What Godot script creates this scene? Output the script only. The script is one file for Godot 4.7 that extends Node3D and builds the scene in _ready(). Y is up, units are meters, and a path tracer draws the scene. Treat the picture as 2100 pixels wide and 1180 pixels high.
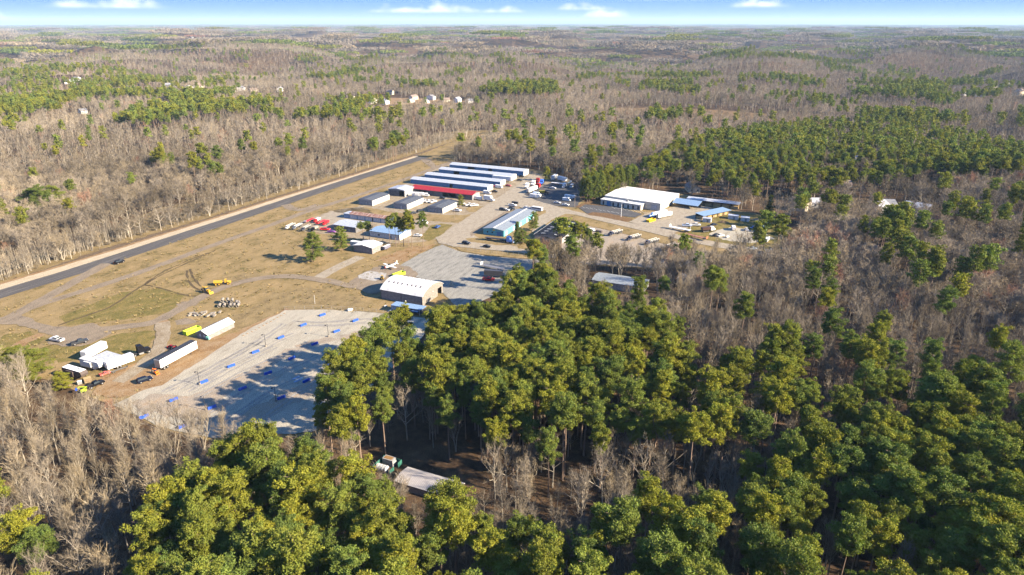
extends Node3D
# Aerial view of a small airfield and industrial park in winter woods. Units are metres, y is up;
# the camera hovers 115 m over the origin and looks along -z. GRID is the bearing of the runway and the streets.

const GRID := 24.6
const U := Vector2(0.4163, -0.9092)      # along the runway, away
const V := Vector2(0.9092, 0.4163)       # across the runway
var rng := RandomNumberGenerator.new()
var M := {}                              # materials by name
var taken := {}                          # names in use at top level
var hills := FastNoiseLite.new()
var edge_noise := FastNoiseLite.new()

func lin(r: float, g: float, b: float) -> Color:
	return Color(r, g, b).linear_to_srgb()

func numbered(called: String) -> String:
	var k: int = taken.get(called, 0)
	taken[called] = k + 1
	return called if k == 0 else "%s_%03d" % [called, k]

func nth(k: int) -> String:
	return ["first", "second", "third", "fourth", "fifth", "sixth", "seventh", "eighth", "ninth", "tenth", "eleventh", "twelfth", "thirteenth", "fourteenth", "fifteenth", "sixteenth", "seventeenth", "eighteenth", "nineteenth", "twentieth", "one before the last", "last"][k]

# A mesh under construction: flat-shaded triangles, front faces clockwise.
class Shape:
	var v := PackedVector3Array()
	var n := PackedVector3Array()
	var uv := PackedVector2Array()
	var col := PackedColorArray()
	var at := Transform3D()
	var tint := Color.WHITE
	var use_uv := false
	var use_col := false

	func tri(a: Vector3, b: Vector3, c: Vector3) -> void:
		var m := (c - a).cross(b - a).normalized()
		v.append(a); v.append(b); v.append(c)
		n.append(m); n.append(m); n.append(m)
		if use_col:
			col.append(tint); col.append(tint); col.append(tint)

	func quad(a: Vector3, b: Vector3, c: Vector3, d: Vector3) -> void:
		tri(a, b, c)
		tri(a, c, d)

	# eight corners: k bit 0 = +x, bit 1 = +y, bit 2 = +z
	func hexa(p: Array) -> void:
		quad(p[4], p[6], p[7], p[5])
		quad(p[1], p[3], p[2], p[0])
		quad(p[5], p[7], p[3], p[1])
		quad(p[0], p[2], p[6], p[4])
		quad(p[6], p[2], p[3], p[7])
		quad(p[0], p[4], p[5], p[1])

	func box(c: Vector3, s: Vector3, turn := Basis()) -> void:
		var p := []
		for k in 8:
			var o := Vector3(0.5 if k & 1 else -0.5, 0.5 if k & 2 else -0.5, 0.5 if k & 4 else -0.5) * s
			p.append(at * (c + turn * o))
		hexa(p)

	# a box whose top is smaller (a: bottom half sizes x, z; b: top half sizes; shift of the top along x)
	func taper(c: Vector3, h: float, a: Vector2, b: Vector2, shift := 0.0) -> void:
		var p := []
		for k in 8:
			var top := (k & 2) != 0
			var s := b if top else a
			p.append(at * (c + Vector3((s.x if k & 1 else -s.x) + (shift if top else 0.0), h if top else 0.0, s.y if k & 4 else -s.y)))
		hexa(p)

	func tube(a: Vector3, b: Vector3, ra: float, rb: float, sides := 5, caps := false) -> void:
		var d := (b - a).normalized()
		var x := d.cross(Vector3(0.31, 0.2, 0.93)).normalized()
		var y := d.cross(x)
		var p := []
		var q := []
		for k in sides:
			var t := TAU * k / sides
			var o := x * cos(t) + y * sin(t)
			p.append(at * (a + o * ra)); q.append(at * (b + o * rb))
		for k in sides:
			var j := (k + 1) % sides
			quad(p[k], p[j], q[j], q[k])
			if caps:
				tri(at * b, q[k], q[j])
				tri(at * a, p[j], p[k])

	# a wheel-like disc with its axle along z
	func wheel(c: Vector3, r: float, w: float, sides := 12) -> void:
		tube(c + Vector3(0, 0, -w / 2), c + Vector3(0, 0, w / 2), r, r, sides, true)

	# outline in the x-y plane (counter-clockwise seen from +z), pulled from z0 to z1
	func prism(o: PackedVector2Array, z0: float, z1: float) -> void:
		var ix := Geometry2D.triangulate_polygon(o)
		for k in range(0, ix.size(), 3):
			var a := o[ix[k]]
			var b := o[ix[k + 1]]
			var c := o[ix[k + 2]]
			if (b - a).cross(c - a) < 0.0:
				var s := b
				b = c
				c = s
			tri(at * Vector3(a.x, a.y, z1), at * Vector3(c.x, c.y, z1), at * Vector3(b.x, b.y, z1))
			tri(at * Vector3(a.x, a.y, z0), at * Vector3(b.x, b.y, z0), at * Vector3(c.x, c.y, z0))
		for k in o.size():
			var a := o[k]
			var b := o[(k + 1) % o.size()]
			quad(at * Vector3(a.x, a.y, z0), at * Vector3(a.x, a.y, z1), at * Vector3(b.x, b.y, z1), at * Vector3(b.x, b.y, z0))

	func mesh(m: Material = null) -> ArrayMesh:
		var r := ArrayMesh.new()
		add_to(r, m)
		return r

	func add_to(r: ArrayMesh, m: Material) -> void:
		if v.is_empty():
			return
		var a := []
		a.resize(Mesh.ARRAY_MAX)
		a[Mesh.ARRAY_VERTEX] = v
		a[Mesh.ARRAY_NORMAL] = n
		if use_uv:
			a[Mesh.ARRAY_TEX_UV] = uv
			a[Mesh.ARRAY_TEX_UV2] = uv
		if use_col:
			a[Mesh.ARRAY_COLOR] = col
		r.add_surface_from_arrays(Mesh.PRIMITIVE_TRIANGLES, a)
		if m:
			r.surface_set_material(r.get_surface_count() - 1, m)

func part(called: String, s: Shape, m: Material, parent: Node3D, label := "") -> MeshInstance3D:
	var o := MeshInstance3D.new()
	o.name = called
	o.mesh = s.mesh(m)
	parent.add_child(o, true)
	if label:
		o.set_meta("label", label)
	return o

func piece(called: String, mesh: Mesh, parent: Node3D, at := Transform3D()) -> MeshInstance3D:
	var o := MeshInstance3D.new()
	o.name = called
	o.mesh = mesh
	o.transform = at
	parent.add_child(o, true)
	return o

func thing(called: String, label: String, category: String, at := Vector3.ZERO, turn := 0.0, group := "") -> Node3D:
	var o := Node3D.new()
	o.name = numbered(called)
	add_child(o)
	o.position = at
	o.rotation_degrees.y = turn
	o.set_meta("label", label)
	o.set_meta("category", category)
	if group:
		o.set_meta("group", group)
	return o

# ---------------------------------------------------------------- textures and materials
func noise(kind: int, freq: float, octaves: int, seed_: int) -> FastNoiseLite:
	var f := FastNoiseLite.new()
	f.noise_type = kind
	f.frequency = freq
	f.fractal_octaves = octaves
	f.seed = seed_
	return f

# grey seamless noise image, values 0..1 spread over the full range
func field_image(size: int, f: FastNoiseLite) -> Image:
	return f.get_seamless_image(size, size, false, false, 0.15, true)

# colours (linear) spread along the noise value; a second finer noise mixed in
func colour_image(size: int, f: FastNoiseLite, fine: FastNoiseLite, fine_share: float, stops: Array) -> ImageTexture:
	var a := field_image(size, f)
	var b := field_image(size, fine)
	var out := Image.create(size, size, false, Image.FORMAT_RGB8)
	var lut := []
	for k in 256:
		var t := k / 255.0 * (stops.size() - 1)
		var i := mini(int(t), stops.size() - 2)
		lut.append((stops[i] as Color).lerp(stops[i + 1], t - i).linear_to_srgb())
	var da := a.get_data()
	var db := b.get_data()
	for y in size:
		for x in size:
			var i := y * size + x
			var t := da[i] * (1.0 - fine_share) + db[i] * fine_share
			out.set_pixel(x, y, lut[clampi(int((t - 128.0) * 1.5 + 128.0), 0, 255)])
	return ImageTexture.create_from_image(out)

# a light grey grain that multiplies what is under it
func grain_image(size: int, f: FastNoiseLite, low: float) -> ImageTexture:
	var a := field_image(size, f)
	var d := a.get_data()
	var out := Image.create(size, size, false, Image.FORMAT_RGB8)
	for y in size:
		for x in size:
			var t := lerpf(low, 1.0, d[y * size + x] / 255.0)
			out.set_pixel(x, y, Color(t, t, t))
	return ImageTexture.create_from_image(out)

func surface(called: String, stops: Array, metres: Vector2, seed_: int, rough := 0.95, kind := FastNoiseLite.TYPE_SIMPLEX_SMOOTH, fine_share := 0.35, grain_metres := 23.0, grain := "grain") -> StandardMaterial3D:
	var m := StandardMaterial3D.new()
	m.resource_name = called
	m.albedo_texture = colour_image(512, noise(kind, 0.011, 5, seed_), noise(FastNoiseLite.TYPE_SIMPLEX_SMOOTH, 0.06, 3, seed_ + 7), fine_share, stops)
	m.uv1_scale = Vector3(1.0 / metres.x, 1.0 / metres.y, 1)
	m.roughness = rough
	m.metallic_specular = 0.25
	if grain:
		m.detail_enabled = true
		m.detail_blend_mode = BaseMaterial3D.BLEND_MODE_MUL
		m.detail_albedo = M[grain]
		m.detail_uv_layer = BaseMaterial3D.DETAIL_UV_2
		m.uv2_scale = Vector3(1.0 / grain_metres, 1.0 / grain_metres, 1)
	M[called] = m
	return m

# painted, moulded or bare metal surfaces of things: one colour with faint weathering over the object's own axes
func coat(called: String, c: Color, rough := 0.5, metal := 0.0, weather := "", metres := 6.0) -> StandardMaterial3D:
	var m := StandardMaterial3D.new()
	m.resource_name = called
	m.albedo_color = c.linear_to_srgb()
	m.roughness = rough
	m.metallic = metal
	m.metallic_specular = 0.22
	if weather:
		m.albedo_texture = M[weather]
		m.uv1_triplanar = true
		m.uv1_scale = Vector3.ONE / metres
	M[called] = m
	return m

# ---------------------------------------------------------------- the scene
func _ready() -> void:
	# camera
	var cam := Camera3D.new()
	cam.name = "camera"
	add_child(cam)
	cam.position = Vector3(0, 115, 0)
	cam.rotation_degrees.x = -rad_to_deg(atan(546.0 / 1400.0))
	cam.fov = 2.0 * rad_to_deg(atan(590.0 / 1400.0))
	cam.near = 1.0
	cam.far = 60000.0
	cam.current = true
	# sky, haze and exposure
	var env := Environment.new()
	env.background_mode = Environment.BG_SKY
	env.sky = Sky.new()
	env.sky.sky_material = make_sky()
	env.tonemap_mode = Environment.TONE_MAPPER_LINEAR
	env.tonemap_exposure = 4.4
	env.sdfgi_enabled = true
	env.ssao_enabled = true
	env.ssil_enabled = true
	env.fog_enabled = true
	env.fog_density = 0.00004
	env.fog_light_color = lin(0.5, 0.72, 1.0)
	var world := WorldEnvironment.new()
	world.name = "world"
	world.environment = env
	add_child(world)
	# the sun, low in the west, to the right of and slightly behind the camera
	var sun := DirectionalLight3D.new()
	sun.name = "sun"
	sun.light_energy = 1.6
	sun.light_color = Color(1.0, 0.93, 0.82)
	sun.light_angular_distance = 0.5
	sun.shadow_enabled = true
	add_child(sun)
	var away := Vector3(-0.942, 0, -0.336) * cos(deg_to_rad(27.0)) + Vector3(0, -sin(deg_to_rad(27.0)), 0)
	sun.look_at_from_position(Vector3.ZERO, away, Vector3.UP)

	rng.seed = 20240217
	hills = noise(FastNoiseLite.TYPE_SIMPLEX_SMOOTH, 0.0011, 3, 5)
	edge_noise = noise(FastNoiseLite.TYPE_SIMPLEX_SMOOTH, 0.09, 3, 9)
	make_materials()
	make_ground()
	make_forest()
	make_buildings()
	make_vehicles()
	make_props()

func make_sky() -> ProceduralSkyMaterial:
	var s := ProceduralSkyMaterial.new()
	s.sky_top_color = lin(0.040, 0.104, 0.265)
	s.sky_horizon_color = lin(0.165, 0.205, 0.25)
	s.sky_curve = 0.009
	s.ground_bottom_color = lin(0.10, 0.09, 0.07)
	s.ground_horizon_color = lin(0.25, 0.28, 0.32)
	s.sun_angle_max = 1.0
	# low banks of fair-weather cumulus: bearing, height of the base, half width and depth, in degrees
	var banks := [
		[-23.5, 0.78, 2.3, 0.64],
		[-19.3, 0.47, 1.3, 0.66],
		[-14.3, 0.07, 4.2, 1.16],
		[-7.7, -0.14, 1.8, 0.42],
		[-1.4, 0.50, 2.5, 0.88],
		[3.7, -0.11, 6.4, 1.16],
		[23.9, -0.03, 2.3, 0.81],
		[29.6, 0.58, 2.1, 0.61],
		[29.8, -0.15, 0.8, 0.37],
		[33.1, 0.06, 1.1, 0.65],
	]
	var r := RandomNumberGenerator.new()
	r.seed = 11
	for b in [[-33.0, 0.9, 3.0, 0.5], [-28.5, 0.5, 2.0, 0.4], [-10.0, 0.75, 3.6, 0.5], [9.5, 0.5, 4.0, 0.7], [14.0, 0.2, 3.0, 0.5], [19.0, 0.6, 2.4, 0.4], [35.0, 0.7, 3.0, 0.6]]:
		banks.append(b)
	for k in 46:
		var b := r.randf_range(42.0, 318.0)
		banks.append([b, r.randf_range(0.1, 2.2), r.randf_range(1.5, 6.0), r.randf_range(0.4, 1.2)])
	var im := Image.create(4096, 2048, false, Image.FORMAT_RGBA8)
	var f := noise(FastNoiseLite.TYPE_SIMPLEX_SMOOTH, 0.02, 4, 3)
	var per := 4096.0 / 360.0
	for b in banks:
		var c: float = (b[0] + 180.0) * per
		var hw: float = b[2] * per
		var y0: float = 1024.0 - b[1] * per
		var d: float = b[3] * per
		for y in range(int(y0 - d - 1), int(y0 + 3)):
			for x in range(int(c - hw), int(c + hw)):
				var u := (x - c) / hw
				var h := (y0 - y) / d
				var w := f.get_noise_2d(x * 2.4, y * 5.0) * 0.5 + 0.5
				var top := (1.0 - u * u) * (0.05 + 1.35 * w)
				var a := clampf((top - h) * 1.5, 0.0, 1.0) * clampf((h + 0.12) * 5.0, 0.0, 1.0) * clampf((1.0 - absf(u)) * 3.0, 0.0, 1.0)
				a *= 0.25 + 1.0 * (f.get_noise_2d(x * 3.0 + 900.0, y * 5.0) * 0.5 + 0.5)
				var px := posmod(x, 4096)
				var old := im.get_pixel(px, y).a
				if a > old:
					im.set_pixel(px, y, Color(1, 1, 1, minf(a, 1.0)))
	s.sky_cover = ImageTexture.create_from_image(im)
	s.sky_cover_modulate = lin(0.24, 0.185, 0.10)
	return s

# height of the land: level at the airfield, gently rolling beyond
func land(x: float, z: float) -> float:
	var d := Vector2(x, z + 100.0).length()
	var k := smoothstep(1250.0, 2000.0, d)
	if k <= 0.0:
		return 0.0
	return k * (hills.get_noise_2d(x, z) * 95.0 - 6.0) * (1.0 - 0.75 * smoothstep(5000.0, 14000.0, d))

# ---------------------------------------------------------------- ground
func make_materials() -> void:
	M["grain"] = grain_image(512, noise(FastNoiseLite.TYPE_SIMPLEX_SMOOTH, 0.085, 4, 1), 0.6)
	M["grain_strong"] = grain_image(512, noise(FastNoiseLite.TYPE_SIMPLEX_SMOOTH, 0.13, 4, 2), 0.35)
	M["weathered"] = grain_image(512, noise(FastNoiseLite.TYPE_SIMPLEX_SMOOTH, 0.012, 4, 4), 0.76)
	surface("leaf_litter", [Color(0.058, 0.038, 0.022), Color(0.120, 0.076, 0.043), Color(0.185, 0.117, 0.064), Color(0.230, 0.155, 0.087)], Vector2(90, 90), 21, 1.0, FastNoiseLite.TYPE_SIMPLEX_SMOOTH, 0.4, 21.0, "grain_strong")
	surface("dry_grass", [Color(0.127, 0.103, 0.037), Color(0.227, 0.165, 0.069), Color(0.278, 0.202, 0.094), Color(0.311, 0.223, 0.103), Color(0.353, 0.254, 0.135)], Vector2(62, 105), 31, 1.0, FastNoiseLite.TYPE_SIMPLEX_SMOOTH, 0.4, 23.0, "grain")
	surface("green_grass", [Color(0.102, 0.094, 0.023), Color(0.158, 0.133, 0.038), Color(0.218, 0.167, 0.056), Color(0.279, 0.198, 0.076)], Vector2(32, 44), 37, 1.0, FastNoiseLite.TYPE_SIMPLEX_SMOOTH, 0.5, 23.0, "grain")
	surface("bare_clay", [Color(0.194, 0.112, 0.050), Color(0.289, 0.180, 0.086), Color(0.318, 0.216, 0.119), Color(0.361, 0.267, 0.166)], Vector2(26, 40), 41, 1.0, FastNoiseLite.TYPE_SIMPLEX_SMOOTH, 0.45)
	surface("pale_dirt", [Color(0.202, 0.151, 0.094), Color(0.282, 0.224, 0.148), Color(0.332, 0.275, 0.194), Color(0.383, 0.332, 0.249)], Vector2(30, 46), 43, 1.0, FastNoiseLite.TYPE_SIMPLEX_SMOOTH, 0.45)
	surface("old_paving", [Color(0.162, 0.126, 0.088), Color(0.235, 0.187, 0.134), Color(0.270, 0.216, 0.154), Color(0.323, 0.256, 0.179)], Vector2(24, 60), 47, 0.95, FastNoiseLite.TYPE_SIMPLEX_SMOOTH, 0.45)
	surface("worn_asphalt", [Color(0.076, 0.071, 0.069), Color(0.102, 0.096, 0.092), Color(0.120, 0.113, 0.108), Color(0.202, 0.191, 0.171)], Vector2(7, 130), 53, 0.9, FastNoiseLite.TYPE_SIMPLEX_SMOOTH, 0.25)
	surface("dark_asphalt", [Color(0.069, 0.069, 0.070), Color(0.090, 0.090, 0.094), Color(0.108, 0.106, 0.106), Color(0.130, 0.126, 0.122)], Vector2(20, 34), 55, 0.9)
	surface("grey_gravel", [Color(0.261, 0.229, 0.173), Color(0.360, 0.324, 0.256), Color(0.400, 0.367, 0.290), Color(0.426, 0.390, 0.314), Color(0.476, 0.409, 0.299)], Vector2(24, 90), 59, 1.0, FastNoiseLite.TYPE_SIMPLEX_SMOOTH, 0.35)
	surface("raked_gravel", [Color(0.170, 0.166, 0.145), Color(0.265, 0.255, 0.224), Color(0.316, 0.304, 0.267), Color(0.364, 0.345, 0.297)], Vector2(14, 55), 61, 1.0, FastNoiseLite.TYPE_SIMPLEX_SMOOTH, 0.4)
	surface("tan_gravel", [Color(0.260, 0.216, 0.162), Color(0.318, 0.270, 0.209), Color(0.361, 0.303, 0.235), Color(0.375, 0.278, 0.180)], Vector2(26, 60), 63, 1.0)
	surface("shoulder_sand", [Color(0.388, 0.300, 0.186), Color(0.504, 0.421, 0.295), Color(0.552, 0.478, 0.347)], Vector2(8, 60), 67, 1.0)
	surface("woody_debris", [Color(0.084, 0.051, 0.029), Color(0.187, 0.127, 0.076), Color(0.272, 0.202, 0.132), Color(0.393, 0.328, 0.244)], Vector2(9, 22), 71, 1.0, FastNoiseLite.TYPE_SIMPLEX_SMOOTH, 0.6, 17.0, "grain_strong")
	surface("concrete", [Color(0.275, 0.231, 0.172), Color(0.352, 0.303, 0.229), Color(0.398, 0.347, 0.267)], Vector2(18, 30), 73, 0.95)
	surface("pale_concrete", [Color(0.289, 0.260, 0.224), Color(0.419, 0.397, 0.361), Color(0.462, 0.447, 0.419)], Vector2(9, 12), 79, 0.95)
	surface("tyre_mark", [Color(0.065, 0.047, 0.026), Color(0.108, 0.079, 0.043), Color(0.166, 0.122, 0.065)], Vector2(3, 12), 83, 1.0)
	surface("pine_straw", [Color(0.122, 0.069, 0.033), Color(0.180, 0.108, 0.054), Color(0.224, 0.144, 0.072)], Vector2(12, 12), 89, 1.0)
	surface("thin_grass", [Color(0.153, 0.113, 0.053), Color(0.229, 0.167, 0.080), Color(0.275, 0.205, 0.098), Color(0.316, 0.224, 0.111)], Vector2(34, 46), 97, 1.0, FastNoiseLite.TYPE_SIMPLEX_SMOOTH, 0.45)
	surface("gravel_rut", [Color(0.211, 0.198, 0.175), Color(0.310, 0.291, 0.260), Color(0.383, 0.357, 0.320)], Vector2(2, 14), 101, 1.0)
	surface("marsh", [Color(0.115, 0.072, 0.036), Color(0.209, 0.137, 0.072), Color(0.260, 0.180, 0.101)], Vector2(60, 30), 91, 1.0)

func shifted(line: PackedVector2Array, by: float) -> PackedVector2Array:
	var r := PackedVector2Array()
	for p in line:
		r.append(p + V * by)
	return r

func ground_uv(p: Vector2) -> Vector2:
	return Vector2(p.dot(V), p.dot(U))

# outline with its edges broken up, so that grass and gravel meet unevenly
func ragged(o: PackedVector2Array, amount: float, step := 2.5) -> PackedVector2Array:
	if amount <= 0.0:
		return o
	var r := PackedVector2Array()
	for k in o.size():
		var a := o[k]
		var b := o[(k + 1) % o.size()]
		var n := maxi(1, int((b - a).length() / step))
		for j in n:
			var p := a.lerp(b, float(j) / n)
			r.append(p + Vector2(edge_noise.get_noise_2d(p.x * 2.0, p.y * 2.0), edge_noise.get_noise_2d(p.y * 2.0 + 400.0, p.x * 2.0)) * amount * 2.0)
	return r

func patch(called: String, outline: PackedVector2Array, material: String, level: int, rough := 0.6, step := 2.5) -> void:
	var o := ragged(outline, rough, step)
	var ix := Geometry2D.triangulate_polygon(o)
	if ix.is_empty():
		o = outline
		ix = Geometry2D.triangulate_polygon(o)
	var s := Shape.new()
	s.use_uv = true
	var y := level * 0.02
	for k in range(0, ix.size(), 3):
		var a := o[ix[k]]
		var b := o[ix[k + 1]]
		var c := o[ix[k + 2]]
		if (b - a).cross(c - a) < 0.0:
			var t := b
			b = c
			c = t
		s.tri(Vector3(a.x, y, a.y), Vector3(b.x, y, b.y), Vector3(c.x, y, c.y))
		s.uv.append(ground_uv(a)); s.uv.append(ground_uv(b)); s.uv.append(ground_uv(c))
	var o3 := part(numbered(called), s, M[material], self)
	o3.set_meta("kind", "structure")

# a road of the given width along a line of points, its texture running along it
func strip(called: String, line: PackedVector2Array, width: float, material: String, level: int, rough := 0.25) -> void:
	var curve := Curve2D.new()
	for k in line.size():
		var d := (line[mini(k + 1, line.size() - 1)] - line[maxi(k - 1, 0)]) * 0.17
		curve.add_point(line[k], -d, d)
	var n := maxi(2, int(curve.get_baked_length() / 3.0))
	var s := Shape.new()
	s.use_uv = true
	var y := level * 0.02
	var last := []
	for k in n + 1:
		var along := curve.get_baked_length() * k / n
		var p := curve.sample_baked(along)
		var q := curve.sample_baked(minf(along + 0.5, curve.get_baked_length())) - curve.sample_baked(maxf(along - 0.5, 0.0))
		var side := Vector2(-q.y, q.x).normalized()
		var wl := width / 2 + edge_noise.get_noise_2d(p.x * 3.0, p.y * 3.0) * rough * 2.0
		var wr := width / 2 + edge_noise.get_noise_2d(p.y * 3.0, p.x * 3.0 + 50.0) * rough * 2.0
		var now := [p - side * wl, p + side * wr, along]
		if last:
			var a: Vector2 = last[0]
			var b: Vector2 = last[1]
			var c: Vector2 = now[1]
			var d: Vector2 = now[0]
			var q4 := [a, d, c, b]
			var w4 := [Vector2(0, last[2]), Vector2(0, along), Vector2(width, along), Vector2(width, last[2])]
			var order := [0, 1, 2, 0, 2, 3]
			if ((d - a) as Vector2).cross(c - a) < 0.0:
				order = [0, 2, 1, 0, 3, 2]
			for j in [0, 3]:
				var p0: Vector2 = q4[order[j]]
				var p1: Vector2 = q4[order[j + 1]]
				var p2: Vector2 = q4[order[j + 2]]
				s.tri(Vector3(p0.x, y, p0.y), Vector3(p1.x, y, p1.y), Vector3(p2.x, y, p2.y))
				s.uv.append(w4[order[j]]); s.uv.append(w4[order[j + 1]]); s.uv.append(w4[order[j + 2]])
		last = now
	var o3 := part(numbered(called), s, M[material], self)
	o3.set_meta("kind", "structure")

var cleared: Array[PackedVector2Array] = []

func make_ground() -> void:
	# the land itself, one sheet to the horizon
	var s := Shape.new()
	s.use_uv = true
	var rings := [0.0, 60.0, 120.0, 200.0, 300.0, 420.0, 560.0, 620.0]
	while rings[-1] < 30000.0:
		rings.append(rings[-1] * 1.07)
	var spokes := 144
	var at := func(i: int, j: int) -> Vector3:
		var t := TAU * (j % spokes) / spokes
		var x: float = sin(t) * rings[i]
		var z: float = -cos(t) * rings[i]
		return Vector3(x, land(x, z), z)
	for i in rings.size() - 1:
		for j in spokes:
			var a: Vector3 = at.call(i, j)
			var b: Vector3 = at.call(i + 1, j)
			var c: Vector3 = at.call(i + 1, j + 1)
			var d: Vector3 = at.call(i, j + 1)
			for q in ([[a, b, c], [a, c, d]] if i > 0 else [[a, b, c]]):
				s.tri(q[0], q[1], q[2])
				for p in q:
					s.uv.append(ground_uv(Vector2(p.x, p.z)))
	part("ground", s, M["leaf_litter"], self).set_meta("kind", "structure")

	# where no woods grow
	var airfield := PackedVector2Array([Vector2(-258.9, -266.4), Vector2(-240.5, -299.3), Vector2(-221.6, -351.5), Vector2(-192, -413.1), Vector2(-167.5, -469), Vector2(-135.9, -538.4), Vector2(-87.8, -642.1), Vector2(-60.2, -709.2), Vector2(-23.1, -783.2), Vector2(-18.7, -758.1), Vector2(-31.3, -679.7), Vector2(-49.6, -632.1), Vector2(-50.9, -592.6), Vector2(-21, -586.1), Vector2(16.3, -567.3), Vector2(35.6, -549.7), Vector2(48.5, -515.5), Vector2(46.8, -476.2), Vector2(50.9, -448.5), Vector2(63.7, -459.2), Vector2(72.5, -469), Vector2(87.9, -483.6), Vector2(122, -479.1), Vector2(142.7, -453.8), Vector2(143.9, -435.7), Vector2(159, -423.6), Vector2(169, -385.5), Vector2(162.4, -361.9), Vector2(148.8, -340.8), Vector2(124.5, -336.8), Vector2(103.5, -325.4), Vector2(94.8, -320.3), Vector2(70.5, -320.3), Vector2(44.3, -325.4), Vector2(34.5, -325.4), Vector2(17.6, -332.9), Vector2(8.7, -329.1), Vector2(-2.3, -304.5), Vector2(-14.2, -282.9), Vector2(-23.8, -266.4), Vector2(-36.3, -242.3), Vector2(-48, -203.8), Vector2(-53.5, -178.4), Vector2(-59.5, -173.1), Vector2(-88.9, -170.6), Vector2(-106.3, -177), Vector2(-130.7, -191.7), Vector2(-146.9, -200.5), Vector2(-159.3, -207.2), Vector2(-181, -214.2), Vector2(-212.5, -210.6)])
	cleared.append(airfield)
	patch("field", airfield, "dry_grass", 1, 1.5)
	patch("brush_strip", PackedVector2Array([Vector2(-272.7, -258.7), Vector2(-240.5, -299.3), Vector2(-221.6, -351.5), Vector2(-192, -413.1), Vector2(-167.5, -469), Vector2(-135.9, -538.4), Vector2(-87.8, -642.1), Vector2(-60.2, -709.2), Vector2(-23.1, -783.2), Vector2(-50.5, -798.3), Vector2(-79.8, -754.7), Vector2(-111.8, -685.4), Vector2(-155.4, -622.4), Vector2(-186.7, -527.6), Vector2(-198.3, -469), Vector2(-233.3, -442), Vector2(-240.6, -380.6), Vector2(-261.3, -329.1), Vector2(-279.6, -266.4)]), "thin_grass", 1, 2.0)
	# the far side of the runway: felled strip, clay edge, sand shoulder
	patch("verge", PackedVector2Array([Vector2(-258.9, -266.4), Vector2(-240.5, -299.3), Vector2(-221.6, -351.5), Vector2(-192, -413.1), Vector2(-167.5, -469), Vector2(-135.9, -538.4), Vector2(-87.8, -642.1), Vector2(-60.2, -709.2), Vector2(-71.8, -674.1), Vector2(-89.1, -624.8), Vector2(-132.1, -522.4), Vector2(-163.5, -456.5), Vector2(-187.8, -403.2), Vector2(-214.3, -343.2), Vector2(-237.8, -295.5), Vector2(-254.6, -261.2)]), "woody_debris", 2, 1.6)
	patch("verge", PackedVector2Array([Vector2(-257.6, -264.8), Vector2(-241.4, -300.6), Vector2(-217.3, -348.6), Vector2(-190.4, -409.2), Vector2(-165.9, -463.9), Vector2(-134.2, -531.2), Vector2(-87.6, -633.8), Vector2(-88.5, -620), Vector2(-131.3, -518.9), Vector2(-162.2, -452.4), Vector2(-185.6, -397.8), Vector2(-211.7, -338.4), Vector2(-233.9, -290), Vector2(-250.5, -256.3)]), "bare_clay", 3, 0.5)
	patch("shoulder", PackedVector2Array([Vector2(-255.9, -262.8), Vector2(-239.8, -298.3), Vector2(-215.9, -346.1), Vector2(-189.2, -406.5), Vector2(-165, -461.1), Vector2(-133.4, -528), Vector2(-87.1, -630.1), Vector2(-84.9, -620), Vector2(-130.5, -515.5), Vector2(-161.7, -451.1), Vector2(-184.7, -395.7), Vector2(-211.2, -337.6), Vector2(-233.9, -290), Vector2(-249.7, -255.3)]), "shoulder_sand", 4, 0.25)
	strip("runway", PackedVector2Array([Vector2(-245.7, -250.5), Vector2(-231.5, -286.5), Vector2(-214.7, -318.9), Vector2(-182.9, -391.4), Vector2(-159.7, -445), Vector2(-125, -524.5), Vector2(-80.3, -621.4)]), 11.5, "worn_asphalt", 5, 0.12)
	patch("grass_strip", PackedVector2Array([Vector2(-84.7, -624.8), Vector2(-57.2, -703.1), Vector2(-24.1, -779.5), Vector2(-20.3, -758.1), Vector2(-31.8, -691.2), Vector2(-50.7, -647.3), Vector2(-63.9, -617.6), Vector2(-74.9, -617.6)]), "dry_grass", 4, 0.8)
	# taxiway, links and aprons
	strip("taxiway", PackedVector2Array([Vector2(-209.1, -260.2), Vector2(-207.5, -270.1), Vector2(-202.8, -279.4), Vector2(-190.6, -300.2), Vector2(-179.1, -323.9), Vector2(-167.1, -353.6), Vector2(-155.4, -379.6), Vector2(-145.4, -401), Vector2(-135.1, -425.2), Vector2(-122.8, -449.8), Vector2(-104, -485.1), Vector2(-83.1, -530.3), Vector2(-65.2, -571.4), Vector2(-51.6, -601.5)]), 5.2, "old_paving", 6, 0.3)
	strip("taxiway", PackedVector2Array([Vector2(-209.1, -260.2), Vector2(-208.2, -276.1), Vector2(-207.6, -292.4), Vector2(-207.3, -311.2), Vector2(-206.6, -328.4)]), 6.0, "old_paving", 7, 0.3)
	strip("taxiway", PackedVector2Array([Vector2(-129.7, -448.5), Vector2(-135.9, -435.7), Vector2(-144.7, -438.2), Vector2(-152.7, -448.5)]), 7.0, "old_paving", 7, 0.5)
	strip("taxiway", PackedVector2Array([Vector2(-63.8, -573.4), Vector2(-72.1, -592.6), Vector2(-77.9, -612.9)]), 8.0, "old_paving", 7, 0.5)
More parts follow.
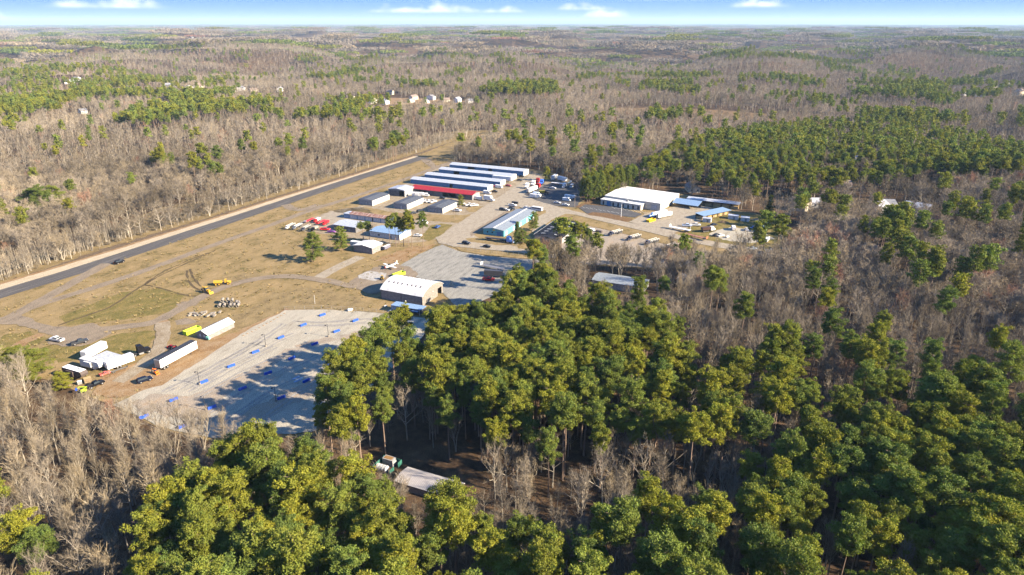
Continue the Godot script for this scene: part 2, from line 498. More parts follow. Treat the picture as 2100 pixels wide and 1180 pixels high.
	patch("apron", PackedVector2Array([Vector2(-221.3, -254.8), Vector2(-213.2, -260.2), Vector2(-207.1, -263.3), Vector2(-200.6, -260.2), Vector2(-196.4, -256.3), Vector2(-185.1, -251), Vector2(-177.9, -250.5), Vector2(-175.3, -252.9), Vector2(-172.2, -254.3), Vector2(-166.9, -251.9), Vector2(-160.8, -249.1), Vector2(-158.2, -245), Vector2(-159.5, -238.8), Vector2(-163.8, -233.2), Vector2(-170.3, -233.2), Vector2(-179.4, -236.6), Vector2(-180.4, -242.3), Vector2(-194.3, -250), Vector2(-202.1, -252.9), Vector2(-208.4, -253.4), Vector2(-216.8, -248.6)]), "old_paving", 8, 0.6)
	strip("gravel_road", PackedVector2Array([Vector2(-164.8, -248.2), Vector2(-155.5, -251), Vector2(-147.6, -254.8), Vector2(-144.1, -262.2), Vector2(-140.4, -277.2), Vector2(-136.2, -290.6), Vector2(-130.5, -299.3), Vector2(-122.5, -305.8), Vector2(-112.1, -309.8), Vector2(-99.7, -307.8), Vector2(-88, -303.2), Vector2(-78.9, -298.6), Vector2(-67.6, -293.6)]), 5.5, "old_paving", 9, 0.5)
	patch("dirt_yard", PackedVector2Array([Vector2(-145.7, -253.4), Vector2(-142, -258.2), Vector2(-139.4, -254.3), Vector2(-135.5, -242.3), Vector2(-132.2, -236.6), Vector2(-128.2, -232.8), Vector2(-121.8, -236.6), Vector2(-119.4, -242.3), Vector2(-113.7, -242.3), Vector2(-107.4, -248.6), Vector2(-96.6, -270.6), Vector2(-93.2, -266.4), Vector2(-106.2, -245.4), Vector2(-112.5, -223.6), Vector2(-118.3, -202.1), Vector2(-128.1, -195.7), Vector2(-138.2, -196.7), Vector2(-142.6, -207.2), Vector2(-138.2, -215.3), Vector2(-134.2, -221.3), Vector2(-134.8, -229.5), Vector2(-138.7, -241.4)]), "bare_clay", 10, 0.9)
	strip("dirt_road", PackedVector2Array([Vector2(-143.2, -255.3), Vector2(-137, -242.3), Vector2(-132.5, -228.7), Vector2(-132.8, -216), Vector2(-134.9, -205.5)]), 5.4, "pale_dirt", 11, 0.5)
	patch("grass_strip", PackedVector2Array([Vector2(-166.3, -232.8), Vector2(-159, -237.9), Vector2(-156.7, -244.1), Vector2(-146, -247.7), Vector2(-142.1, -246.8), Vector2(-137.8, -235.8), Vector2(-137.7, -225.5), Vector2(-152.9, -225.5), Vector2(-163.8, -219.8), Vector2(-180.8, -229.5), Vector2(-176.6, -234.5)]), "green_grass", 2, 1.2)
	patch("grass_strip", PackedVector2Array([Vector2(-177.6, -288.8), Vector2(-162.8, -294.9), Vector2(-147.4, -285.8), Vector2(-145, -266.4), Vector2(-159.6, -258.7), Vector2(-180, -252.4), Vector2(-189.4, -261.2)]), "green_grass", 2, 9.0)
	patch("grass_strip", PackedVector2Array([Vector2(-200.6, -242.3), Vector2(-192.1, -246.8), Vector2(-182.5, -242.3), Vector2(-181.1, -235.8), Vector2(-191.7, -229.5)]), "green_grass", 2, 1.2)
	patch("clay_scar", PackedVector2Array([Vector2(-192.5, -225.5), Vector2(-190, -237.9), Vector2(-187.4, -245.4), Vector2(-183.9, -244.5), Vector2(-185.7, -237), Vector2(-185.3, -225.5), Vector2(-186.7, -219.8)]), "bare_clay", 3, 0.6)
	patch("worn_patch", PackedVector2Array([Vector2(-139.8, -302.5), Vector2(-137.2, -310.5), Vector2(-126.8, -314.6), Vector2(-113.6, -314.6), Vector2(-111.1, -310.5), Vector2(-123.9, -306.5), Vector2(-132.1, -297.4), Vector2(-138.8, -288.8), Vector2(-140.7, -296.1)]), "thin_grass", 2, 1.6)
	patch("worn_patch", PackedVector2Array([Vector2(-112.9, -266.4), Vector2(-108.8, -288.8), Vector2(-92.7, -294.9), Vector2(-72.6, -285.8), Vector2(-61.9, -276.1), Vector2(-68.8, -268.5), Vector2(-86.1, -270.6), Vector2(-97.3, -269.5), Vector2(-104.8, -252.4), Vector2(-116.6, -242.3), Vector2(-124.2, -242.3), Vector2(-131.7, -250.5)]), "thin_grass", 2, 1.5)
	patch("worn_patch", PackedVector2Array([Vector2(-146.6, -274.4), Vector2(-145.5, -277.7), Vector2(-137.2, -277.2), Vector2(-137, -272.8), Vector2(-143.9, -272.2)]), "old_paving", 3, 0.4)
	patch("worn_patch", PackedVector2Array([Vector2(-139.1, -257.2), Vector2(-135.4, -259.7), Vector2(-128.2, -256.3), Vector2(-131, -253.4), Vector2(-136.3, -252.9)]), "old_paving", 3, 0.4)
	# tyre tracks over the field
	for t in [PackedVector2Array([Vector2(-184.4, -252.4), Vector2(-179.2, -261.2), Vector2(-173.8, -271.7), Vector2(-173.2, -288.8), Vector2(-172.4, -298.6), Vector2(-172.2, -314.6), Vector2(-166.6, -334.5), Vector2(-159.9, -349)]), PackedVector2Array([Vector2(-172.4, -298.6), Vector2(-162.2, -293.6), Vector2(-148.5, -285.8), Vector2(-134.7, -281.7)]), PackedVector2Array([Vector2(-171.8, -299.3), Vector2(-171.3, -307.8), Vector2(-167, -325.4), Vector2(-162, -341.6)]), PackedVector2Array([Vector2(-161.1, -318.1), Vector2(-154.6, -304.5), Vector2(-147.4, -294.9), Vector2(-141.7, -290.6)]), PackedVector2Array([Vector2(-160.4, -320.3), Vector2(-153.5, -307.8), Vector2(-144.8, -296.1)])]:
		strip("tyre_track", t, 0.9, "tyre_mark", 4, 0.35)
	strip("dirt_road", PackedVector2Array([Vector2(-92.7, -307.8), Vector2(-87.8, -321.7), Vector2(-79.2, -339.2)]), 6.2, "concrete", 10, 0.3)
	patch("apron", PackedVector2Array([Vector2(-76.8, -300.6), Vector2(-73.3, -312.5), Vector2(-68.9, -322.5), Vector2(-62.1, -328.4), Vector2(-52, -323.9), Vector2(-45.8, -313.2), Vector2(-47.7, -304.5), Vector2(-54.9, -306.5), Vector2(-59, -296.1), Vector2(-60.4, -285.2), Vector2(-68.4, -288.8)]), "old_paving", 10, 0.8)
	patch("slab", PackedVector2Array([Vector2(-74.7, -310.5), Vector2(-70.6, -317.1), Vector2(-61.2, -313.2), Vector2(-61, -307.8), Vector2(-65.2, -302.8), Vector2(-73.4, -306.5)]), "pale_concrete", 11, 0.4)
	# gravel yard behind the arched hangar
	patch("gravel_yard", PackedVector2Array([Vector2(-38.8, -360.1), Vector2(-34.6, -354.9), Vector2(-27.9, -347.3), Vector2(-12.8, -340), Vector2(6.3, -335.2), Vector2(15.2, -335.2), Vector2(12.3, -325.4), Vector2(2.3, -306.5), Vector2(-8.8, -284), Vector2(-21.7, -266.4), Vector2(-28.7, -281.7), Vector2(-38, -301.2), Vector2(-49.3, -311.2), Vector2(-57, -324.6), Vector2(-49.1, -343.2)]), "raked_gravel", 9, 0.25)
	patch("verge", PackedVector2Array([Vector2(-31.7, -355.8), Vector2(-27.9, -354), Vector2(8.3, -344), Vector2(15.4, -341.6), Vector2(13.9, -335.2), Vector2(5.1, -336.4), Vector2(-12.8, -341.2), Vector2(-27.2, -348.1)]), "dry_grass", 11, 0.4)
	# lot with the blue blocks
	patch("gravel_lot", PackedVector2Array([Vector2(-96.9, -267.7), Vector2(-81.3, -268.5), Vector2(-62.7, -266.1), Vector2(-43.9, -261.7), Vector2(-34.3, -258.7), Vector2(-34.4, -242.3), Vector2(-46.3, -203.8), Vector2(-53.7, -179.2), Vector2(-60, -174.9), Vector2(-89.4, -171.8), Vector2(-106.6, -177.6), Vector2(-128.1, -190.5), Vector2(-123.6, -199.5), Vector2(-118.8, -203.1), Vector2(-112.5, -223.6), Vector2(-106.2, -246.3)]), "grey_gravel", 12, 0.35)
	patch("dirt_patch", PackedVector2Array([Vector2(-99.6, -200.5), Vector2(-94.2, -212.4), Vector2(-88.2, -225.5), Vector2(-80.3, -235.8), Vector2(-70.7, -242.3), Vector2(-66.5, -240.5), Vector2(-75.8, -232.8), Vector2(-82.2, -223.6), Vector2(-87.3, -212.4), Vector2(-92.5, -198.9), Vector2(-93.4, -185.3), Vector2(-94.1, -179.7), Vector2(-114.9, -185.3), Vector2(-124.4, -191.7), Vector2(-115.7, -196.7)]), "tan_gravel", 13, 2.2)
	patch("dirt_patch", PackedVector2Array([Vector2(-87.7, -182.5), Vector2(-78.4, -195.7), Vector2(-66.3, -210.6), Vector2(-60.8, -208.9), Vector2(-68.4, -194.2), Vector2(-75, -185.3), Vector2(-79, -179.2)]), "tan_gravel", 13, 2.2)
	patch("dirt_patch", PackedVector2Array([Vector2(-66.9, -242.3), Vector2(-55.2, -251.5), Vector2(-43.9, -255.3), Vector2(-45.2, -250.5), Vector2(-55.6, -243.2), Vector2(-64, -237.9)]), "tan_gravel", 13, 1.5)
	for t in [PackedVector2Array([Vector2(-116.8, -198.9), Vector2(-108.6, -214.2), Vector2(-99, -235.8), Vector2(-93.4, -253.8)]), PackedVector2Array([Vector2(-115.1, -200.5), Vector2(-107.3, -215.3), Vector2(-97.8, -237.9)]), PackedVector2Array([Vector2(-111, -200.5), Vector2(-103.7, -214.9), Vector2(-94.2, -232.8), Vector2(-86.7, -244.5)]), PackedVector2Array([Vector2(-107.7, -198.6), Vector2(-100.4, -215.3), Vector2(-90.5, -232.8)]), PackedVector2Array([Vector2(-104.1, -195.7), Vector2(-92.4, -217.1), Vector2(-76.6, -235.8)]), PackedVector2Array([Vector2(-95, -185.3), Vector2(-87.7, -203.8), Vector2(-78.7, -217.9), Vector2(-66.5, -232.8)]), PackedVector2Array([Vector2(-88.7, -181.1), Vector2(-80, -200.5), Vector2(-69.4, -216), Vector2(-57.6, -234.5)]), PackedVector2Array([Vector2(-79.2, -179.7), Vector2(-70.2, -200.5), Vector2(-58.9, -223.6)]), PackedVector2Array([Vector2(-90.2, -256.3), Vector2(-77.9, -255.3), Vector2(-62.6, -258.7), Vector2(-50.1, -256.3)]), PackedVector2Array([Vector2(-87, -252.4), Vector2(-73.2, -252.4), Vector2(-59.9, -255.3)])]:
		strip("tyre_track", t, 0.8, "gravel_rut", 14, 0.4)
		strip("tyre_track", shifted(t, 2.0), 0.7, "gravel_rut", 14, 0.4)
	# industrial park
	patch("yard", PackedVector2Array([Vector2(-132.9, -398.9), Vector2(-122.5, -421.2), Vector2(-115.7, -438.2), Vector2(-101.8, -456.5), Vector2(-81.3, -510.5), Vector2(-64.2, -569.3), Vector2(-52.3, -599.2), Vector2(-20.8, -579.7), Vector2(16, -557.4), Vector2(26.4, -538.4), Vector2(16.3, -499.1), Vector2(5.4, -464.7), Vector2(-9.6, -435.7), Vector2(-27.8, -409.8), Vector2(-40.4, -373.9), Vector2(-49, -364.6), Vector2(-67.7, -361.9), Vector2(-85.4, -369.2), Vector2(-101.2, -377.7), Vector2(-123.4, -386.5)]), "pale_dirt", 5, 0.8)
	patch("yard", PackedVector2Array([Vector2(-124, -409.8), Vector2(-115.1, -435.7), Vector2(-99.1, -443.3), Vector2(-87.3, -423.6), Vector2(-99.8, -409.8), Vector2(-106.3, -398.9), Vector2(-114.1, -394.7)]), "concrete", 6, 1.2)
	patch("grass_strip", PackedVector2Array([Vector2(-125.4, -438.2), Vector2(-108, -470.4), Vector2(-101.2, -461.9), Vector2(-102.3, -443.3), Vector2(-90, -438.2), Vector2(-78.7, -428.3), Vector2(-56.1, -423.6), Vector2(-34.1, -421.2), Vector2(-27.4, -423.6), Vector2(-32.8, -403.2), Vector2(-45, -406.5), Vector2(-63.8, -412), Vector2(-80, -417.7), Vector2(-99.7, -423.6), Vector2(-113.4, -428.3)]), "dry_grass", 6, 0.8)
	patch("grass_strip", PackedVector2Array([Vector2(-48.2, -416.6), Vector2(-38.8, -421.2), Vector2(-26.4, -422.4), Vector2(-25.3, -418.9), Vector2(-30.6, -406.5), Vector2(-37.5, -405.4), Vector2(-47.1, -412)]), "dry_grass", 8, 0.4)
	patch("grass_strip", PackedVector2Array([Vector2(-30.4, -435.7), Vector2(-28.6, -443.3), Vector2(-19.5, -443.3), Vector2(-16.8, -439.5), Vector2(-20.6, -430.8), Vector2(-27.7, -428.3)]), "dry_grass", 8, 0.4)
	patch("grass_strip", PackedVector2Array([Vector2(-48.7, -398.9), Vector2(-43.1, -402.1), Vector2(-36, -398.9), Vector2(-40.8, -377.7), Vector2(-46.5, -366.4), Vector2(-52.6, -371)]), "green_grass", 8, 0.5)
	patch("grass_strip", PackedVector2Array([Vector2(-121.7, -380.6), Vector2(-101, -376.7), Vector2(-85, -367.3), Vector2(-67.4, -360.1), Vector2(-40.3, -359.3), Vector2(-51.9, -344.8), Vector2(-57.2, -329.1), Vector2(-71.5, -325.4), Vector2(-84.4, -317.4), Vector2(-98.1, -314.6), Vector2(-117.2, -314.6)]), "dry_grass", 6, 1.5)
	patch("clay_scar", PackedVector2Array([Vector2(-64.8, -344.8), Vector2(-53.4, -356.6), Vector2(-41.7, -359.3), Vector2(-47.2, -349), Vector2(-55.2, -332.2), Vector2(-62.2, -329.1), Vector2(-70.4, -332.9)]), "bare_clay", 7, 1.4)
	patch("street", PackedVector2Array([Vector2(-43.6, -372.9), Vector2(-40.8, -377.7), Vector2(-28.1, -416.6), Vector2(-11.2, -464.7), Vector2(5.9, -512.2), Vector2(14.9, -545.9), Vector2(22.7, -542.1), Vector2(17.6, -507.2), Vector2(8.7, -476.2), Vector2(16.8, -459.2), Vector2(33.2, -439.5), Vector2(41.1, -430.8), Vector2(55.4, -417.7), Vector2(71.7, -404.3), Vector2(81.9, -394.7), Vector2(98.2, -376.7), Vector2(114.4, -364.6), Vector2(134.5, -351.5), Vector2(132, -344), Vector2(111.7, -354.9), Vector2(98.3, -365.5), Vector2(76.4, -387), Vector2(56.9, -405.4), Vector2(40.4, -422.4), Vector2(34.4, -424.7), Vector2(24.2, -409.8), Vector2(13.7, -382.5), Vector2(11.4, -384.5), Vector2(16.7, -412), Vector2(16.8, -423.6), Vector2(9.5, -433.2), Vector2(2, -448.5), Vector2(-4.4, -429.5), Vector2(-24.7, -382.5), Vector2(-17.9, -370.1), Vector2(-11, -367.3), Vector2(9.5, -350.6), Vector2(23.2, -343.2), Vector2(22.8, -336), Vector2(8.3, -344.4), Vector2(-31.8, -356.2), Vector2(-36.4, -360.1), Vector2(-40.6, -361.9)]), "concrete", 10, 0.25)
	patch("street", PackedVector2Array([Vector2(-24.7, -382.5), Vector2(-4.4, -429.5), Vector2(0, -442), Vector2(2, -448.5), Vector2(5.2, -443.3), Vector2(-4.6, -418.9), Vector2(-18.6, -384.5), Vector2(-23.7, -374.8)]), "old_paving", 11, 0.3)
	patch("grass_strip", PackedVector2Array([Vector2(15.7, -427.1), Vector2(18.1, -433.2), Vector2(22, -433.2), Vector2(21.7, -427.1), Vector2(17.9, -420), Vector2(15.7, -416.6)]), "dry_grass", 11, 0.3)
	patch("grass_strip", PackedVector2Array([Vector2(-26.3, -371), Vector2(-18.1, -372.9), Vector2(0, -364.6), Vector2(3.2, -359.3), Vector2(-8.1, -358.4), Vector2(-23.2, -364.6)]), "dry_grass", 11, 0.4)
	patch("grass_strip", PackedVector2Array([Vector2(2.6, -353.2), Vector2(6.9, -367.3), Vector2(19, -363.7), Vector2(26.8, -358.4), Vector2(23.4, -346.5), Vector2(13.1, -349.8)]), "dry_grass", 11, 0.4)
	patch("truck_lot", PackedVector2Array([Vector2(5.6, -485.1), Vector2(19.9, -499.1), Vector2(33.9, -520.7), Vector2(48.5, -507.2), Vector2(48.5, -476.2), Vector2(43.9, -440.7), Vector2(32.5, -443.3), Vector2(23, -449.8), Vector2(6.1, -463.3)]), "dark_asphalt", 9, 0.4)
	patch("yard", PackedVector2Array([Vector2(13.7, -542.1), Vector2(27.5, -545.9), Vector2(44.1, -531.2), Vector2(49, -500.7), Vector2(32, -489.7), Vector2(17.8, -491.2), Vector2(10.4, -476.2), Vector2(7, -483.6)]), "pale_dirt", 8, 0.6)
	patch("verge", PackedVector2Array([Vector2(23.6, -409.8), Vector2(28, -422.4), Vector2(36.1, -427.1), Vector2(40.2, -420), Vector2(58.1, -403.2), Vector2(76.2, -385.5), Vector2(97.9, -363.7), Vector2(111.3, -353.2), Vector2(116.7, -344.8), Vector2(103.7, -344.8), Vector2(88.4, -357.5), Vector2(67.6, -378.6), Vector2(52.4, -392.6), Vector2(29.8, -403.2)]), "dry_grass", 9, 0.5)
	patch("sand_yard", PackedVector2Array([Vector2(14.2, -382.5), Vector2(25.3, -403.2), Vector2(38.6, -401), Vector2(52.3, -391.6), Vector2(67.5, -377.7), Vector2(88.2, -356.6), Vector2(103.5, -344), Vector2(95.5, -323.2), Vector2(70.7, -321.7), Vector2(44.5, -326.9), Vector2(34.6, -326.9), Vector2(29.5, -340.8), Vector2(26.8, -357.5)]), "tan_gravel", 8, 0.8)
	patch("parking_lot", PackedVector2Array([Vector2(44.4, -438.8), Vector2(49.2, -448.5), Vector2(61.2, -444), Vector2(68.9, -443.3), Vector2(83.5, -423.6), Vector2(77.5, -415.4), Vector2(67.4, -420), Vector2(59.7, -427.1), Vector2(48.4, -424.7)]), "dark_asphalt", 11, 0.1)
	patch("verge", PackedVector2Array([Vector2(47.7, -423.6), Vector2(52, -428.3), Vector2(61.1, -425.9), Vector2(69.4, -418.9), Vector2(75.4, -412), Vector2(70.7, -405.4), Vector2(56.8, -416.6), Vector2(49, -421.2)]), "pine_straw", 12, 0.3)
	patch("verge", PackedVector2Array([Vector2(42.2, -443.3), Vector2(49.8, -453.8), Vector2(68.4, -469), Vector2(71.1, -459.2), Vector2(69.6, -448.5), Vector2(61.9, -444.6), Vector2(49.4, -449.8), Vector2(44.5, -439.5)]), "pine_straw", 10, 0.6)
	patch("lumber_yard", PackedVector2Array([Vector2(71.9, -405.4), Vector2(84.8, -423.6), Vector2(97, -433.2), Vector2(114.9, -448.5), Vector2(129.9, -443.3), Vector2(135.4, -428.3), Vector2(119.5, -409.8), Vector2(102.9, -390.6), Vector2(93.4, -380.6), Vector2(81.7, -393.7)]), "concrete", 11, 0.5)
	patch("junk_yard", PackedVector2Array([Vector2(102.9, -390.6), Vector2(119.5, -409.8), Vector2(135.4, -428.3), Vector2(158.2, -421.2), Vector2(167.8, -382.5), Vector2(158, -357.5), Vector2(139.7, -336.8), Vector2(124, -351.5), Vector2(102.6, -372)]), "green_grass", 9, 0.8)
	patch("dirt_road", PackedVector2Array([Vector2(116.5, -353.2), Vector2(129.2, -351.5), Vector2(140, -344.8), Vector2(150.4, -341.6), Vector2(147, -336), Vector2(130.1, -338.4), Vector2(116.7, -344.8)]), "pale_dirt", 10, 0.6)
	patch("dirt_patch", PackedVector2Array([Vector2(113.2, -380.6), Vector2(131.6, -394.7), Vector2(146.4, -386.5), Vector2(149.5, -371), Vector2(132.6, -361.9), Vector2(118.5, -369.2)]), "grey_gravel", 10, 1.2)
	# open ground beyond
	patch("marsh", PackedVector2Array([Vector2(131.8, -997.2), Vector2(195.3, -1003.1), Vector2(291.6, -974.3), Vector2(353.6, -921.2), Vector2(367.8, -892), Vector2(310.1, -868.9), Vector2(241.9, -887.3), Vector2(178.2, -911.3), Vector2(143.7, -936.6)]), "marsh", 3, 4.0, 8.0)
	patch("clearing", PackedVector2Array([Vector2(-27.6, -783.2), Vector2(6, -855.6), Vector2(61.1, -873.4), Vector2(89.9, -855.6), Vector2(39.6, -806), Vector2(-10.6, -754.7)]), "marsh", 2, 3.0, 6.0)
	patch("yard", PackedVector2Array([Vector2(-276, -1107.3), Vector2(-213.6, -1144.2), Vector2(-132, -1121.7), Vector2(-68.2, -1093.1), Vector2(-73, -1052.7), Vector2(-138, -1046.3), Vector2(-210.6, -1046.3), Vector2(-257.2, -1059.2)]), "bare_clay", 3, 2.0, 6.0)
	cleared.append(PackedVector2Array([Vector2(133.3, -1009.1), Vector2(197.5, -1015.1), Vector2(294.9, -985.6), Vector2(357.3, -931.4), Vector2(369.7, -896.7), Vector2(307.1, -860), Vector2(237.1, -868.9), Vector2(174.6, -892), Vector2(140.7, -916.2)]))
	cleared.append(PackedVector2Array([Vector2(-276, -1107.3), Vector2(-215, -1151.8), Vector2(-132.8, -1129.1), Vector2(-68.6, -1100.1), Vector2(-71.4, -1027.3), Vector2(-134, -1015.1), Vector2(-204.6, -1015.1), Vector2(-251.2, -1033.6)]))
	tufts(airfield)

# tufts of dry grass and weeds standing over the field
func tufts(where: PackedVector2Array) -> void:
	var s := Shape.new()
	var r := RandomNumberGenerator.new()
	r.seed = 4
	for k in 14:
		var a := r.randf() * TAU
		var p := Vector3(cos(a), 0, sin(a)) * r.randf() * 0.5
		var w := Vector3(-sin(a), 0, cos(a)) * 0.09
		s.tri(p - w, p + w, p + Vector3(cos(a) * 0.3, r.randf_range(0.3, 0.7), sin(a) * 0.3))
	var m := tree_material("grass_blade", Color(0.22, 0.168, 0.08), true)
	var paved := [PackedVector2Array([Vector2(-96.9, -267.7), Vector2(-43.9, -261.7), Vector2(-34.3, -258.7), Vector2(-60, -174.9), Vector2(-89.4, -171.8), Vector2(-128.1, -190.5), Vector2(-112.5, -223.6), Vector2(-106.2, -246.3)]), PackedVector2Array([Vector2(-39, -361.9), Vector2(15.2, -336.8), Vector2(-8.8, -284), Vector2(-21.7, -266.4), Vector2(-57, -324.6)]), PackedVector2Array([Vector2(-258.9, -266.4), Vector2(-241.8, -301.2), Vector2(-191.5, -412), Vector2(-87.8, -642.1), Vector2(-73.4, -603.7), Vector2(-180, -384.5), Vector2(-227, -280), Vector2(-238.8, -242.3)]), PackedVector2Array([Vector2(-132.9, -398.9), Vector2(-64.2, -569.3), Vector2(16.1, -561.3), Vector2(64.1, -461.9), Vector2(137.5, -435.7), Vector2(159.7, -361.9), Vector2(37, -325.4), Vector2(-40.2, -357.5), Vector2(-101.2, -377.7)]), PackedVector2Array([Vector2(-145.7, -253.4), Vector2(-142, -258.2), Vector2(-119.4, -242.3), Vector2(-93.2, -266.4), Vector2(-118.3, -202.1), Vector2(-138.2, -196.7)]), PackedVector2Array([Vector2(-213.9, -261.2), Vector2(-203.3, -263.8), Vector2(-160.4, -249.1), Vector2(-163.5, -232.8), Vector2(-194.3, -250), Vector2(-207.7, -252.4)]), PackedVector2Array([Vector2(-208.1, -258.7), Vector2(-189.4, -298), Vector2(-165.8, -350.6), Vector2(-134, -421.2), Vector2(-103.2, -480.6), Vector2(-105.2, -491.2), Vector2(-136.4, -429.5), Vector2(-168.3, -356.6), Vector2(-191.9, -302.5), Vector2(-210.5, -262.2)]), PackedVector2Array([Vector2(-208.1, -258.7), Vector2(-206.1, -290), Vector2(-205, -325.4), Vector2(-208.3, -331.4), Vector2(-209.1, -294.9), Vector2(-210.5, -262.2)]), PackedVector2Array([Vector2(-163.5, -245.9), Vector2(-146.4, -252.4), Vector2(-138.9, -273.9), Vector2(-121.6, -303.2), Vector2(-87.2, -299.9), Vector2(-88.7, -305.8), Vector2(-123.7, -309.1), Vector2(-141.8, -280.6), Vector2(-148.8, -257.2), Vector2(-166.1, -250.5)])]
	var list := []
	for k in 17000:
		var p := Vector2(r.randf_range(-330, 10), r.randf_range(-640, -170))
		if not Geometry2D.is_point_in_polygon(p, where) or in_any(p, paved):
			continue
		if edge_noise.get_noise_2d(p.x * 0.7, p.y * 0.7) + r.randf_range(-0.5, 0.5) < 0.05:
			continue
		var g := r.randf()
		list.append({"p": Vector3(p.x, 0.0, p.y), "h": r.randf_range(0.5, 1.3), "w": r.randf_range(0.8, 2.0), "a": r.randf() * TAU, "c": Color(lerpf(0.65, 1.05, g), lerpf(0.75, 1.0, g), lerpf(0.7, 0.95, g))})
	var o := thing("grass_tufts", "dry tufts of grass and weeds over the airfield", "grass")
	o.set_meta("kind", "stuff")
	mass("tufts", s.mesh(m), list, o)

# ---------------------------------------------------------------- trees
# a loblolly pine 25 m tall: bare lower trunk, limbs carrying rounded tufts of needles. style 0: forest pine, 1: bushy pine grown in the open, 2: cedar
func pine(seed_: int, lod: int, style := 0) -> Array:
	var r := RandomNumberGenerator.new()
	r.seed = seed_
	var wood := Shape.new()
	var crown := Shape.new()
	crown.use_col = true
	var tall := 25.0
	var lean := Vector3(r.randf_range(-1, 1), 0, r.randf_range(-1, 1)) * 0.7
	var sides: int = [6, 4, 3][lod]
	var where := func(t: float) -> Vector3:
		return Vector3(0, tall * t, 0) + lean * (t * t) + Vector3(sin(t * 5.0 + seed_), 0, cos(t * 4.0 + seed_)) * 0.25 * t
	var steps: int = [7, 3, 1][lod]
	for k in steps:
		var t0 := float(k) / steps
		var t1 := float(k + 1) / steps
		var p0: Vector3 = where.call(t0) if k else Vector3(0, -0.6, 0)
		wood.tube(p0, where.call(t1), lerpf(0.27, 0.05, t0), lerpf(0.27, 0.05, t1), sides)
	var low: float = [r.randf_range(0.58, 0.73), 0.14, 0.05][style]
	var reach: float = [r.randf_range(3.2, 4.5), 7.4, 4.2][style]
	var limbs: int = [[30, 64, 60], [25, 40, 40], [13, 20, 20]][lod][style]
	var turn := r.randf() * TAU
	var lobe := r.randf() * TAU
	for i in limbs:
		var t := float(i) / (limbs - 1)
		var h := lerpf(low, 0.985, t)
		turn += 2.4 + r.randf_range(-0.5, 0.5)
		var shape := sqrt(maxf(0.0, 1.0 - pow(absf(t - 0.38) / 0.66, 2.4)))
		if style == 1:
			shape = sin(PI * clampf(0.3 + 0.64 * t, 0.0, 1.0))
		elif style == 2:
			shape = 1.02 - t
		var l := reach * (0.16 + 0.84 * shape) * r.randf_range(0.58, 1.15) * (1.0 + 0.18 * cos(turn - lobe))
		var out := Vector3(cos(turn), 0, sin(turn))
		var rise := lerpf(-0.05, 1.0, t * t) + r.randf_range(-0.12, 0.25)
		var p0: Vector3 = where.call(h)
		var p1 := p0 + out * l + Vector3(0, rise * l * 0.55, 0)
		if lod < 2:
			wood.tube(p0, p1, 0.085 * (1.0 - 0.6 * t), 0.02, 3)
		# a few stubs of dead branch low on the trunk
		var tufts: int = [clampi(int(l * 1.35) + 1, 2, 6), clampi(int(l * 0.9) + 1, 2, 4), 2][lod]
		for j in tufts:
			var f := lerpf(0.38, 1.0, (j + r.randf() * 0.5) / tufts)
			var c := p0.lerp(p1, f) + Vector3(r.randfn(0, 0.5), r.randfn(0.12, 0.34), r.randfn(0, 0.5))
			var rad: float = r.randf_range(0.6, 1.15) * (1.0 if style == 0 else 1.1) * [1.0, 1.25, 1.9][lod]
			var g := r.randf()
			crown.tint = Color(lerpf(0.88, 1.12, g), lerpf(0.92, 1.08, r.randf()), lerpf(0.8, 1.1, 1.0 - g))
			var blades: int = [104, 30, 10][lod]
			var size: float = [0.205, 0.44, 1.0][lod]
			for b in blades:
				var d := Vector3(r.randfn(), r.randfn() * 0.8 + 0.25, r.randfn()).normalized()
				var q := c + d * Vector3(1, 0.74, 1) * rad * lerpf(0.35, 1.08, sqrt(r.randf()))
				var nn := (d + Vector3(r.randfn(), r.randfn(), r.randfn()) * 0.5).normalized()
				var x := nn.cross(Vector3(r.randfn(), r.randfn(), r.randfn())).normalized()
				var y := nn.cross(x)
				if b % 3 == 0:      # a spray of needles pointing out of the tuft
					x = (d + Vector3(0, 0.3, 0)).normalized()
					y = x.cross(Vector3(r.randfn(), r.randfn(), r.randfn())).normalized()
				var sz := size * r.randf_range(0.7, 1.4)
				crown.tri(q + x * sz * 1.15, q - x * sz * 0.5 + y * sz * 0.5, q - x * sz * 0.5 - y * sz * 0.5)
	if style == 0 and lod == 0:
		for k in 9:
			var t := r.randf_range(0.25, low)
			var a := r.randf() * TAU
			var p: Vector3 = where.call(t)
			wood.tube(p, p + Vector3(cos(a), 0.15, sin(a)) * r.randf_range(0.6, 1.8), 0.04, 0.012, 3)
	return [wood, crown]

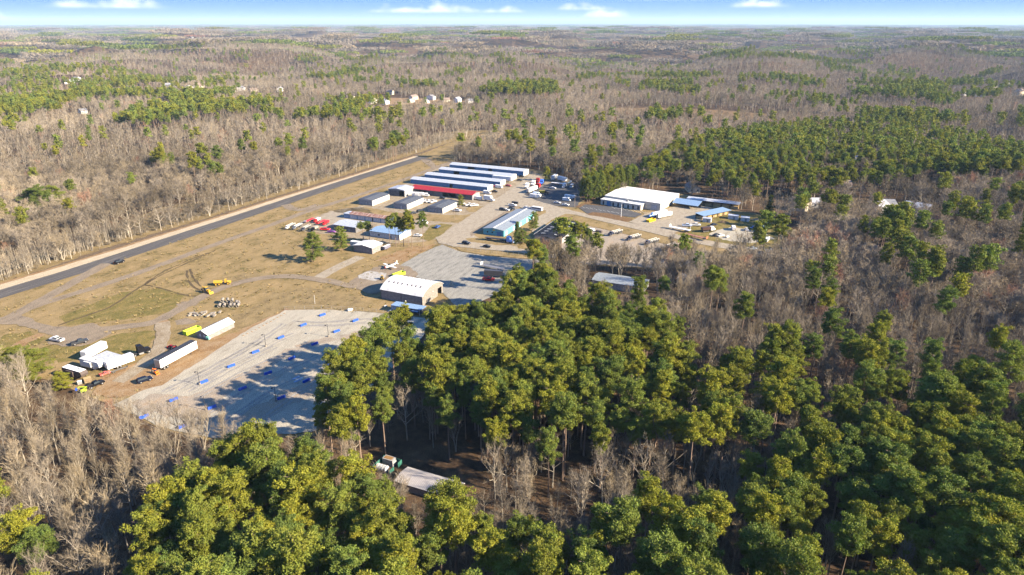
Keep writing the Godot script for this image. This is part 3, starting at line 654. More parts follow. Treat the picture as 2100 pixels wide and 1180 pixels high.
# a leafless broadleaf tree 17 m tall. habit: 0 rounded, 1 upright and narrow, 2 many-stemmed
func bare(seed_: int, lod: int, habit: int) -> Array:
	var r := RandomNumberGenerator.new()
	r.seed = seed_
	var wood := Shape.new()
	var twigs := Shape.new()
	var tall := 17.0
	var stems := 1 if habit < 2 else 3
	var sides: int = [5, 3, 3][lod]
	for st in stems:
		var lean := Vector3(r.randf_range(-1, 1), 0, r.randf_range(-1, 1)) * (1.0 if stems == 1 else 3.2)
		var top: float = tall * (0.86 if habit == 1 else 0.74) * (1.0 if st == 0 else r.randf_range(0.75, 0.95))
		var where := func(t: float) -> Vector3:
			return Vector3(0, top * t, 0) + lean * t * (0.5 + 0.5 * t) + Vector3(sin(t * 6.0 + seed_ + st), 0, cos(t * 5.0 + seed_)) * 0.35 * t
		var steps: int = [6, 3, 2][lod]
		for k in steps:
			var t0 := float(k) / steps
			var t1 := float(k + 1) / steps
			var p0: Vector3 = where.call(t0) if k else Vector3(lean.x * 0.05, -0.5, lean.z * 0.05)
			wood.tube(p0, where.call(t1), lerpf([0.22, 0.16, 0.16][lod], 0.05, t0) , lerpf([0.22, 0.16, 0.16][lod], 0.05, t1) , sides)
		var limbs: int = [[14, 20, 8], [12, 14, 6], [8, 9, 4]][lod][habit]
		var turn := r.randf() * TAU
		for i in limbs:
			var t := float(i) / (limbs - 1)
			turn += 2.4 + r.randf_range(-0.6, 0.6)
			var h := lerpf(0.36 if habit == 0 else 0.34, 0.97, t)
			var steep := lerpf(0.7, 1.8, t) if habit == 0 else lerpf(1.8, 3.0, t)
			var d := Vector3(cos(turn), steep * r.randf_range(0.75, 1.2), sin(turn)).normalized()
			var l: float = tall * [0.36, 0.24, 0.34][habit] * (1.05 - 0.5 * t) * r.randf_range(0.7, 1.15)
			var p0: Vector3 = where.call(h)
			limb(wood, twigs, r, p0, d, l, 0.10 * (1.15 - 0.6 * t), 0, lod)
	return [wood, twigs]

func limb(wood: Shape, twigs: Shape, r: RandomNumberGenerator, p: Vector3, d: Vector3, l: float, w: float, level: int, lod: int) -> void:
	var bend := (d + Vector3(r.randfn(), r.randfn() + 0.9, r.randfn()) * 0.22).normalized()
	var m := p + d * l * 0.5
	var e := m + bend * l * 0.5
	if level == 0:
		wood.tube(p, m, w, w * 0.66, 3)
		wood.tube(m, e, w * 0.66, w * 0.22, 3)
	else:
		twigs.tube(p, e, w, w * 0.35, 3)
	if level == (1 if lod < 2 else 0):
		# sprays of fine twigs: slivers that fan out and up
		var n: int = [5, 7, 13][lod]
		var wide: float = [0.026, 0.036, 0.07][lod]
		for k in n:
			var f := lerpf(0.25, 1.0, float(k) / n)
			var q := p.lerp(m, f * 2.0) if f < 0.5 else m.lerp(e, f * 2.0 - 1.0)
			var t := (bend * 0.9 + Vector3(r.randfn() * 0.62, r.randfn() * 0.4 + 0.35, r.randfn() * 0.62)).normalized()
			var ln: float = r.randf_range(0.9, 2.1) * [1.0, 1.1, 1.45][lod]
			var s := t.cross(Vector3(r.randfn(), r.randfn(), r.randfn())).normalized() * wide
			var kink := q + t * ln * 0.5 + Vector3(r.randfn(), r.randfn(), r.randfn()) * 0.1
			twigs.tri(q - s, q + s, kink + s * 0.7)
			twigs.tri(q - s, kink + s * 0.7, kink - s * 0.7)
			var tip := q + t * ln + Vector3(r.randfn(), r.randfn() + 0.5, r.randfn()) * 0.22
			twigs.tri(kink - s * 0.7, kink + s * 0.7, tip)
			if lod < 2:
				for j in 2:
					var b := q + t * ln * r.randf_range(0.25, 0.9)
					var tb := (t + Vector3(r.randfn(), r.randfn(), r.randfn()) * 0.55).normalized()
					twigs.tri(b - s * 0.8, b + s * 0.8, b + tb * r.randf_range(0.35, 0.95))
		return
	var kids: int = [5, 5, 4][lod]
	for k in kids:
		var f := lerpf(0.22, 1.0, (k + r.randf() * 0.6) / kids)
		var q := p.lerp(m, f * 2.0) if f < 0.5 else m.lerp(e, f * 2.0 - 1.0)
		var dd := (bend + Vector3(r.randfn() * 0.7, r.randfn() * 0.45 + 0.25, r.randfn() * 0.7)).normalized()
		limb(wood, twigs, r, q, dd, l * r.randf_range(0.34, 0.56) * (1.1 - 0.35 * f), w * 0.5, level + 1, lod)

# a young, thin, straight tree of the thicket beside the runway
func sapling(seed_: int) -> Array:
	var r := RandomNumberGenerator.new()
	r.seed = seed_
	var wood := Shape.new()
	var twigs := Shape.new()
	var top := Vector3(r.randfn() * 0.3, 11.0, r.randfn() * 0.3)
	wood.tube(Vector3(0, -0.3, 0), top * 0.5, 0.11, 0.075, 4)
	wood.tube(top * 0.5, top, 0.075, 0.02, 3)
	var turn := 0.0
	for k in 30:
		turn += 2.4 + r.randf()
		var p := top * lerpf(0.42, 0.98, k / 29.0)
		var d := Vector3(cos(turn), r.randf_range(1.4, 3.0), sin(turn)).normalized()
		var l := r.randf_range(0.7, 1.7)
		var s := d.cross(Vector3(r.randfn(), r.randfn(), r.randfn())).normalized() * 0.022
		twigs.tri(p - s, p + s, p + d * l)
		for j in 4:
			var q := p + d * l * r.randf_range(0.2, 0.8)
			var e := (d + Vector3(r.randfn(), r.randfn(), r.randfn()) * 0.4).normalized()
			twigs.tri(q - s * 0.8, q + s * 0.8, q + e * r.randf_range(0.3, 0.8))
	return [wood, twigs]

# one mesh of two surfaces for copies in a mass
func both(pair: Array, a: Material, b: Material) -> ArrayMesh:
	var m := ArrayMesh.new()
	(pair[0] as Shape).add_to(m, a)
	(pair[1] as Shape).add_to(m, b)
	return m

func tree_material(called: String, c: Color, tinted: bool, rough := 0.9, leaf := false) -> StandardMaterial3D:
	var m := StandardMaterial3D.new()
	m.resource_name = called
	m.albedo_color = c.linear_to_srgb()
	m.roughness = rough
	m.metallic_specular = 0.2
	m.vertex_color_use_as_albedo = tinted
	if leaf:
		m.backlight_enabled = true
		m.backlight = Color(0.60, 0.66, 0.22)
	M[called] = m
	return m

var shade := 1.0     # how pale the bark of this part of the woods is
var spots := {"pine": [], "bare": [], "sapling": []}

func in_any(p: Vector2, list: Array) -> bool:
	for o in list:
		if Geometry2D.is_point_in_polygon(p, o):
			return true
	return false

# a tree for the lists: place, height scale, width scale, turn, variant, tint, a phrase on where it stands
func put(kind: String, x: float, z: float, high: float, wide: float, variant: int, tint: Color, where := "") -> void:
	spots[kind].append({"p": Vector3(x, land(x, z), z), "h": high, "w": wide, "a": rng.randf() * TAU, "v": variant, "c": tint, "where": where, "d": Vector2(x, z).length()})

func basis_of(t: Dictionary) -> Transform3D:
	return Transform3D(Basis(Vector3.UP, t.a) * Basis.from_scale(Vector3(t.w, t.h, t.w)), t.p)

# many copies of one mesh in one node
func mass(called: String, mesh: Mesh, list: Array, parent: Node3D) -> void:
	if list.is_empty():
		return
	var mm := MultiMesh.new()
	mm.transform_format = MultiMesh.TRANSFORM_3D
	mm.use_colors = true
	mm.mesh = mesh
	mm.instance_count = list.size()
	for k in list.size():
		mm.set_instance_transform(k, basis_of(list[k]))
		mm.set_instance_color(k, list[k].c)
	var o := MultiMeshInstance3D.new()
	o.name = called
	o.multimesh = mm
	parent.add_child(o, true)

# whether a point is in the camera's view, with a margin (1 = the frame's edge)
func in_view(p: Vector3, margin := 1.0) -> bool:
	var a := atan(546.0 / 1400.0)
	var q := p - Vector3(0, 115, 0)
	var fw := -q.y * sin(a) - q.z * cos(a)
	var up := q.y * cos(a) - q.z * sin(a)
	return fw > 1.0 and absf(q.x) < fw * 0.75 * margin and absf(up) < fw * 0.4214 * margin

func pine_tint() -> Color:
	var g := rng.randf()
	var k := rng.randf_range(0.8, 1.18)
	return Color(lerpf(0.74, 1.2, g) * k, lerpf(0.92, 1.08, g) * k, lerpf(1.2, 0.8, g) * k)

func bare_tint() -> Color:
	var g := rng.randf()
	var k := rng.randf_range(0.66, 1.3) * shade
	if g < 0.025:
		return Color(1.2, 0.8, 0.72) * k
	return Color(lerpf(0.98, 1.04, g) * k, k, lerpf(1.06, 0.86, g) * k)

var near_house := {}     # squares of 12 m kept open about each house and on its side toward the airfield

func make_forest() -> void:
	for q in house_spots():
		var p: Vector2 = q[0]
		var to := -p.normalized()
		for a in range(-9, 73 if p.length() > 750.0 else 14, 6):
			for b in range(-14, 15, 6):
				var c := p + to * a + to.orthogonal() * b
				near_house[Vector2i(floori(c.x / 12.0), floori(c.y / 12.0))] = true
	var bark := tree_material("pine_bark", Color(0.20, 0.145, 0.11), false)
	var needles := tree_material("pine_needles", Color(0.150, 0.163, 0.028), true, 0.75, true)
	var limbs := tree_material("grey_bark", Color(0.26, 0.232, 0.19), false)
	var fine := tree_material("bare_twigs", Color(0.186, 0.156, 0.118), true)
	var young := tree_material("young_bark", Color(0.30, 0.268, 0.215), false)

	# stands: pines (share of pines, spacing) by outline of the crowns
	var stands := [
		[PackedVector2Array([Vector2(48.2, -488.2), Vector2(54.5, -500.7), Vector2(73.9, -510.5), Vector2(93.5, -517.2), Vector2(91.9, -494.4), Vector2(72.7, -470.4), Vector2(51, -449.8), Vector2(48.3, -466.1)]), 1.0, "in the clump beside the truck lot"],
		[PackedVector2Array([Vector2(-223.1, -208.9), Vector2(-147.8, -185), Vector2(-113.9, -171.9), Vector2(-96.8, -162.7), Vector2(-80.1, -157.8), Vector2(-76.4, -148.7), Vector2(-81.4, -140.4), Vector2(-86.4, -129.3), Vector2(-82.1, -114.9), Vector2(-80.7, -96.8), Vector2(-115.9, -80.7)]), 0.0, "in the grey woods below the lot"],
		[PackedVector2Array([Vector2(-53, -158.7), Vector2(-50.2, -173.9), Vector2(-40.2, -188.3), Vector2(-32.2, -206.7), Vector2(-15.8, -228.5), Vector2(-3.7, -243.6), Vector2(8.2, -272.9), Vector2(21.2, -254.6), Vector2(26.6, -230.9), Vector2(45.8, -229.5), Vector2(56.9, -208.7), Vector2(56.6, -188.3), Vector2(49.8, -172.4), Vector2(41.3, -158.7), Vector2(31.1, -151.2), Vector2(16.3, -152.4), Vector2(-1.2, -148.9), Vector2(-18.6, -151.2), Vector2(-30.7, -148.9), Vector2(-42.9, -148.9)]), 0.88, "in the stand beside the gravel lot"],
		[PackedVector2Array([Vector2(-72.9, -133), Vector2(-66.6, -140.1), Vector2(-57, -146.6), Vector2(-45, -138), Vector2(-36, -128.3), Vector2(-25.8, -119.7), Vector2(-16.8, -113.4), Vector2(-12.2, -72.8), Vector2(-68.4, -72.8), Vector2(-70.7, -97.2), Vector2(-77.1, -114.9), Vector2(-72.5, -124.7)]), 1.0, "in the bright stand below the lot"],
		[PackedVector2Array([Vector2(-17.1, -115.7), Vector2(-9.3, -120.5), Vector2(5.1, -118.9), Vector2(12.6, -110.4), Vector2(29.5, -123), Vector2(35.4, -116.5), Vector2(43.5, -132.1), Vector2(50.8, -134), Vector2(63.5, -138), Vector2(77.8, -144.4), Vector2(88.7, -142.2), Vector2(105.6, -151.2), Vector2(125.7, -144.4), Vector2(154, -136), Vector2(111.6, -72.8), Vector2(-12.2, -72.8)]), 0.7, "in the broad stand at the bottom"],
		[PackedVector2Array([Vector2(64, -188.3), Vector2(104.8, -206.7), Vector2(113.4, -191.7), Vector2(154, -184.9), Vector2(170.5, -169.5), Vector2(146, -140.1), Vector2(125.7, -144.4), Vector2(88.7, -142.2), Vector2(58.9, -138), Vector2(43.5, -132.1), Vector2(44.1, -153.7)]), 0.34, "among bare trees between the stands"],
		[PackedVector2Array([Vector2(88.3, -491.9), Vector2(113.7, -550.6), Vector2(188.1, -667.9), Vector2(265.7, -744.1), Vector2(356, -784.5), Vector2(443.7, -784.5), Vector2(450.7, -674.3), Vector2(477.4, -585.1), Vector2(439.6, -535.8), Vector2(307.2, -504.5), Vector2(281.3, -483.2), Vector2(206.8, -439.5), Vector2(183.1, -412.5), Vector2(171.4, -429.7), Vector2(141.9, -457.3), Vector2(118.4, -469.9), Vector2(93.2, -479.8)]), 0.6, "in the dark pine wood behind the lumber yard"],
		[PackedVector2Array([Vector2(-80.4, -665.8), Vector2(-28.3, -806), Vector2(147.2, -806), Vector2(108.9, -561.3), Vector2(47.8, -507.2), Vector2(14.3, -569.3), Vector2(-51.4, -599.2)]), 0.07, "in the bare woods behind the blue hangars"],
		[PackedVector2Array([Vector2(-1162.2, -1624.7), Vector2(-1000.8, -1818.1), Vector2(-756.3, -1400), Vector2(-678.3, -1093.9), Vector2(-764.2, -1055.1)]), 0.32, "in the far pines at the edge of the view"],
		[PackedVector2Array([Vector2(-509.7, -1039.5), Vector2(-466.8, -1091.9), Vector2(-393.6, -930.3), Vector2(-443.8, -913.3)]), 0.9, "in the small clump amid the bare woods"],
		[PackedVector2Array([Vector2(-42.3, -1233.3), Vector2(76.2, -1233.3), Vector2(75.3, -1091.9), Vector2(-29.7, -1076.4)]), 1.0, "in the square plantation far across the marsh"],
	]
	var thicket := PackedVector2Array([Vector2(-272.7, -258.7), Vector2(-244.1, -304.5), Vector2(-225.4, -358.4), Vector2(-195.9, -422.4), Vector2(-171.3, -480.6), Vector2(-139.4, -553.5), Vector2(-90.5, -663.1), Vector2(-62, -731.3), Vector2(-49.6, -783.2), Vector2(-79.1, -747.8), Vector2(-110.9, -679.7), Vector2(-153.7, -615.3), Vector2(-184.4, -520.7), Vector2(-213.4, -448.5), Vector2(-237.9, -375.8), Vector2(-258.7, -325.4), Vector2(-279.6, -266.4)])
	var brush := PackedVector2Array([Vector2(-272.7, -258.7), Vector2(-242.3, -301.9), Vector2(-223.5, -354.9), Vector2(-193.4, -416.6), Vector2(-169.4, -474.7), Vector2(-137.6, -545.9), Vector2(-89.1, -652.5), Vector2(-61.2, -721.6), Vector2(-76.8, -724.8), Vector2(-109.6, -671.3), Vector2(-143.5, -571.4), Vector2(-174.8, -491.2), Vector2(-193, -455.1), Vector2(-229.1, -433.2), Vector2(-237.6, -390.6), Vector2(-233.4, -344.8), Vector2(-248.8, -311.2), Vector2(-275.9, -262.2)])
	var gap := PackedVector2Array([Vector2(-237.6, -390.6), Vector2(-229.1, -433.2), Vector2(-193, -455.1), Vector2(-183.2, -438.2), Vector2(-196.7, -409.8), Vector2(-215, -374.8)])   # the cleared corner of the thicket
	var open_view := PackedVector2Array([Vector2(-60.4, -149.4), Vector2(-53.6, -160.4), Vector2(-50.9, -176.7), Vector2(-41.4, -186.3), Vector2(-33.6, -193.8), Vector2(-27.5, -207), Vector2(-22.5, -224), Vector2(-15.2, -232.5), Vector2(-3.8, -248.9), Vector2(7.3, -277.2), Vector2(25, -380.9), Vector2(-180.3, -380.9), Vector2(-112.9, -190.3)])
	var open_right := PackedVector2Array([Vector2(7.2, -274.2), Vector2(12.1, -266.5), Vector2(19.2, -253.4), Vector2(26.4, -229.5), Vector2(45.5, -227.6), Vector2(56.4, -206.7), Vector2(73.8, -249), Vector2(96, -376.8), Vector2(9.6, -376.8)])
	var hut := [PackedVector2Array([Vector2(-169.5, -212.8), Vector2(-100.7, -212.8), Vector2(-76.1, -157.8), Vector2(-97.4, -164), Vector2(-116.4, -173.8), Vector2(-132.5, -174.7), Vector2(-148.8, -182)]), PackedVector2Array([Vector2(-39, -161), Vector2(-29.6, -166.9), Vector2(-12, -159.4), Vector2(-7.2, -151.2), Vector2(-7.8, -134.5), Vector2(-15, -128.8), Vector2(-25.4, -132.8), Vector2(-39.2, -148.2)]), PackedVector2Array([Vector2(32.7, -308.4), Vector2(67.8, -302.9), Vector2(63.1, -273.7), Vector2(52.4, -260.1), Vector2(31.3, -270.9)]), PackedVector2Array([Vector2(-173.1, -237.9), Vector2(-143.3, -242.3), Vector2(-125.8, -207.2), Vector2(-133.5, -191.1), Vector2(-150.2, -200.5)])]
	var grove := noise(FastNoiseLite.TYPE_SIMPLEX_SMOOTH, 0.0052, 3, 77)
	var grove2 := noise(FastNoiseLite.TYPE_SIMPLEX_SMOOTH, 0.0013, 3, 78)
	# near and middle woods, on a jittered grid; the spacing grows with distance
	var bands := [[60.0, 340.0, 5.2], [340.0, 700.0, 5.8], [700.0, 1300.0, 7.2], [1300.0, 2600.0, 9.5]]
	for band in bands:
		var step: float = band[2]
		var far: float = band[1]
		var nx := int(far / step)
		for iz in range(-int(30.0 / step), nx):
			var z0 := -iz * step
			for ix in range(-nx, nx + 1):
				var x0 := ix * step
				var d0 := sqrt(x0 * x0 + z0 * z0)
				if d0 < band[0] or d0 >= far or absf(x0) > -z0 * 0.92 + 75.0:
					continue
				var x := x0 + rng.randf_range(-0.46, 0.46) * step
				var z := z0 + rng.randf_range(-0.46, 0.46) * step
				var p := Vector2(x, z)
				if d0 < 1300.0 and (in_any(p, cleared) or in_any(p, hut) or Geometry2D.is_point_in_polygon(p, thicket)):
					continue
				var share := -1.0
				var phrase := ""
				if d0 < 1800.0:
					for s in stands:
						if Geometry2D.is_point_in_polygon(p, s[0]):
							share = s[1]
							phrase = s[2]
							break
				if share < 0.0:
					var g := grove.get_noise_2d(x, z) + 0.5 * grove2.get_noise_2d(x, z)
					var lim := 0.46 if d0 < 800.0 else 0.28
					share = (0.06 if x > 0.0 and d0 < 520.0 else 0.02) + 0.94 * smoothstep(lim, lim + 0.16, g)
					phrase = "in the bare woods"
				if d0 < 430.0 and Geometry2D.is_point_in_polygon(p, open_view):
					continue
				if d0 > 380.0 and near_house.has(Vector2i(floori(x / 12.0), floori(z / 12.0))):
					continue
				if share > 0.5 and d0 < 430.0 and Geometry2D.is_point_in_polygon(p, open_right):
					share = 0.0
				shade = clampf(1.0 + 0.9 * grove2.get_noise_2d(x * 3.1 + 300.0, z * 3.1), 0.7, 1.3)
				if rng.randf() < share:
					if share > 0.7 and rng.randf() < 0.13:
						put("bare", x, z, rng.randf_range(0.5, 0.95), rng.randf_range(0.55, 0.9), rng.randi() % 9, bare_tint(), "between the pines")
						continue
					var h := rng.randf_range(0.68, 1.04) * (0.92 if d0 > 700.0 else 1.0)
					if phrase.begins_with("in the clump beside"):
						h *= 0.66
					if phrase.begins_with("in the dark pine wood"):
						h *= 0.8
					put("pine", x, z, h, h * rng.randf_range(0.84, 1.2), [0, 1, 2, 3, 4, 5, 6, 7, 11, 12, 13, 14][rng.randi() % 12], pine_tint(), phrase)
					if d0 < 340.0 and rng.randf() < 0.16:
						put("bare", x + 2.0, z + 1.5, rng.randf_range(0.3, 0.6), rng.randf_range(0.3, 0.55), rng.randi() % 9, bare_tint(), "below the pines")
				else:
					var h := rng.randf_range(0.62, 1.08) * (0.6 if rng.randf() < 0.25 else 1.0)
					if d0 < 300.0:
						h *= 1.1
						put("bare", x, z, h, h * rng.randf_range(0.72, 1.02), [1, 5, 4, 7, 1, 5, 0, 3, 2][rng.randi() % 9], bare_tint(), phrase)
					else:
						put("bare", x, z, h, h * rng.randf_range(0.95, 1.4), rng.randi() % 9, bare_tint(), phrase)
	# the thicket of young trees along the runway
	for k in 75000:
		var p := Vector2(rng.randf_range(-360, 0), rng.randf_range(-740, -225))
		if Geometry2D.is_point_in_polygon(p, thicket) and not Geometry2D.is_point_in_polygon(p, gap):
			put("sapling", p.x, p.y, rng.randf_range(0.55, 0.95) * lerpf(1.0, 0.55, smoothstep(-330.0, -560.0, p.y)), rng.randf_range(0.8, 1.2), rng.randi() % 5, bare_tint(), "in the thicket along the runway")
	for k in 26000:      # low brush along the felled strip
		var p := Vector2(rng.randf_range(-360, 0), rng.randf_range(-740, -225))
		if Geometry2D.is_point_in_polygon(p, brush):
			put("bare", p.x, p.y, rng.randf_range(0.10, 0.3), rng.randf_range(0.2, 0.42), [0, 2, 3, 4][rng.randi() % 4], bare_tint(), "in the brush along the runway")
	lone_trees()

	# meshes: full, middle and far detail
	var pines := []
	var bares := []
	for lod in 3:
		var a := []
		var b := []
		for k in 8:
			a.append(pine(100 + k * 7, lod, 0))
		a.append(pine(300, lod, 1))
		a.append(pine(301, lod, 1))
		a.append(pine(302, lod, 2))
		for k in 4:
			a.append(pine(160 + k * 7, lod, 0))
		for k in 9:
			b.append(bare(500 + k * 7, lod, [0, 1, 0, 0, 2, 1, 0, 2, 0][k]))
		pines.append(a)
		bares.append(b)
	var young_trees := []
	for k in 5:
		young_trees.append(sapling(800 + k))

	# the three hundred trees of each kind that show largest are things of their own
	stand_out("pine", pines[0], bark, needles, "pine_tree", "trunk", "crown")
	stand_out("bare", bares[0], limbs, fine, "bare_tree", "trunk", "crown")
	stand_out("sapling", young_trees, young, fine, "young_tree", "trunk", "crown")

	var named := {"pine": ["pine_woods", "green pines standing close together over the land", "pine woods"], "bare": ["bare_woods", "leafless grey brown woods covering the land to the horizon", "woods"], "sapling": ["thicket", "pale thin young trees crowded along the far side of the runway", "thicket"]}
	for kind in named:
		var n := thing(named[kind][0], named[kind][1], named[kind][2])
		n.set_meta("kind", "stuff")
		for lod in 3:
			var sets: Array = [pines, bares, [young_trees, young_trees, young_trees]][["pine", "bare", "sapling"].find(kind)]
			for v in sets[lod].size():
				var list := []
				for t in spots[kind]:
					var l := 0 if t.d < 300.0 else (1 if t.d < 640.0 else 2)
					if kind == "sapling":
						l = 0
					if l == lod and t.v == v:
						list.append(t)
				var pair: Array = sets[lod][v]
				mass("trees", both(pair, bark if kind == "pine" else (limbs if kind == "bare" else young), needles if kind == "pine" else fine), list, n)
	far_woods(bark, needles, limbs, fine)

func stand_out(kind: String, shapes: Array, wood: Material, leaf: Material, called: String, a: String, b: String) -> void:
	var meshes := []
	for s in shapes:
		meshes.append([(s[0] as Shape).mesh(wood), (s[1] as Shape).mesh()])
	var tints := []
	for k in 6:
		var m: StandardMaterial3D = leaf.duplicate()
		var g := k / 5.0
		var f := Vector3(lerpf(0.76, 1.18, g), lerpf(0.92, 1.08, g), lerpf(1.2, 0.8, g)) * (0.86 + 0.26 * fmod(k * 0.37, 1.0)) if kind == "pine" else Vector3(0.98 + 0.06 * g, 1.0, 1.06 - 0.2 * g) * (0.75 + 0.4 * fmod(k * 0.37, 1.0))
		var c := (leaf as StandardMaterial3D).albedo_color.srgb_to_linear()
		m.albedo_color = lin(c.r * f.x, c.g * f.y, c.b * f.z)
		tints.append(m)
	var order := []
	for t in spots[kind]:
		if in_view(t.p + Vector3(0, t.h * (16.0 if kind == "pine" else 10.0), 0), 1.0):
			order.append(t)
	order.sort_custom(func(p, q): return (p.d if p.where != "alone" else 0.0) < (q.d if q.where != "alone" else 0.0))
	order = order.slice(0, 300)
	# where in its stand each tree is, seen from the camera
	var by_stand := {}
	for t in order:
		if not by_stand.has(t.where):
			by_stand[t.where] = []
		by_stand[t.where].append(t)
	for w in by_stand:
		var list: Array = by_stand[w]
		list.sort_custom(func(p, q): return p.p.x / p.d < q.p.x / q.d)
		for k in list.size():
			list[k].col = k * 5 / list.size()
		list.sort_custom(func(p, q): return p.d < q.d)
		for k in list.size():
			list[k].row = k * 5 / list.size()
	var k := 0
	for t in order:
		t.done = true
		var look := ""
		if kind == "pine":
			look = "tall " if t.h > 0.94 else ("low " if t.h < 0.76 else "")
			look += "broad " if t.w > t.h * 1.08 else ("narrow " if t.w < t.h * 0.92 else "")
			look += "yellow green pine" if k % 6 > 3 else "green pine"
		elif kind == "bare":
			look = ("tall " if t.h > 0.95 else ("small " if t.h < 0.6 else "")) + ("broad " if t.w > t.h * 1.2 else "") + "leafless tree"
		else:
			look = "tall thin young tree" if t.h > 0.8 else "thin young tree"
		var place := "%s %s" % [["front row", "second row", "middle row", "fourth row", "back row"][t.row], ["far left", "left", "centre", "right", "far right"][t.col]]
		var label: String = t.get("label", "%s %s, %s" % [look, t.where, place])
		var o := thing(t.get("called", called), label, "tree", t.p, rad_to_deg(t.a), t.get("group", {"pine": "pines of the stands", "bare": "leafless trees of the woods", "sapling": "young trees by the runway"}[kind]))
		o.scale = Vector3(t.w, t.h, t.w)
		piece(a, meshes[t.v][0], o)
		piece(b, meshes[t.v][1], o).set_surface_override_material(0, tints[k % 6])
		k += 1
	spots[kind] = spots[kind].filter(func(t): return not t.has("done"))

# beyond two and a half kilometres: squares of woodland, each with its own crowns
func far_woods(bark: Material, needles: Material, limbs: Material, fine: Material) -> void:
	var squares := []
	for kind in 2:
		for v in 4:
			var r := RandomNumberGenerator.new()
			r.seed = 900 + kind * 10 + v
			var leaf := Shape.new()
			leaf.use_col = true
			for k in 130:
				var c := Vector3(r.randf_range(-60, 60), 0, r.randf_range(-60, 60))
				var h := r.randf_range(12.0, 19.0) if kind else r.randf_range(16.0, 24.0)
				var rad := r.randf_range(3.0, 5.5)
				var g := r.randf_range(0.75, 1.25)
				leaf.tint = Color(g, g, g)
				for b in 12:
					var d := Vector3(r.randfn(), absf(r.randfn()) * 0.8 + 0.05, r.randfn()).normalized()
					var q := c + Vector3(0, h - rad, 0) + d * rad * Vector3(1, 1.0, 1)
					var nn := (d + Vector3(r.randfn(), r.randfn(), r.randfn()) * 0.35).normalized()
					var x := nn.cross(Vector3(r.randfn(), r.randfn(), r.randfn())).normalized()
					var y := nn.cross(x)
					var sz := rad * r.randf_range(0.45, 0.75)
					if kind:
						leaf.tri(q + x * sz * 1.6, q - x * sz + y * sz * 0.32, q - x * sz - y * sz * 0.32)
					else:
						leaf.tri(q + x * sz, q - x * sz * 0.5 + y * sz * 0.7, q - x * sz * 0.5 - y * sz * 0.7)
			squares.append(leaf.mesh(fine if kind else needles))
	var lists := []
	for k in 8:
		lists.append([])
	var f := noise(FastNoiseLite.TYPE_SIMPLEX_SMOOTH, 0.0019, 4, 78)
	shade = 1.0
	var d := 2540.0
	while d < 24000.0:
		var size := 1.0 if d < 6000.0 else (1.5 if d < 11000.0 else 2.4)
		var across := 112.0 * size
		var n := int(d * 1.9 / across)
		for k in n:
			var a := (k + rng.randf()) / n * 1.9 - 0.95
			var rr := d + rng.randf_range(-0.4, 0.4) * across
			var x := sin(a) * rr
			var z := -cos(a) * rr
			var g := f.get_noise_2d(x, z)
			var kind := 0 if g > 0.17 + rng.randf_range(-0.16, 0.16) else 1
			if rng.randf() < 0.02:
				continue
			lists[kind * 4 + rng.randi() % 4].append({"p": Vector3(x, land(x, z), z), "h": rng.randf_range(0.85, 1.2), "w": size, "a": rng.randf() * TAU, "c": pine_tint() if kind == 0 else bare_tint()})
		d += across * 0.96
	var o := thing("far_woods", "hazy woods of bare trees and pines running to the horizon", "woods")
	o.set_meta("kind", "stuff")
	for k in 8:
		mass("trees", squares[k], lists[k], o)

func lone(kind: String, p: Vector3, high: float, wide: float, variant: int, called: String, label: String) -> void:
	put(kind, p.x, p.z, high, wide, variant, pine_tint() if kind == "pine" else bare_tint(), "alone")
	spots[kind][-1].label = label
	spots[kind][-1].called = called

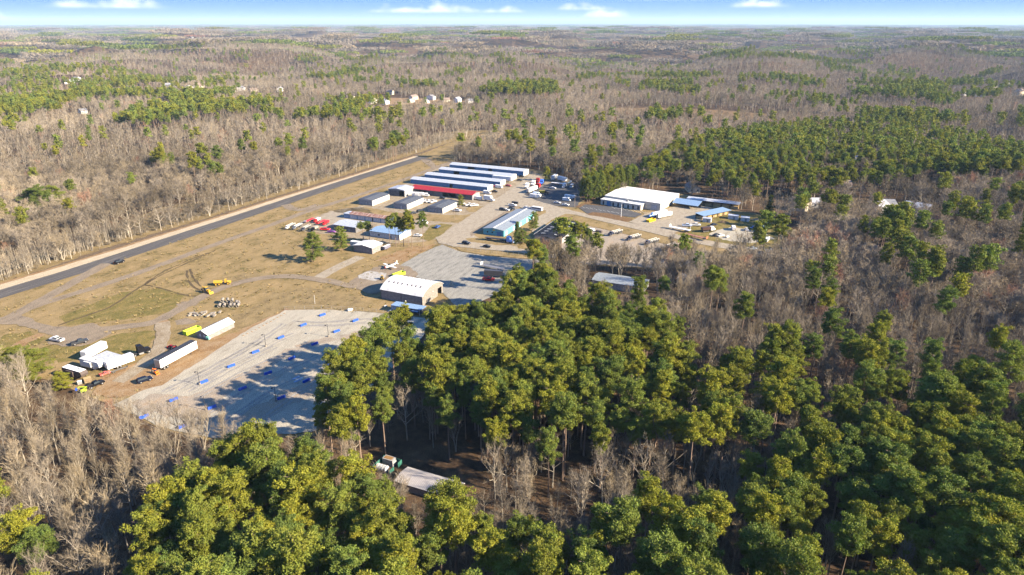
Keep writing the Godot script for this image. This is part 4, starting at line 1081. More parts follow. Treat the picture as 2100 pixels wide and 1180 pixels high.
func lone_trees() -> void:
	lone("pine", Vector3(-101.7, 0, -331.4), 0.6, 0.78, 8, "field_pine", "larger of two bushy pines standing in the dry field")
	lone("pine", Vector3(-91.2, 0, -349), 0.52, 0.66, 9, "field_pine", "smaller of two bushy pines beside the small grey metal building")
	lone("pine", Vector3(-167.3, 0, -207.9), 0.46, 1.15, 9, "field_pine", "dark rounded evergreen beside the brown motorhome")
	lone("pine", Vector3(-174.2, 0, -209.2), 0.42, 1.0, 8, "field_pine", "dark rounded evergreen at the picture's edge beyond the motorhome")
	lone("pine", Vector3(-150.5, 0, -200.5), 0.26, 0.45, 9, "evergreen_bush", "low evergreen bush beside the lime green lift")
	var row := [Vector3(-79, 0, -361.9), Vector3(-66.5, 0, -354.9), Vector3(-63.6, 0, -356.6), Vector3(-59.2, 0, -355.8), Vector3(-56.6, 0, -356.6), Vector3(-54.4, 0, -354), Vector3(-48.4, 0, -354.9), Vector3(-84, 0, -369.2), Vector3(-62.7, 0, -361)]
	var high := [0.5, 0.68, 0.74, 0.62, 0.8, 0.7, 0.78, 0.4, 0.62]
	for k in row.size():
		lone("pine", row[k], high[k], 0.62 + 0.05 * (k % 4), k % 8, "pine_tree", "tall thin pine in the row before the low white building, %s" % ["at its outer end", "second in line", "third in line", "fourth in line", "tallest of the row", "beside the tallest", "nearest the street", "shortest of the row", "in its back line"][k])
	row = [Vector3(31.4, 0, -336), Vector3(33.3, 0, -334.5), Vector3(35.7, 0, -335.2), Vector3(37.8, 0, -336), Vector3(29, 0, -336.8), Vector3(40, 0, -337.6)]
	for k in row.size():
		lone("pine", row[k], [0.74, 0.8, 0.76, 0.7, 0.46, 0.6][k], [0.52, 0.6, 0.58, 0.55, 0.5, 0.5][k], k, "pine_tree", "pine before the black roofed building, %s of the clump" % ["first", "second", "third", "fourth", "lowest", "last"][k])
	lone("pine", Vector3(2.7, 0, -361.9), 0.5, 0.62, 10, "cedar", "conical cedar between the teal and the black roofed building")
	lone("pine", Vector3(6, 0, -362.8), 0.3, 0.5, 9, "evergreen_bush", "low evergreen beside the conical cedar")
	lone("pine", Vector3(13.2, 0, -387.5), 0.44, 0.5, 9, "pine_tree", "lone bushy pine between the teal wall and the black roof")
	lone("pine", Vector3(164, 0, -423.6), 0.5, 0.75, 10, "cedar", "dark conical cedar behind the junk yard")
	lone("pine", Vector3(-34.1, 0, -443.3), 0.32, 0.36, 9, "pine_tree", "small lone pine before the red roofed building")
	lone("pine", Vector3(27.1, 0, -520.7), 0.44, 0.5, 8, "pine_tree", "bushy pine beside the pale blossom tree behind the truck lot")
	lone("pine", Vector3(-286.8, 0, -406.5), 0.86, 1.15, 8, "pine_tree", "broad pine standing over the thicket beside the runway")
	lone("pine", Vector3(-295.9, 0, -409.8), 0.76, 1.0, 9, "pine_tree", "broad pine beside the larger one over the thicket")
	lone("pine", Vector3(-284.1, 0, -414.3), 0.8, 1.05, 9, "pine_tree", "broad pine behind the larger one over the thicket")
	lone("pine", Vector3(-297.9, 0, -385.5), 0.8, 0.9, 8, "pine_tree", "broad pine over the thicket at the picture's edge")
	var line := [Vector3(41.1, 0, -323.2), Vector3(44.3, 0, -324.6), Vector3(47.4, 0, -322.5), Vector3(49.6, 0, -323.9), Vector3(50.7, 0, -321.7), Vector3(55.2, 0, -322.5), Vector3(60.1, 0, -322.5), Vector3(63.3, 0, -323.9), Vector3(71, 0, -323.2), Vector3(76.3, 0, -322.5), Vector3(84, 0, -321), Vector3(88.2, 0, -317.4), Vector3(88.5, 0, -322.5)]
	for k in line.size():
		lone("bare", line[k], [0.72, 0.82, 0.6, 0.74, 0.7, 0.84, 0.72, 0.8, 0.9, 0.7, 0.62, 1.2, 0.75][k], 0.62, k % 9, "bare_tree", "leafless tree in the line along the sand yard, %s from the pines" % nth(k))
	lone("bare", Vector3(18.5, 0, -533), 0.36, 0.55, 0, "blossom_tree", "small pale rounded tree at the end of the farthest blue hangar")
	for k in 7:
		lone("bare", [Vector3(-116, 0, -173.1), Vector3(-109, 0, -170.6), Vector3(-102.4, 0, -168.8), Vector3(-96.1, 0, -168.1), Vector3(-91.8, 0, -167.4), Vector3(-125.5, 0, -177), Vector3(-88.3, 0, -165.7)][k], 0.85 + 0.06 * (k % 4), 0.9, [0, 3, 6, 0, 3, 6, 4][k], "bare_tree", "leafless tree at the lower edge of the gravel lot, %s" % ["first", "second", "third", "fourth", "fifth", "before the clay yard", "darkest, beside the pines"][k])
	lone("bare", Vector3(-96, 0, -125.9), 0.85, 0.8, 0, "bare_tree", "leafless tree alone in the dark gap before the bright pines")
	lone("bare", Vector3(-58.3, 0, -111.5), 0.95, 0.85, 1, "bare_tree", "reddish leafless tree amid the bright green pines")
	var edge := [Vector3(-51.1, 0, -176), Vector3(-49.5, 0, -181.9), Vector3(-48, 0, -187.6), Vector3(-46.5, 0, -193.6), Vector3(-44.9, 0, -199.5), Vector3(-43.1, 0, -205.5), Vector3(-41.4, 0, -212.1), Vector3(-39.6, 0, -218.6)]
	for k in edge.size():
		lone("pine", edge[k] + Vector3(0.8 * sin(k * 2.1), 0, 0.8 * cos(k * 3.3)), 1.04 - 0.024 * k, 0.92 + 0.07 * (k % 3), k % 8, "pine_tree", "tall pine on the gravel lot's forest edge, %s from its lower end" % nth(k))
	lone("pine", Vector3(-120.4, 0, -129.2), 0.8, 0.95, 2, "pine_tree", "pine at the picture's edge below the grey woods")
	lone("pine", Vector3(-104.6, 0, -115.6), 0.72, 1.0, 5, "pine_tree", "broad low pine in the corner below the grey woods")
	lone("pine", Vector3(-99.1, 0, -113.6), 0.66, 1.0, 1, "pine_tree", "lower pine beside the broad one in the corner")
	var clump := [Vector3(49.5, 0, -464.7), Vector3(52.7, 0, -456.5), Vector3(57, 0, -459.2), Vector3(61.5, 0, -460.6), Vector3(67.2, 0, -467.5), Vector3(72.4, 0, -473.3), Vector3(78, 0, -480.6), Vector3(83.2, 0, -485.1), Vector3(88.2, 0, -489.7), Vector3(56.4, 0, -471.8), Vector3(66.1, 0, -477.7), Vector3(77.5, 0, -489.7)]
	for k in clump.size():
		lone("pine", clump[k], 0.62 + 0.04 * ((k * 5) % 4), 0.46 + 0.04 * (k % 3), 8 + k % 2, "pine_tree", "full green pine between the truck lot and the office, %s of the clump" % nth(k))

# ---------------------------------------------------------------- buildings
# footprint r = [x, z of the near right corner, width along the front, depth]; deg turns the front away from facing the camera
func footprint(r: Array, deg: float) -> Vector3:
	var a := deg_to_rad(deg)
	var across := Vector2(cos(a), sin(a))
	var back := Vector2(sin(a), -cos(a))
	var c: Vector2 = Vector2(r[0], r[1]) - across * r[2] / 2 + back * r[3] / 2
	return Vector3(c.x, 0, c.y)

# a plate on one face of a w x d block: f front, b back, l and r the sides; u along the face from its middle, y its lower edge
func plate(called: String, parent: Node3D, face: String, w: float, d: float, u: float, y: float, wide: float, high: float, m: Material, thick := 0.08, out := 0.03) -> MeshInstance3D:
	var s := Shape.new()
	var o := out - thick / 2
	match face:
		"f": s.box(Vector3(u, y + high / 2, d / 2 + o), Vector3(wide, high, thick))
		"b": s.box(Vector3(u, y + high / 2, -d / 2 - o), Vector3(wide, high, thick))
		"r": s.box(Vector3(w / 2 + o, y + high / 2, u), Vector3(thick, high, wide))
		"l": s.box(Vector3(-w / 2 - o, y + high / 2, u), Vector3(thick, high, wide))
	return part(called, s, m, parent)

# one upright wall 0.2 m thick, its outer face at distance out from the middle: half length, eave height, rise of its gable (0: none), openings [middle, width, height] down to the ground
func wall_face(t: Node3D, turn: float, half: float, out: float, h: float, rise: float, holes: Array, m: Material) -> void:
	var o := PackedVector2Array([Vector2(-half, -0.3)])
	for q in holes:
		o.append(Vector2(q[0] - q[1] / 2, -0.3))
		o.append(Vector2(q[0] - q[1] / 2, q[2]))
		o.append(Vector2(q[0] + q[1] / 2, q[2]))
		o.append(Vector2(q[0] + q[1] / 2, -0.3))
	o.append(Vector2(half, -0.3))
	o.append(Vector2(half, h))
	if rise > 0.0:
		o.append(Vector2(0, h + rise))
	o.append(Vector2(-half, h))
	var s := Shape.new()
	s.at = Transform3D(Basis(Vector3.UP, turn), Vector3.ZERO)
	s.prism(o, out - 0.2, out)
	part("wall", s, m, t)

# walls with gable ends and a roof of two slopes; ridge "x" runs along the front, "z" away from it; holes: openings in the front
func gabled(t: Node3D, w: float, d: float, h: float, rise: float, ridge: String, wall: Material, roof: Material, over := 0.35, holes := []) -> void:
	var across := d if ridge == "x" else w
	var long := w if ridge == "x" else d
	var s := Shape.new()
	if ridge == "x":
		s.at = Transform3D(Basis(Vector3.UP, PI / 2), Vector3.ZERO)
	var b := across / 2
	var gf := rise if ridge == "z" else 0.0
	wall_face(t, 0.0, w / 2, d / 2, h, gf, holes, wall)
	wall_face(t, PI, w / 2, d / 2, h, gf, [], wall)
	var hs := h + (rise * 0.21 / b if ridge == "x" else 0.0)
	for turn in [PI / 2, -PI / 2]:
		wall_face(t, turn, d / 2 - 0.21, w / 2, hs, h + rise - hs if ridge == "x" else 0.0, [], wall)
	var k := over * rise / b
	for side in [-1.0, 1.0]:
		var q := Shape.new()
		q.at = s.at
		var lo := Vector2(side * (b + over), h - k + 0.03)
		var hi := Vector2(0.0, h + rise + 0.03)
		var o := PackedVector2Array([lo, lo + Vector2(0, 0.14), hi + Vector2(0, 0.14), hi])
		if side > 0:
			o.reverse()
		q.prism(o, -long / 2 - over, long / 2 + over)
		var face := part("roof", q, roof, t)
		if long > 10.0:
			var laps := Shape.new()      # laps of the roof sheets
			laps.box(Vector3.ZERO, Vector3(sqrt(b * b + rise * rise) - 0.05, 0.035, 0.08))
			var lap := laps.mesh(roof)
			for j in int(long / 2.4):
				var f := on_roof(w, d, h, rise, ridge, side * b * 0.5, lerpf(-long / 2, long / 2, (j + 0.5) / int(long / 2.4)))
				piece("roof_lap", lap, face, f)

# a point on the roof of a gabled block: across from the ridge (signed), along the ridge; gives a frame lying on the slope
func on_roof(w: float, d: float, h: float, rise: float, ridge: String, across: float, along: float) -> Transform3D:
	var b := (d if ridge == "x" else w) / 2
	var slope := atan2(rise, b) * -signf(across)
	var p := Transform3D(Basis(Vector3.FORWARD, -slope), Vector3(across, h + rise * (1.0 - absf(across) / b) + 0.185, along))
	return (Transform3D(Basis(Vector3.UP, PI / 2), Vector3.ZERO) if ridge == "x" else Transform3D()) * p

func roof_light(t: Node3D, f: Transform3D, size: Vector3, m: Material, called := "skylight") -> void:
	var s := Shape.new()
	s.box(Vector3.ZERO, size)
	piece(called, s.mesh(m), t, f)

func make_buildings() -> void:
	coat("white_paint", Color(0.583, 0.583, 0.568), 0.5, 0.0, "weathered")
	coat("white_roof", Color(0.628, 0.628, 0.620), 0.45, 0.0, "weathered", 14.0)
	coat("grey_roof", Color(0.27, 0.30, 0.325), 0.45, 0.2, "weathered", 9.0)
	coat("pale_roof", Color(0.44, 0.47, 0.52), 0.45, 0.2, "weathered", 9.0)
	coat("slate_roof", Color(0.095, 0.105, 0.122), 0.6, 0.0, "weathered", 9.0)
	coat("black_roof", Color(0.016, 0.017, 0.021), 0.6, 0.0, "weathered", 9.0)
	coat("red_roof", Color(0.314, 0.026, 0.033), 0.45, 0.0, "weathered", 9.0)
	coat("blue_wall", Color(0.105, 0.224, 0.389), 0.5, 0.0, "weathered", 5.0)
	coat("blue_roof", Color(0.209, 0.314, 0.464), 0.45, 0.1, "weathered", 5.0)
	coat("teal_wall", Color(0.120, 0.389, 0.434), 0.5, 0.0, "weathered", 7.0)
	coat("tan_wall", Color(0.225, 0.205, 0.185), 0.6, 0.0, "weathered", 7.0)
	coat("taupe_wall", Color(0.247, 0.224, 0.216), 0.6, 0.0, "weathered", 7.0)
	coat("grey_wall", Color(0.299, 0.299, 0.299), 0.6, 0.0, "weathered", 7.0)
	coat("dark_wall", Color(0.155, 0.15, 0.15), 0.6, 0.0, "weathered", 7.0)  # on the red roofed building, front shade is put into this colour
	coat("cream_wall", Color(0.539, 0.509, 0.434), 0.6, 0.0, "weathered", 7.0)
	coat("glass", Color(0.03, 0.04, 0.05), 0.12)
	coat("door_grey", Color(0.180, 0.183, 0.187), 0.5)
	coat("trim_dark", Color(0.09, 0.075, 0.07), 0.6)
	coat("yellow_paint", Color(0.524, 0.344, 0.015), 0.5)
	coat("lumber", Color(0.412, 0.299, 0.150), 0.8, 0.0, "weathered", 2.0)
	coat("steel", Color(0.314, 0.321, 0.337), 0.4, 0.5)
	coat("green_paint", Color(0.03, 0.11, 0.085), 0.5)
	M["rusted_sheet"] = rust_sheet()

	# --- the arched hangar
	var r := [-38.7, -272.5, 21.5, 17.6]
	var w: float = r[2]
	var d: float = r[3]
	var t := thing("arched_hangar", "large taupe hangar with a bright white arched roof beside the gravel yard", "hangar", footprint(r, GRID), -GRID)
	var h := 4.2
	var arc := PackedVector2Array()
	for k in 17:
		var u := lerpf(-1.0, 1.0, k / 16.0)
		arc.append(Vector2(u * d / 2, h + 3.0 * (sqrt(1.0 - 0.62 * u * u) - sqrt(0.38)) / (1.0 - sqrt(0.38))))
	var o := PackedVector2Array([Vector2(-d / 2, -0.3), Vector2(d / 2, -0.3)])
	for k in 17:
		o.append(arc[16 - k])
	var s := Shape.new()
	s.at = Transform3D(Basis(Vector3.UP, PI / 2), Vector3.ZERO)
	s.prism(o, -w / 2, -w / 2 + 0.2)
	part("wall", s, M["tan_wall"], t)
	var notched := PackedVector2Array([Vector2(-d / 2, -0.3)])
	for q in [Vector2(d * 0.33 - 1.7, -0.3), Vector2(d * 0.33 - 1.7, 3.6), Vector2(d * 0.33 + 1.7, 3.6), Vector2(d * 0.33 + 1.7, -0.3)]:
		notched.append(q)
	notched.append_array(o.slice(1))
	s = Shape.new()
	s.at = Transform3D(Basis(Vector3.UP, PI / 2), Vector3.ZERO)
	s.prism(notched, w / 2 - 0.2, w / 2)
	part("wall", s, M["tan_wall"], t)
	for turn in [0.0, PI]:
		wall_face(t, turn, w / 2 - 0.21, d / 2 - 0.01, h, 0.0, [], M["tan_wall"])
	s = Shape.new()
	s.at = Transform3D(Basis(Vector3.UP, PI / 2), Vector3.ZERO)
	o = PackedVector2Array()
	for k in 17:
		var n := arc[16 - k]
		o.append(Vector2(n.x * 1.025, n.y + 0.02))
	for k in 17:
		o.append(Vector2(arc[k].x * 1.03, arc[k].y + 0.2))
	s.prism(o, -w / 2 - 0.3, w / 2 + 0.3)
	part("roof", s, M["white_roof"], t)
	for face in ["f", "b"]:
		for k in 2:
			plate("hangar_door", t, face, w, d, (k - 0.5) * w * 0.49, 0.0, w * 0.485, 3.95, M["taupe_wall"], 0.1, 0.06)
	plate("door_post", t, "f", w, d, 0, 0, 0.22, 4.0, M["trim_dark"], 0.1, 0.09)
	plate("eave_trim", t, "f", w, d, 0, 4.0, w, 0.2, M["trim_dark"], 0.1, 0.1)
	for u in [-w / 2 + 0.1, w / 2 - 0.1]:
		plate("corner_trim", t, "f", w, d, u, 0, 0.2, 4.0, M["trim_dark"], 0.1, 0.1)
	plate("door", t, "r", w, d, d * 0.2, 0, 1.0, 2.1, M["door_grey"])
	plate("wall_lamp", t, "r", w, d, 0.0, 3.6, 0.4, 0.3, M["white_paint"], 0.2, 0.1)
	for side in [1.0, -1.0]:
		for k in 8:
			var u: float = [-0.42, -0.30, -0.205, -0.10, 0.03, 0.13, 0.23, 0.34][k]
			var z: float = 0.56 * side
			var y := h + 3.0 * (sqrt(1.0 - 0.62 * z * z) - sqrt(0.38)) / (1.0 - sqrt(0.38))
			var f := Transform3D(Basis(Vector3.RIGHT, 0.43 * side), Vector3(u * w, y + 0.17, z * d / 2))
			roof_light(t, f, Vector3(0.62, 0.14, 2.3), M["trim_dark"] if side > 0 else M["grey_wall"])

	# --- gabled sheds: [name, label, footprint, wall height, rise, ridge, wall, roof]
	var list := [
		["metal_shed", "small grey metal building with a white gable roof near the row of pines", [-73.9, -342.9, 12.0, 9.6], 3.5, 0.9, "z", "taupe_wall", "white_roof"],
		["storage_shed", "grey shed with a bright white roof beside the lime green dumpster", [-117.5, -238.6, 5.8, 13.3], 2.3, 1.3, "z", "taupe_wall", "white_roof"],
		["workshop", "long teal building with a grey roof and pale ridge strip", [-4.7, -374.7, 13.1, 47.7], 3.5, 0.9, "z", "teal_wall", "grey_roof"],
		["workshop", "grey building with a black roof full of pale skylights", [27.6, -361, 16.5, 32.8], 3.5, 0.9, "z", "grey_wall", "black_roof"],
		["hangar", "blue hangar farthest from the road, backed by the woods", [9.2, -538.6, 67.4, 10.2], 3.9, 0.9, "x", "blue_wall", "pale_roof"],
		["hangar", "blue hangar second from the woods, a white trailer at its front", [-0.3, -522.2, 64.9, 9.0], 3.6, 0.9, "x", "blue_wall", "pale_roof"],
		["hangar", "blue hangar third from the woods, with a plain front", [-8.7, -503, 65.7, 9.2], 3.3, 0.9, "x", "blue_wall", "pale_roof"],
		["hangar", "blue hangar right behind the red roofed building", [-17.8, -485.9, 65.4, 9.3], 3.3, 0.9, "x", "blue_wall", "pale_roof"],
		["grey_hangar", "dark fronted hangar with a pale roof at the end of the red roof", [-75.3, -469.7, 13.5, 12.1], 4.6, 0.9, "z", "grey_wall", "pale_roof"],
		["storage_shed", "white sided shed with a dark roof nearest the taxiway", [-93.2, -444.6, 11.1, 20.1], 3.7, 0.7, "z", "white_paint", "slate_roof"],
		["storage_shed", "white sided shed with a dark roof, middle of the row of three", [-68.6, -434.6, 10.3, 20.5], 3.7, 0.7, "z", "white_paint", "slate_roof"],
		["storage_shed", "white sided shed with a dark roof nearest the street", [-44.4, -425.1, 11.1, 19.9], 3.6, 0.7, "z", "white_paint", "slate_roof"],
		["rusty_shed", "long pale shed with a rust streaked roof", [-75.2, -401.6, 29.0, 6.2], 2.9, 1.0, "x", "blue_roof", "rusted_sheet"],
		["metal_shed", "grey metal building beside the parked red trucks", [-91, -382.2, 15.8, 12.2], 3.3, 0.9, "x", "dark_wall", "pale_roof"],
		["metal_shed", "low white building half hidden behind the tall thin pines", [-63.1, -367.3, 20.1, 11.8], 3.3, 0.8, "x", "white_paint", "blue_roof"],
		["long_shed", "long low shed with a pale grey roof among the bare trees", [59.1, -286.4, 24.0, 10.9], 3.2, 1.0, "x", "grey_wall", "grey_roof"],
		["garden_shed", "small white shed among the bare trees below the sand yard", [80.5, -298.6, 3.2, 5.6], 2.6, 1.0, "z", "white_paint", "pale_roof"],
		["garden_shed", "pale blue gabled shed at the edge of the junk yard", [147.6, -381.6, 5.2, 14.3], 3.0, 1.4, "z", "blue_roof", "blue_roof"],
	]
	for b in list:
		var c: Array = b[2]
		var n := thing(b[0], b[1], "hangar" if b[0].ends_with("hangar") else "building", footprint(c, GRID), -GRID)
		gabled(n, c[2], c[3], b[3], b[4], b[5], M[b[6]], M[b[7]], 0.3, openings(b, c[2]))
		dress(n, b, c[2], c[3])

	# --- the red roofed building: one slope to the front and an open bay
	r = [-27.2, -460.4, 49.7, 10.8]
	w = r[2]
	d = r[3]
	t = thing("red_roof_building", "long building with shade darkened wall colour under a red metal roof with open bays", "building", footprint(r, GRID), -GRID)
	gabled(t, w, d, 3.7, 1.5, "x", M["dark_wall"], M["red_roof"], 0.5, [[-w * 0.33, 8.0, 3.0], [w * 0.13, 10.5, 3.0]])  # wall colour darkened to stand for the shaded front
	for k in 9:
		plate("bay_post", t, "f", w, d, lerpf(-w / 2 + 0.3, w / 2 - 0.3, k / 8.0), 0, 0.35, 3.5, M["grey_wall"] if k in [4, 8] else M["trim_dark"], 0.3, 0.2)
	plate("end_panel", t, "r", w, d, 0, 0, d - 0.3, 3.7, M["grey_wall"])
	plate("end_post", t, "r", w, d, d / 2 - 0.2, 0, 0.4, 3.7, M["white_paint"], 0.2, 0.2)
	plate("wall_sign", t, "r", w, d, 1.6, 2.9, 0.6, 0.9, M["red_roof"])

	# --- the white warehouse with its low office front
	r = [96.2, -431.4, 33.7, 39.3]
	w = 40.0
	d = 33.0
	var turn := 34.0
	t = thing("warehouse", "white roofed warehouse with a low office front and parking lot", "warehouse", footprint([r[0], r[1], w, d], turn), -turn)
	gabled(t, w, d, 5.0, 0.8, "x", M["cream_wall"], M["white_roof"], 0.2)
	s = Shape.new()
	s.box(Vector3(-w / 2 + 14.5, 1.7, d / 2 + 2.9), Vector3(29.0, 3.8, 5.8))
	part("office_front", s, M["cream_wall"], t)
	s = Shape.new()
	s.box(Vector3(-w / 2 + 14.5, 3.72, d / 2 + 2.95), Vector3(29.6, 0.24, 6.4))
	part("office_roof", s, M["white_roof"], t)
	for k in 8:
		plate("window", t, "f", w, d + 11.6, -w / 2 + 2.0 + k * 3.6, 0.3, 1.2, 2.4, M["glass"])
	plate("entrance", t, "f", w, d + 11.6, -w / 2 + 6.0, 0.0, 2.6, 3.2, M["blue_wall"], 0.5, 0.5)
	plate("dock_door", t, "f", w, d, w / 2 - 4.0, 0.0, 4.2, 3.6, M["pale_roof"])
	for k in 14:
		roof_light(t, on_roof(w, d, 5.0, 0.8, "x", d * (0.18 + 0.1 * (k % 2)) * (1 if k < 8 else -1), lerpf(-w * 0.44, w * 0.44, (k % 7) / 6.0)), Vector3(0.9, 0.12, 2.0), M["pale_roof"], "roof_panel")
	s = Shape.new()
	s.box(Vector3(-w / 2 + 17.5, 4.3, d / 2 + 2.0), Vector3(1.6, 1.0, 1.2))
	part("roof_unit", s, M["grey_wall"], t)
	# lean-to and lumber sheds
	t = thing("lumber_shed", "blue grey lean-to roof at the end of the white warehouse", "shed", Vector3(116, 0, -442), -turn)
	open_shed(t, 17.0, 7.0, 4.2, 2.6, 5, "blue_roof", 0)
	t = thing("lumber_shed", "long open shed with bays of tan lumber along the wood", "shed", Vector3(134.2, 0, -444.6), -28.0)
	open_shed(t, 34.0, 5.5, 4.0, 3.6, 7, "pale_roof", 1)
	t = thing("lumber_shed", "blue roofed open shed stacked with yellow lumber", "shed", Vector3(127, 0, -418.3), -28.0 + 62.0)
	open_shed(t, 25.0, 6.5, 3.4, 3.0, 6, "blue_roof", 2)
	# small white huts
	for b in [[Vector3(120, 0, -405.9), 5.0, "white hut beside the two parked pickups"], [Vector3(138.2, 0, -412.6), 6.0, "white hut beside the scrap heap"], [Vector3(144.1, 0, -408.1), 5.0, "white hut beside the yellow drum"]]:
		t = thing("hut", b[2], "hut", b[0], -GRID, "white huts in the junk yard")
		gabled(t, b[1], 3.6, 2.5, 0.4, "x", M["white_paint"], M["pale_roof"], 0.15)
		plate("door", t, "f", b[1], 3.6, 0.6, 0.0, 1.0, 2.0, M["door_grey"])

	make_hut_in_woods()
	make_houses()

# streaks of rust over old sheet metal
func rust_sheet() -> StandardMaterial3D:
	var m := StandardMaterial3D.new()
	m.resource_name = "rusted_sheet"
	m.albedo_texture = colour_image(512, noise(FastNoiseLite.TYPE_SIMPLEX_SMOOTH, 0.02, 4, 15), noise(FastNoiseLite.TYPE_SIMPLEX_SMOOTH, 0.07, 3, 16), 0.5, [Color(0.07, 0.024, 0.014), Color(0.13, 0.045, 0.026), Color(0.17, 0.08, 0.055), Color(0.34, 0.30, 0.27), Color(0.42, 0.39, 0.36)])
	m.uv1_triplanar = true
	m.uv1_scale = Vector3(0.09, 0.03, 0.012)
	m.roughness = 0.85
	return m

# open bays in the front of the sheds: [middle, width, height]
func openings(b: Array, w: float) -> Array:
	var label: String = b[1]
	var h: float = b[3] - 0.4
	if label.begins_with("dark fronted"):
		return [[0.0, w - 1.2, h - 0.1]]
	if label.contains("farthest from the road"):
		return [[-0.2 * w, 6.5, h], [0.06 * w, 3.6, h]]
	if label.contains("second from the woods"):
		return [[-0.25 * w, 5.2, h]]
	if label.contains("right behind"):
		return [[0.04 * w, 2.6, h]]
	if label.begins_with("long pale shed"):
		return [[0.1 * w, 1.6, 2.4]]
	return []

func dress(n: Node3D, b: Array, w: float, d: float) -> void:
	var h: float = b[3]
	var label: String = b[1]
	if label.begins_with("long teal"):
		var s := Shape.new()
		s.box(Vector3(0, h + b[4] + 0.2, 0), Vector3(0.9, 0.1, d + 0.7))
		part("ridge_cap", s, M["white_roof"], n)
		plate("sign", n, "f", w, d, 0.2, 2.9, 1.6, 0.6, M["yellow_paint"])
		plate("roller_door", n, "f", w, d, 3.6, 0, 3.0, 2.6, M["blue_wall"])
		for u in [-3.8, -0.8]:
			plate("window", n, "f", w, d, u, 1.3, 0.9, 0.9, M["glass"])
		for k in 5:
			plate("door", n, "r", w, d, lerpf(-d * 0.42, d * 0.42, k / 4.0), 0, 2.2, 2.5, M["white_paint"])
	elif label.begins_with("grey building with a black"):
		for side in [-1.0, 1.0]:
			for k in 7:
				roof_light(n, on_roof(w, d, h, b[4], "z", side * w * 0.24, lerpf(d * 0.42, -d * 0.40, k / 6.0)), Vector3(2.3, 0.1, 0.7), M["white_paint"])
		for k in 2:
			roof_light(n, on_roof(w, d, h, b[4], "z", w * 0.06, d * (0.16 - 0.32 * k)), Vector3(0.8, 0.1, 2.0), M["cream_wall"], "vent")
		plate("window", n, "f", w, d, -0.8, 2.0, 2.2, 1.1, M["glass"])
		plate("door", n, "f", w, d, 3.2, 0, 1.1, 2.1, M["trim_dark"])
		plate("door_step", n, "f", w, d, 3.2, -0.1, 3.6, 0.25, M["white_paint"], 1.2, 1.2)
		plate("roof_edge", n, "l", w, d, 0, h - 0.15, d, 0.3, M["white_paint"], 0.2, 0.45)
	elif label.begins_with("blue hangar"):
		var open := openings(b, w)
		for k in 12:
			var u := lerpf(-0.46, 0.46, k / 11.0) * w
			if open.any(func(q): return absf(q[0] - u) < q[1] / 2 + w * 0.04):
				continue
			plate("wall_panel", n, "f", w, d, lerpf(-0.46, 0.46, k / 11.0) * w, 0.05, w * 0.078, h - 0.5, M["blue_wall"], 0.06, 0.05)
		plate("end_wall", n, "r", w, d, 0, 0, d - 0.2, h, M["white_paint"], 0.06, 0.04)
		var s := Shape.new()
		s.prism(PackedVector2Array([Vector2(-d / 2, h), Vector2(d / 2, h), Vector2(0, h + b[4])]), -0.03, 0.03)
		piece("gable", s.mesh(M["white_paint"]), n, Transform3D(Basis(Vector3.UP, PI / 2), Vector3(w / 2 + 0.01, 0, 0)))
		for k in 6:
			roof_light(n, on_roof(w, d, h, b[4], "x", d * 0.18, lerpf(-w * 0.42, w * 0.42, k / 5.0)), Vector3(1.5, 0.1, 0.4), M["white_roof"], "roof_vent")
	elif label.begins_with("dark fronted"):
		for k in 4:
			plate("door_panel", n, "f", w, d, lerpf(-w * 0.36, w * 0.1, k / 3.0), 0, w * 0.14, h - 0.7, M["dark_wall"], 0.08, 0.09)
		plate("wall_sign", n, "r", w, d, 0.0, 2.6, 1.6, 1.2, M["white_paint"])
	elif label.begins_with("white sided"):
		for k in 4:
			plate("roller_door", n, "r", w, d, lerpf(-d * 0.36, d * 0.36, k / 3.0), 0, d * 0.2, 3.0, M["cream_wall"])
		plate("gable_panel", n, "f", w, d, 0, 0, w - 0.2, h - 0.1, M["grey_wall"], 0.06, 0.03)
		plate("door", n, "f", w, d, 0.6, 0, 1.1, 2.2, M["white_paint"])
	elif label.begins_with("long pale shed"):
		for k in 5:
			plate("roller_door", n, "f", w, d, lerpf(-w * 0.4, w * 0.4, k / 4.0), 0, w * 0.17, 2.5, M["white_paint"])
		var s := Shape.new()
		s.box(Vector3(-w / 2 - 2.2, 1.4, 0.4), Vector3(4.2, 3.0, 6.0))
		part("side_room", s, M["blue_roof"], n)
		s = Shape.new()
		s.box(Vector3(-w / 2 - 2.2, 3.0, 0.4), Vector3(4.6, 0.2, 6.4))
		part("side_roof", s, M["pale_roof"], n)
	elif label.begins_with("small grey metal"):
		plate("door", n, "r", w, d, -d * 0.2, 0, 1.1, 2.1, M["door_grey"])
		plate("window", n, "r", w, d, -d * 0.36, 1.1, 0.8, 1.0, M["glass"])
		plate("hangar_door", n, "f", w, d, 0, 0, w * 0.86, 3.1, M["taupe_wall"], 0.08, 0.05)
		plate("gutter", n, "r", w, d, 0, h - 0.12, d, 0.16, M["white_paint"], 0.14, 0.12)
		plate("corner_trim", n, "f", w, d, w / 2 - 0.1, 0, 0.2, h, M["trim_dark"], 0.1, 0.07)
	elif label.begins_with("grey shed with a bright"):
		for u in [-1.2, 1.0]:
			plate("window", n, "f", w, d, u, 0.9, 0.9, 1.0, M["white_paint"])
		for u in [-0.3, 0.1]:
			plate("door", n, "r", w, d, u * d, 0, 1.0, 2.0, M["door_grey"])
		plate("awning", n, "f", w, d, w / 2 + 0.2, 0.7, 1.6, 0.9, M["green_glass"] if M.has("green_glass") else coat("green_glass", Color(0.187, 0.464, 0.374), 0.4), 0.9, 0.6)
	else:
		plate("door", n, "f", w, d, w * 0.2, 0, 1.1, 2.1, M["door_grey"])
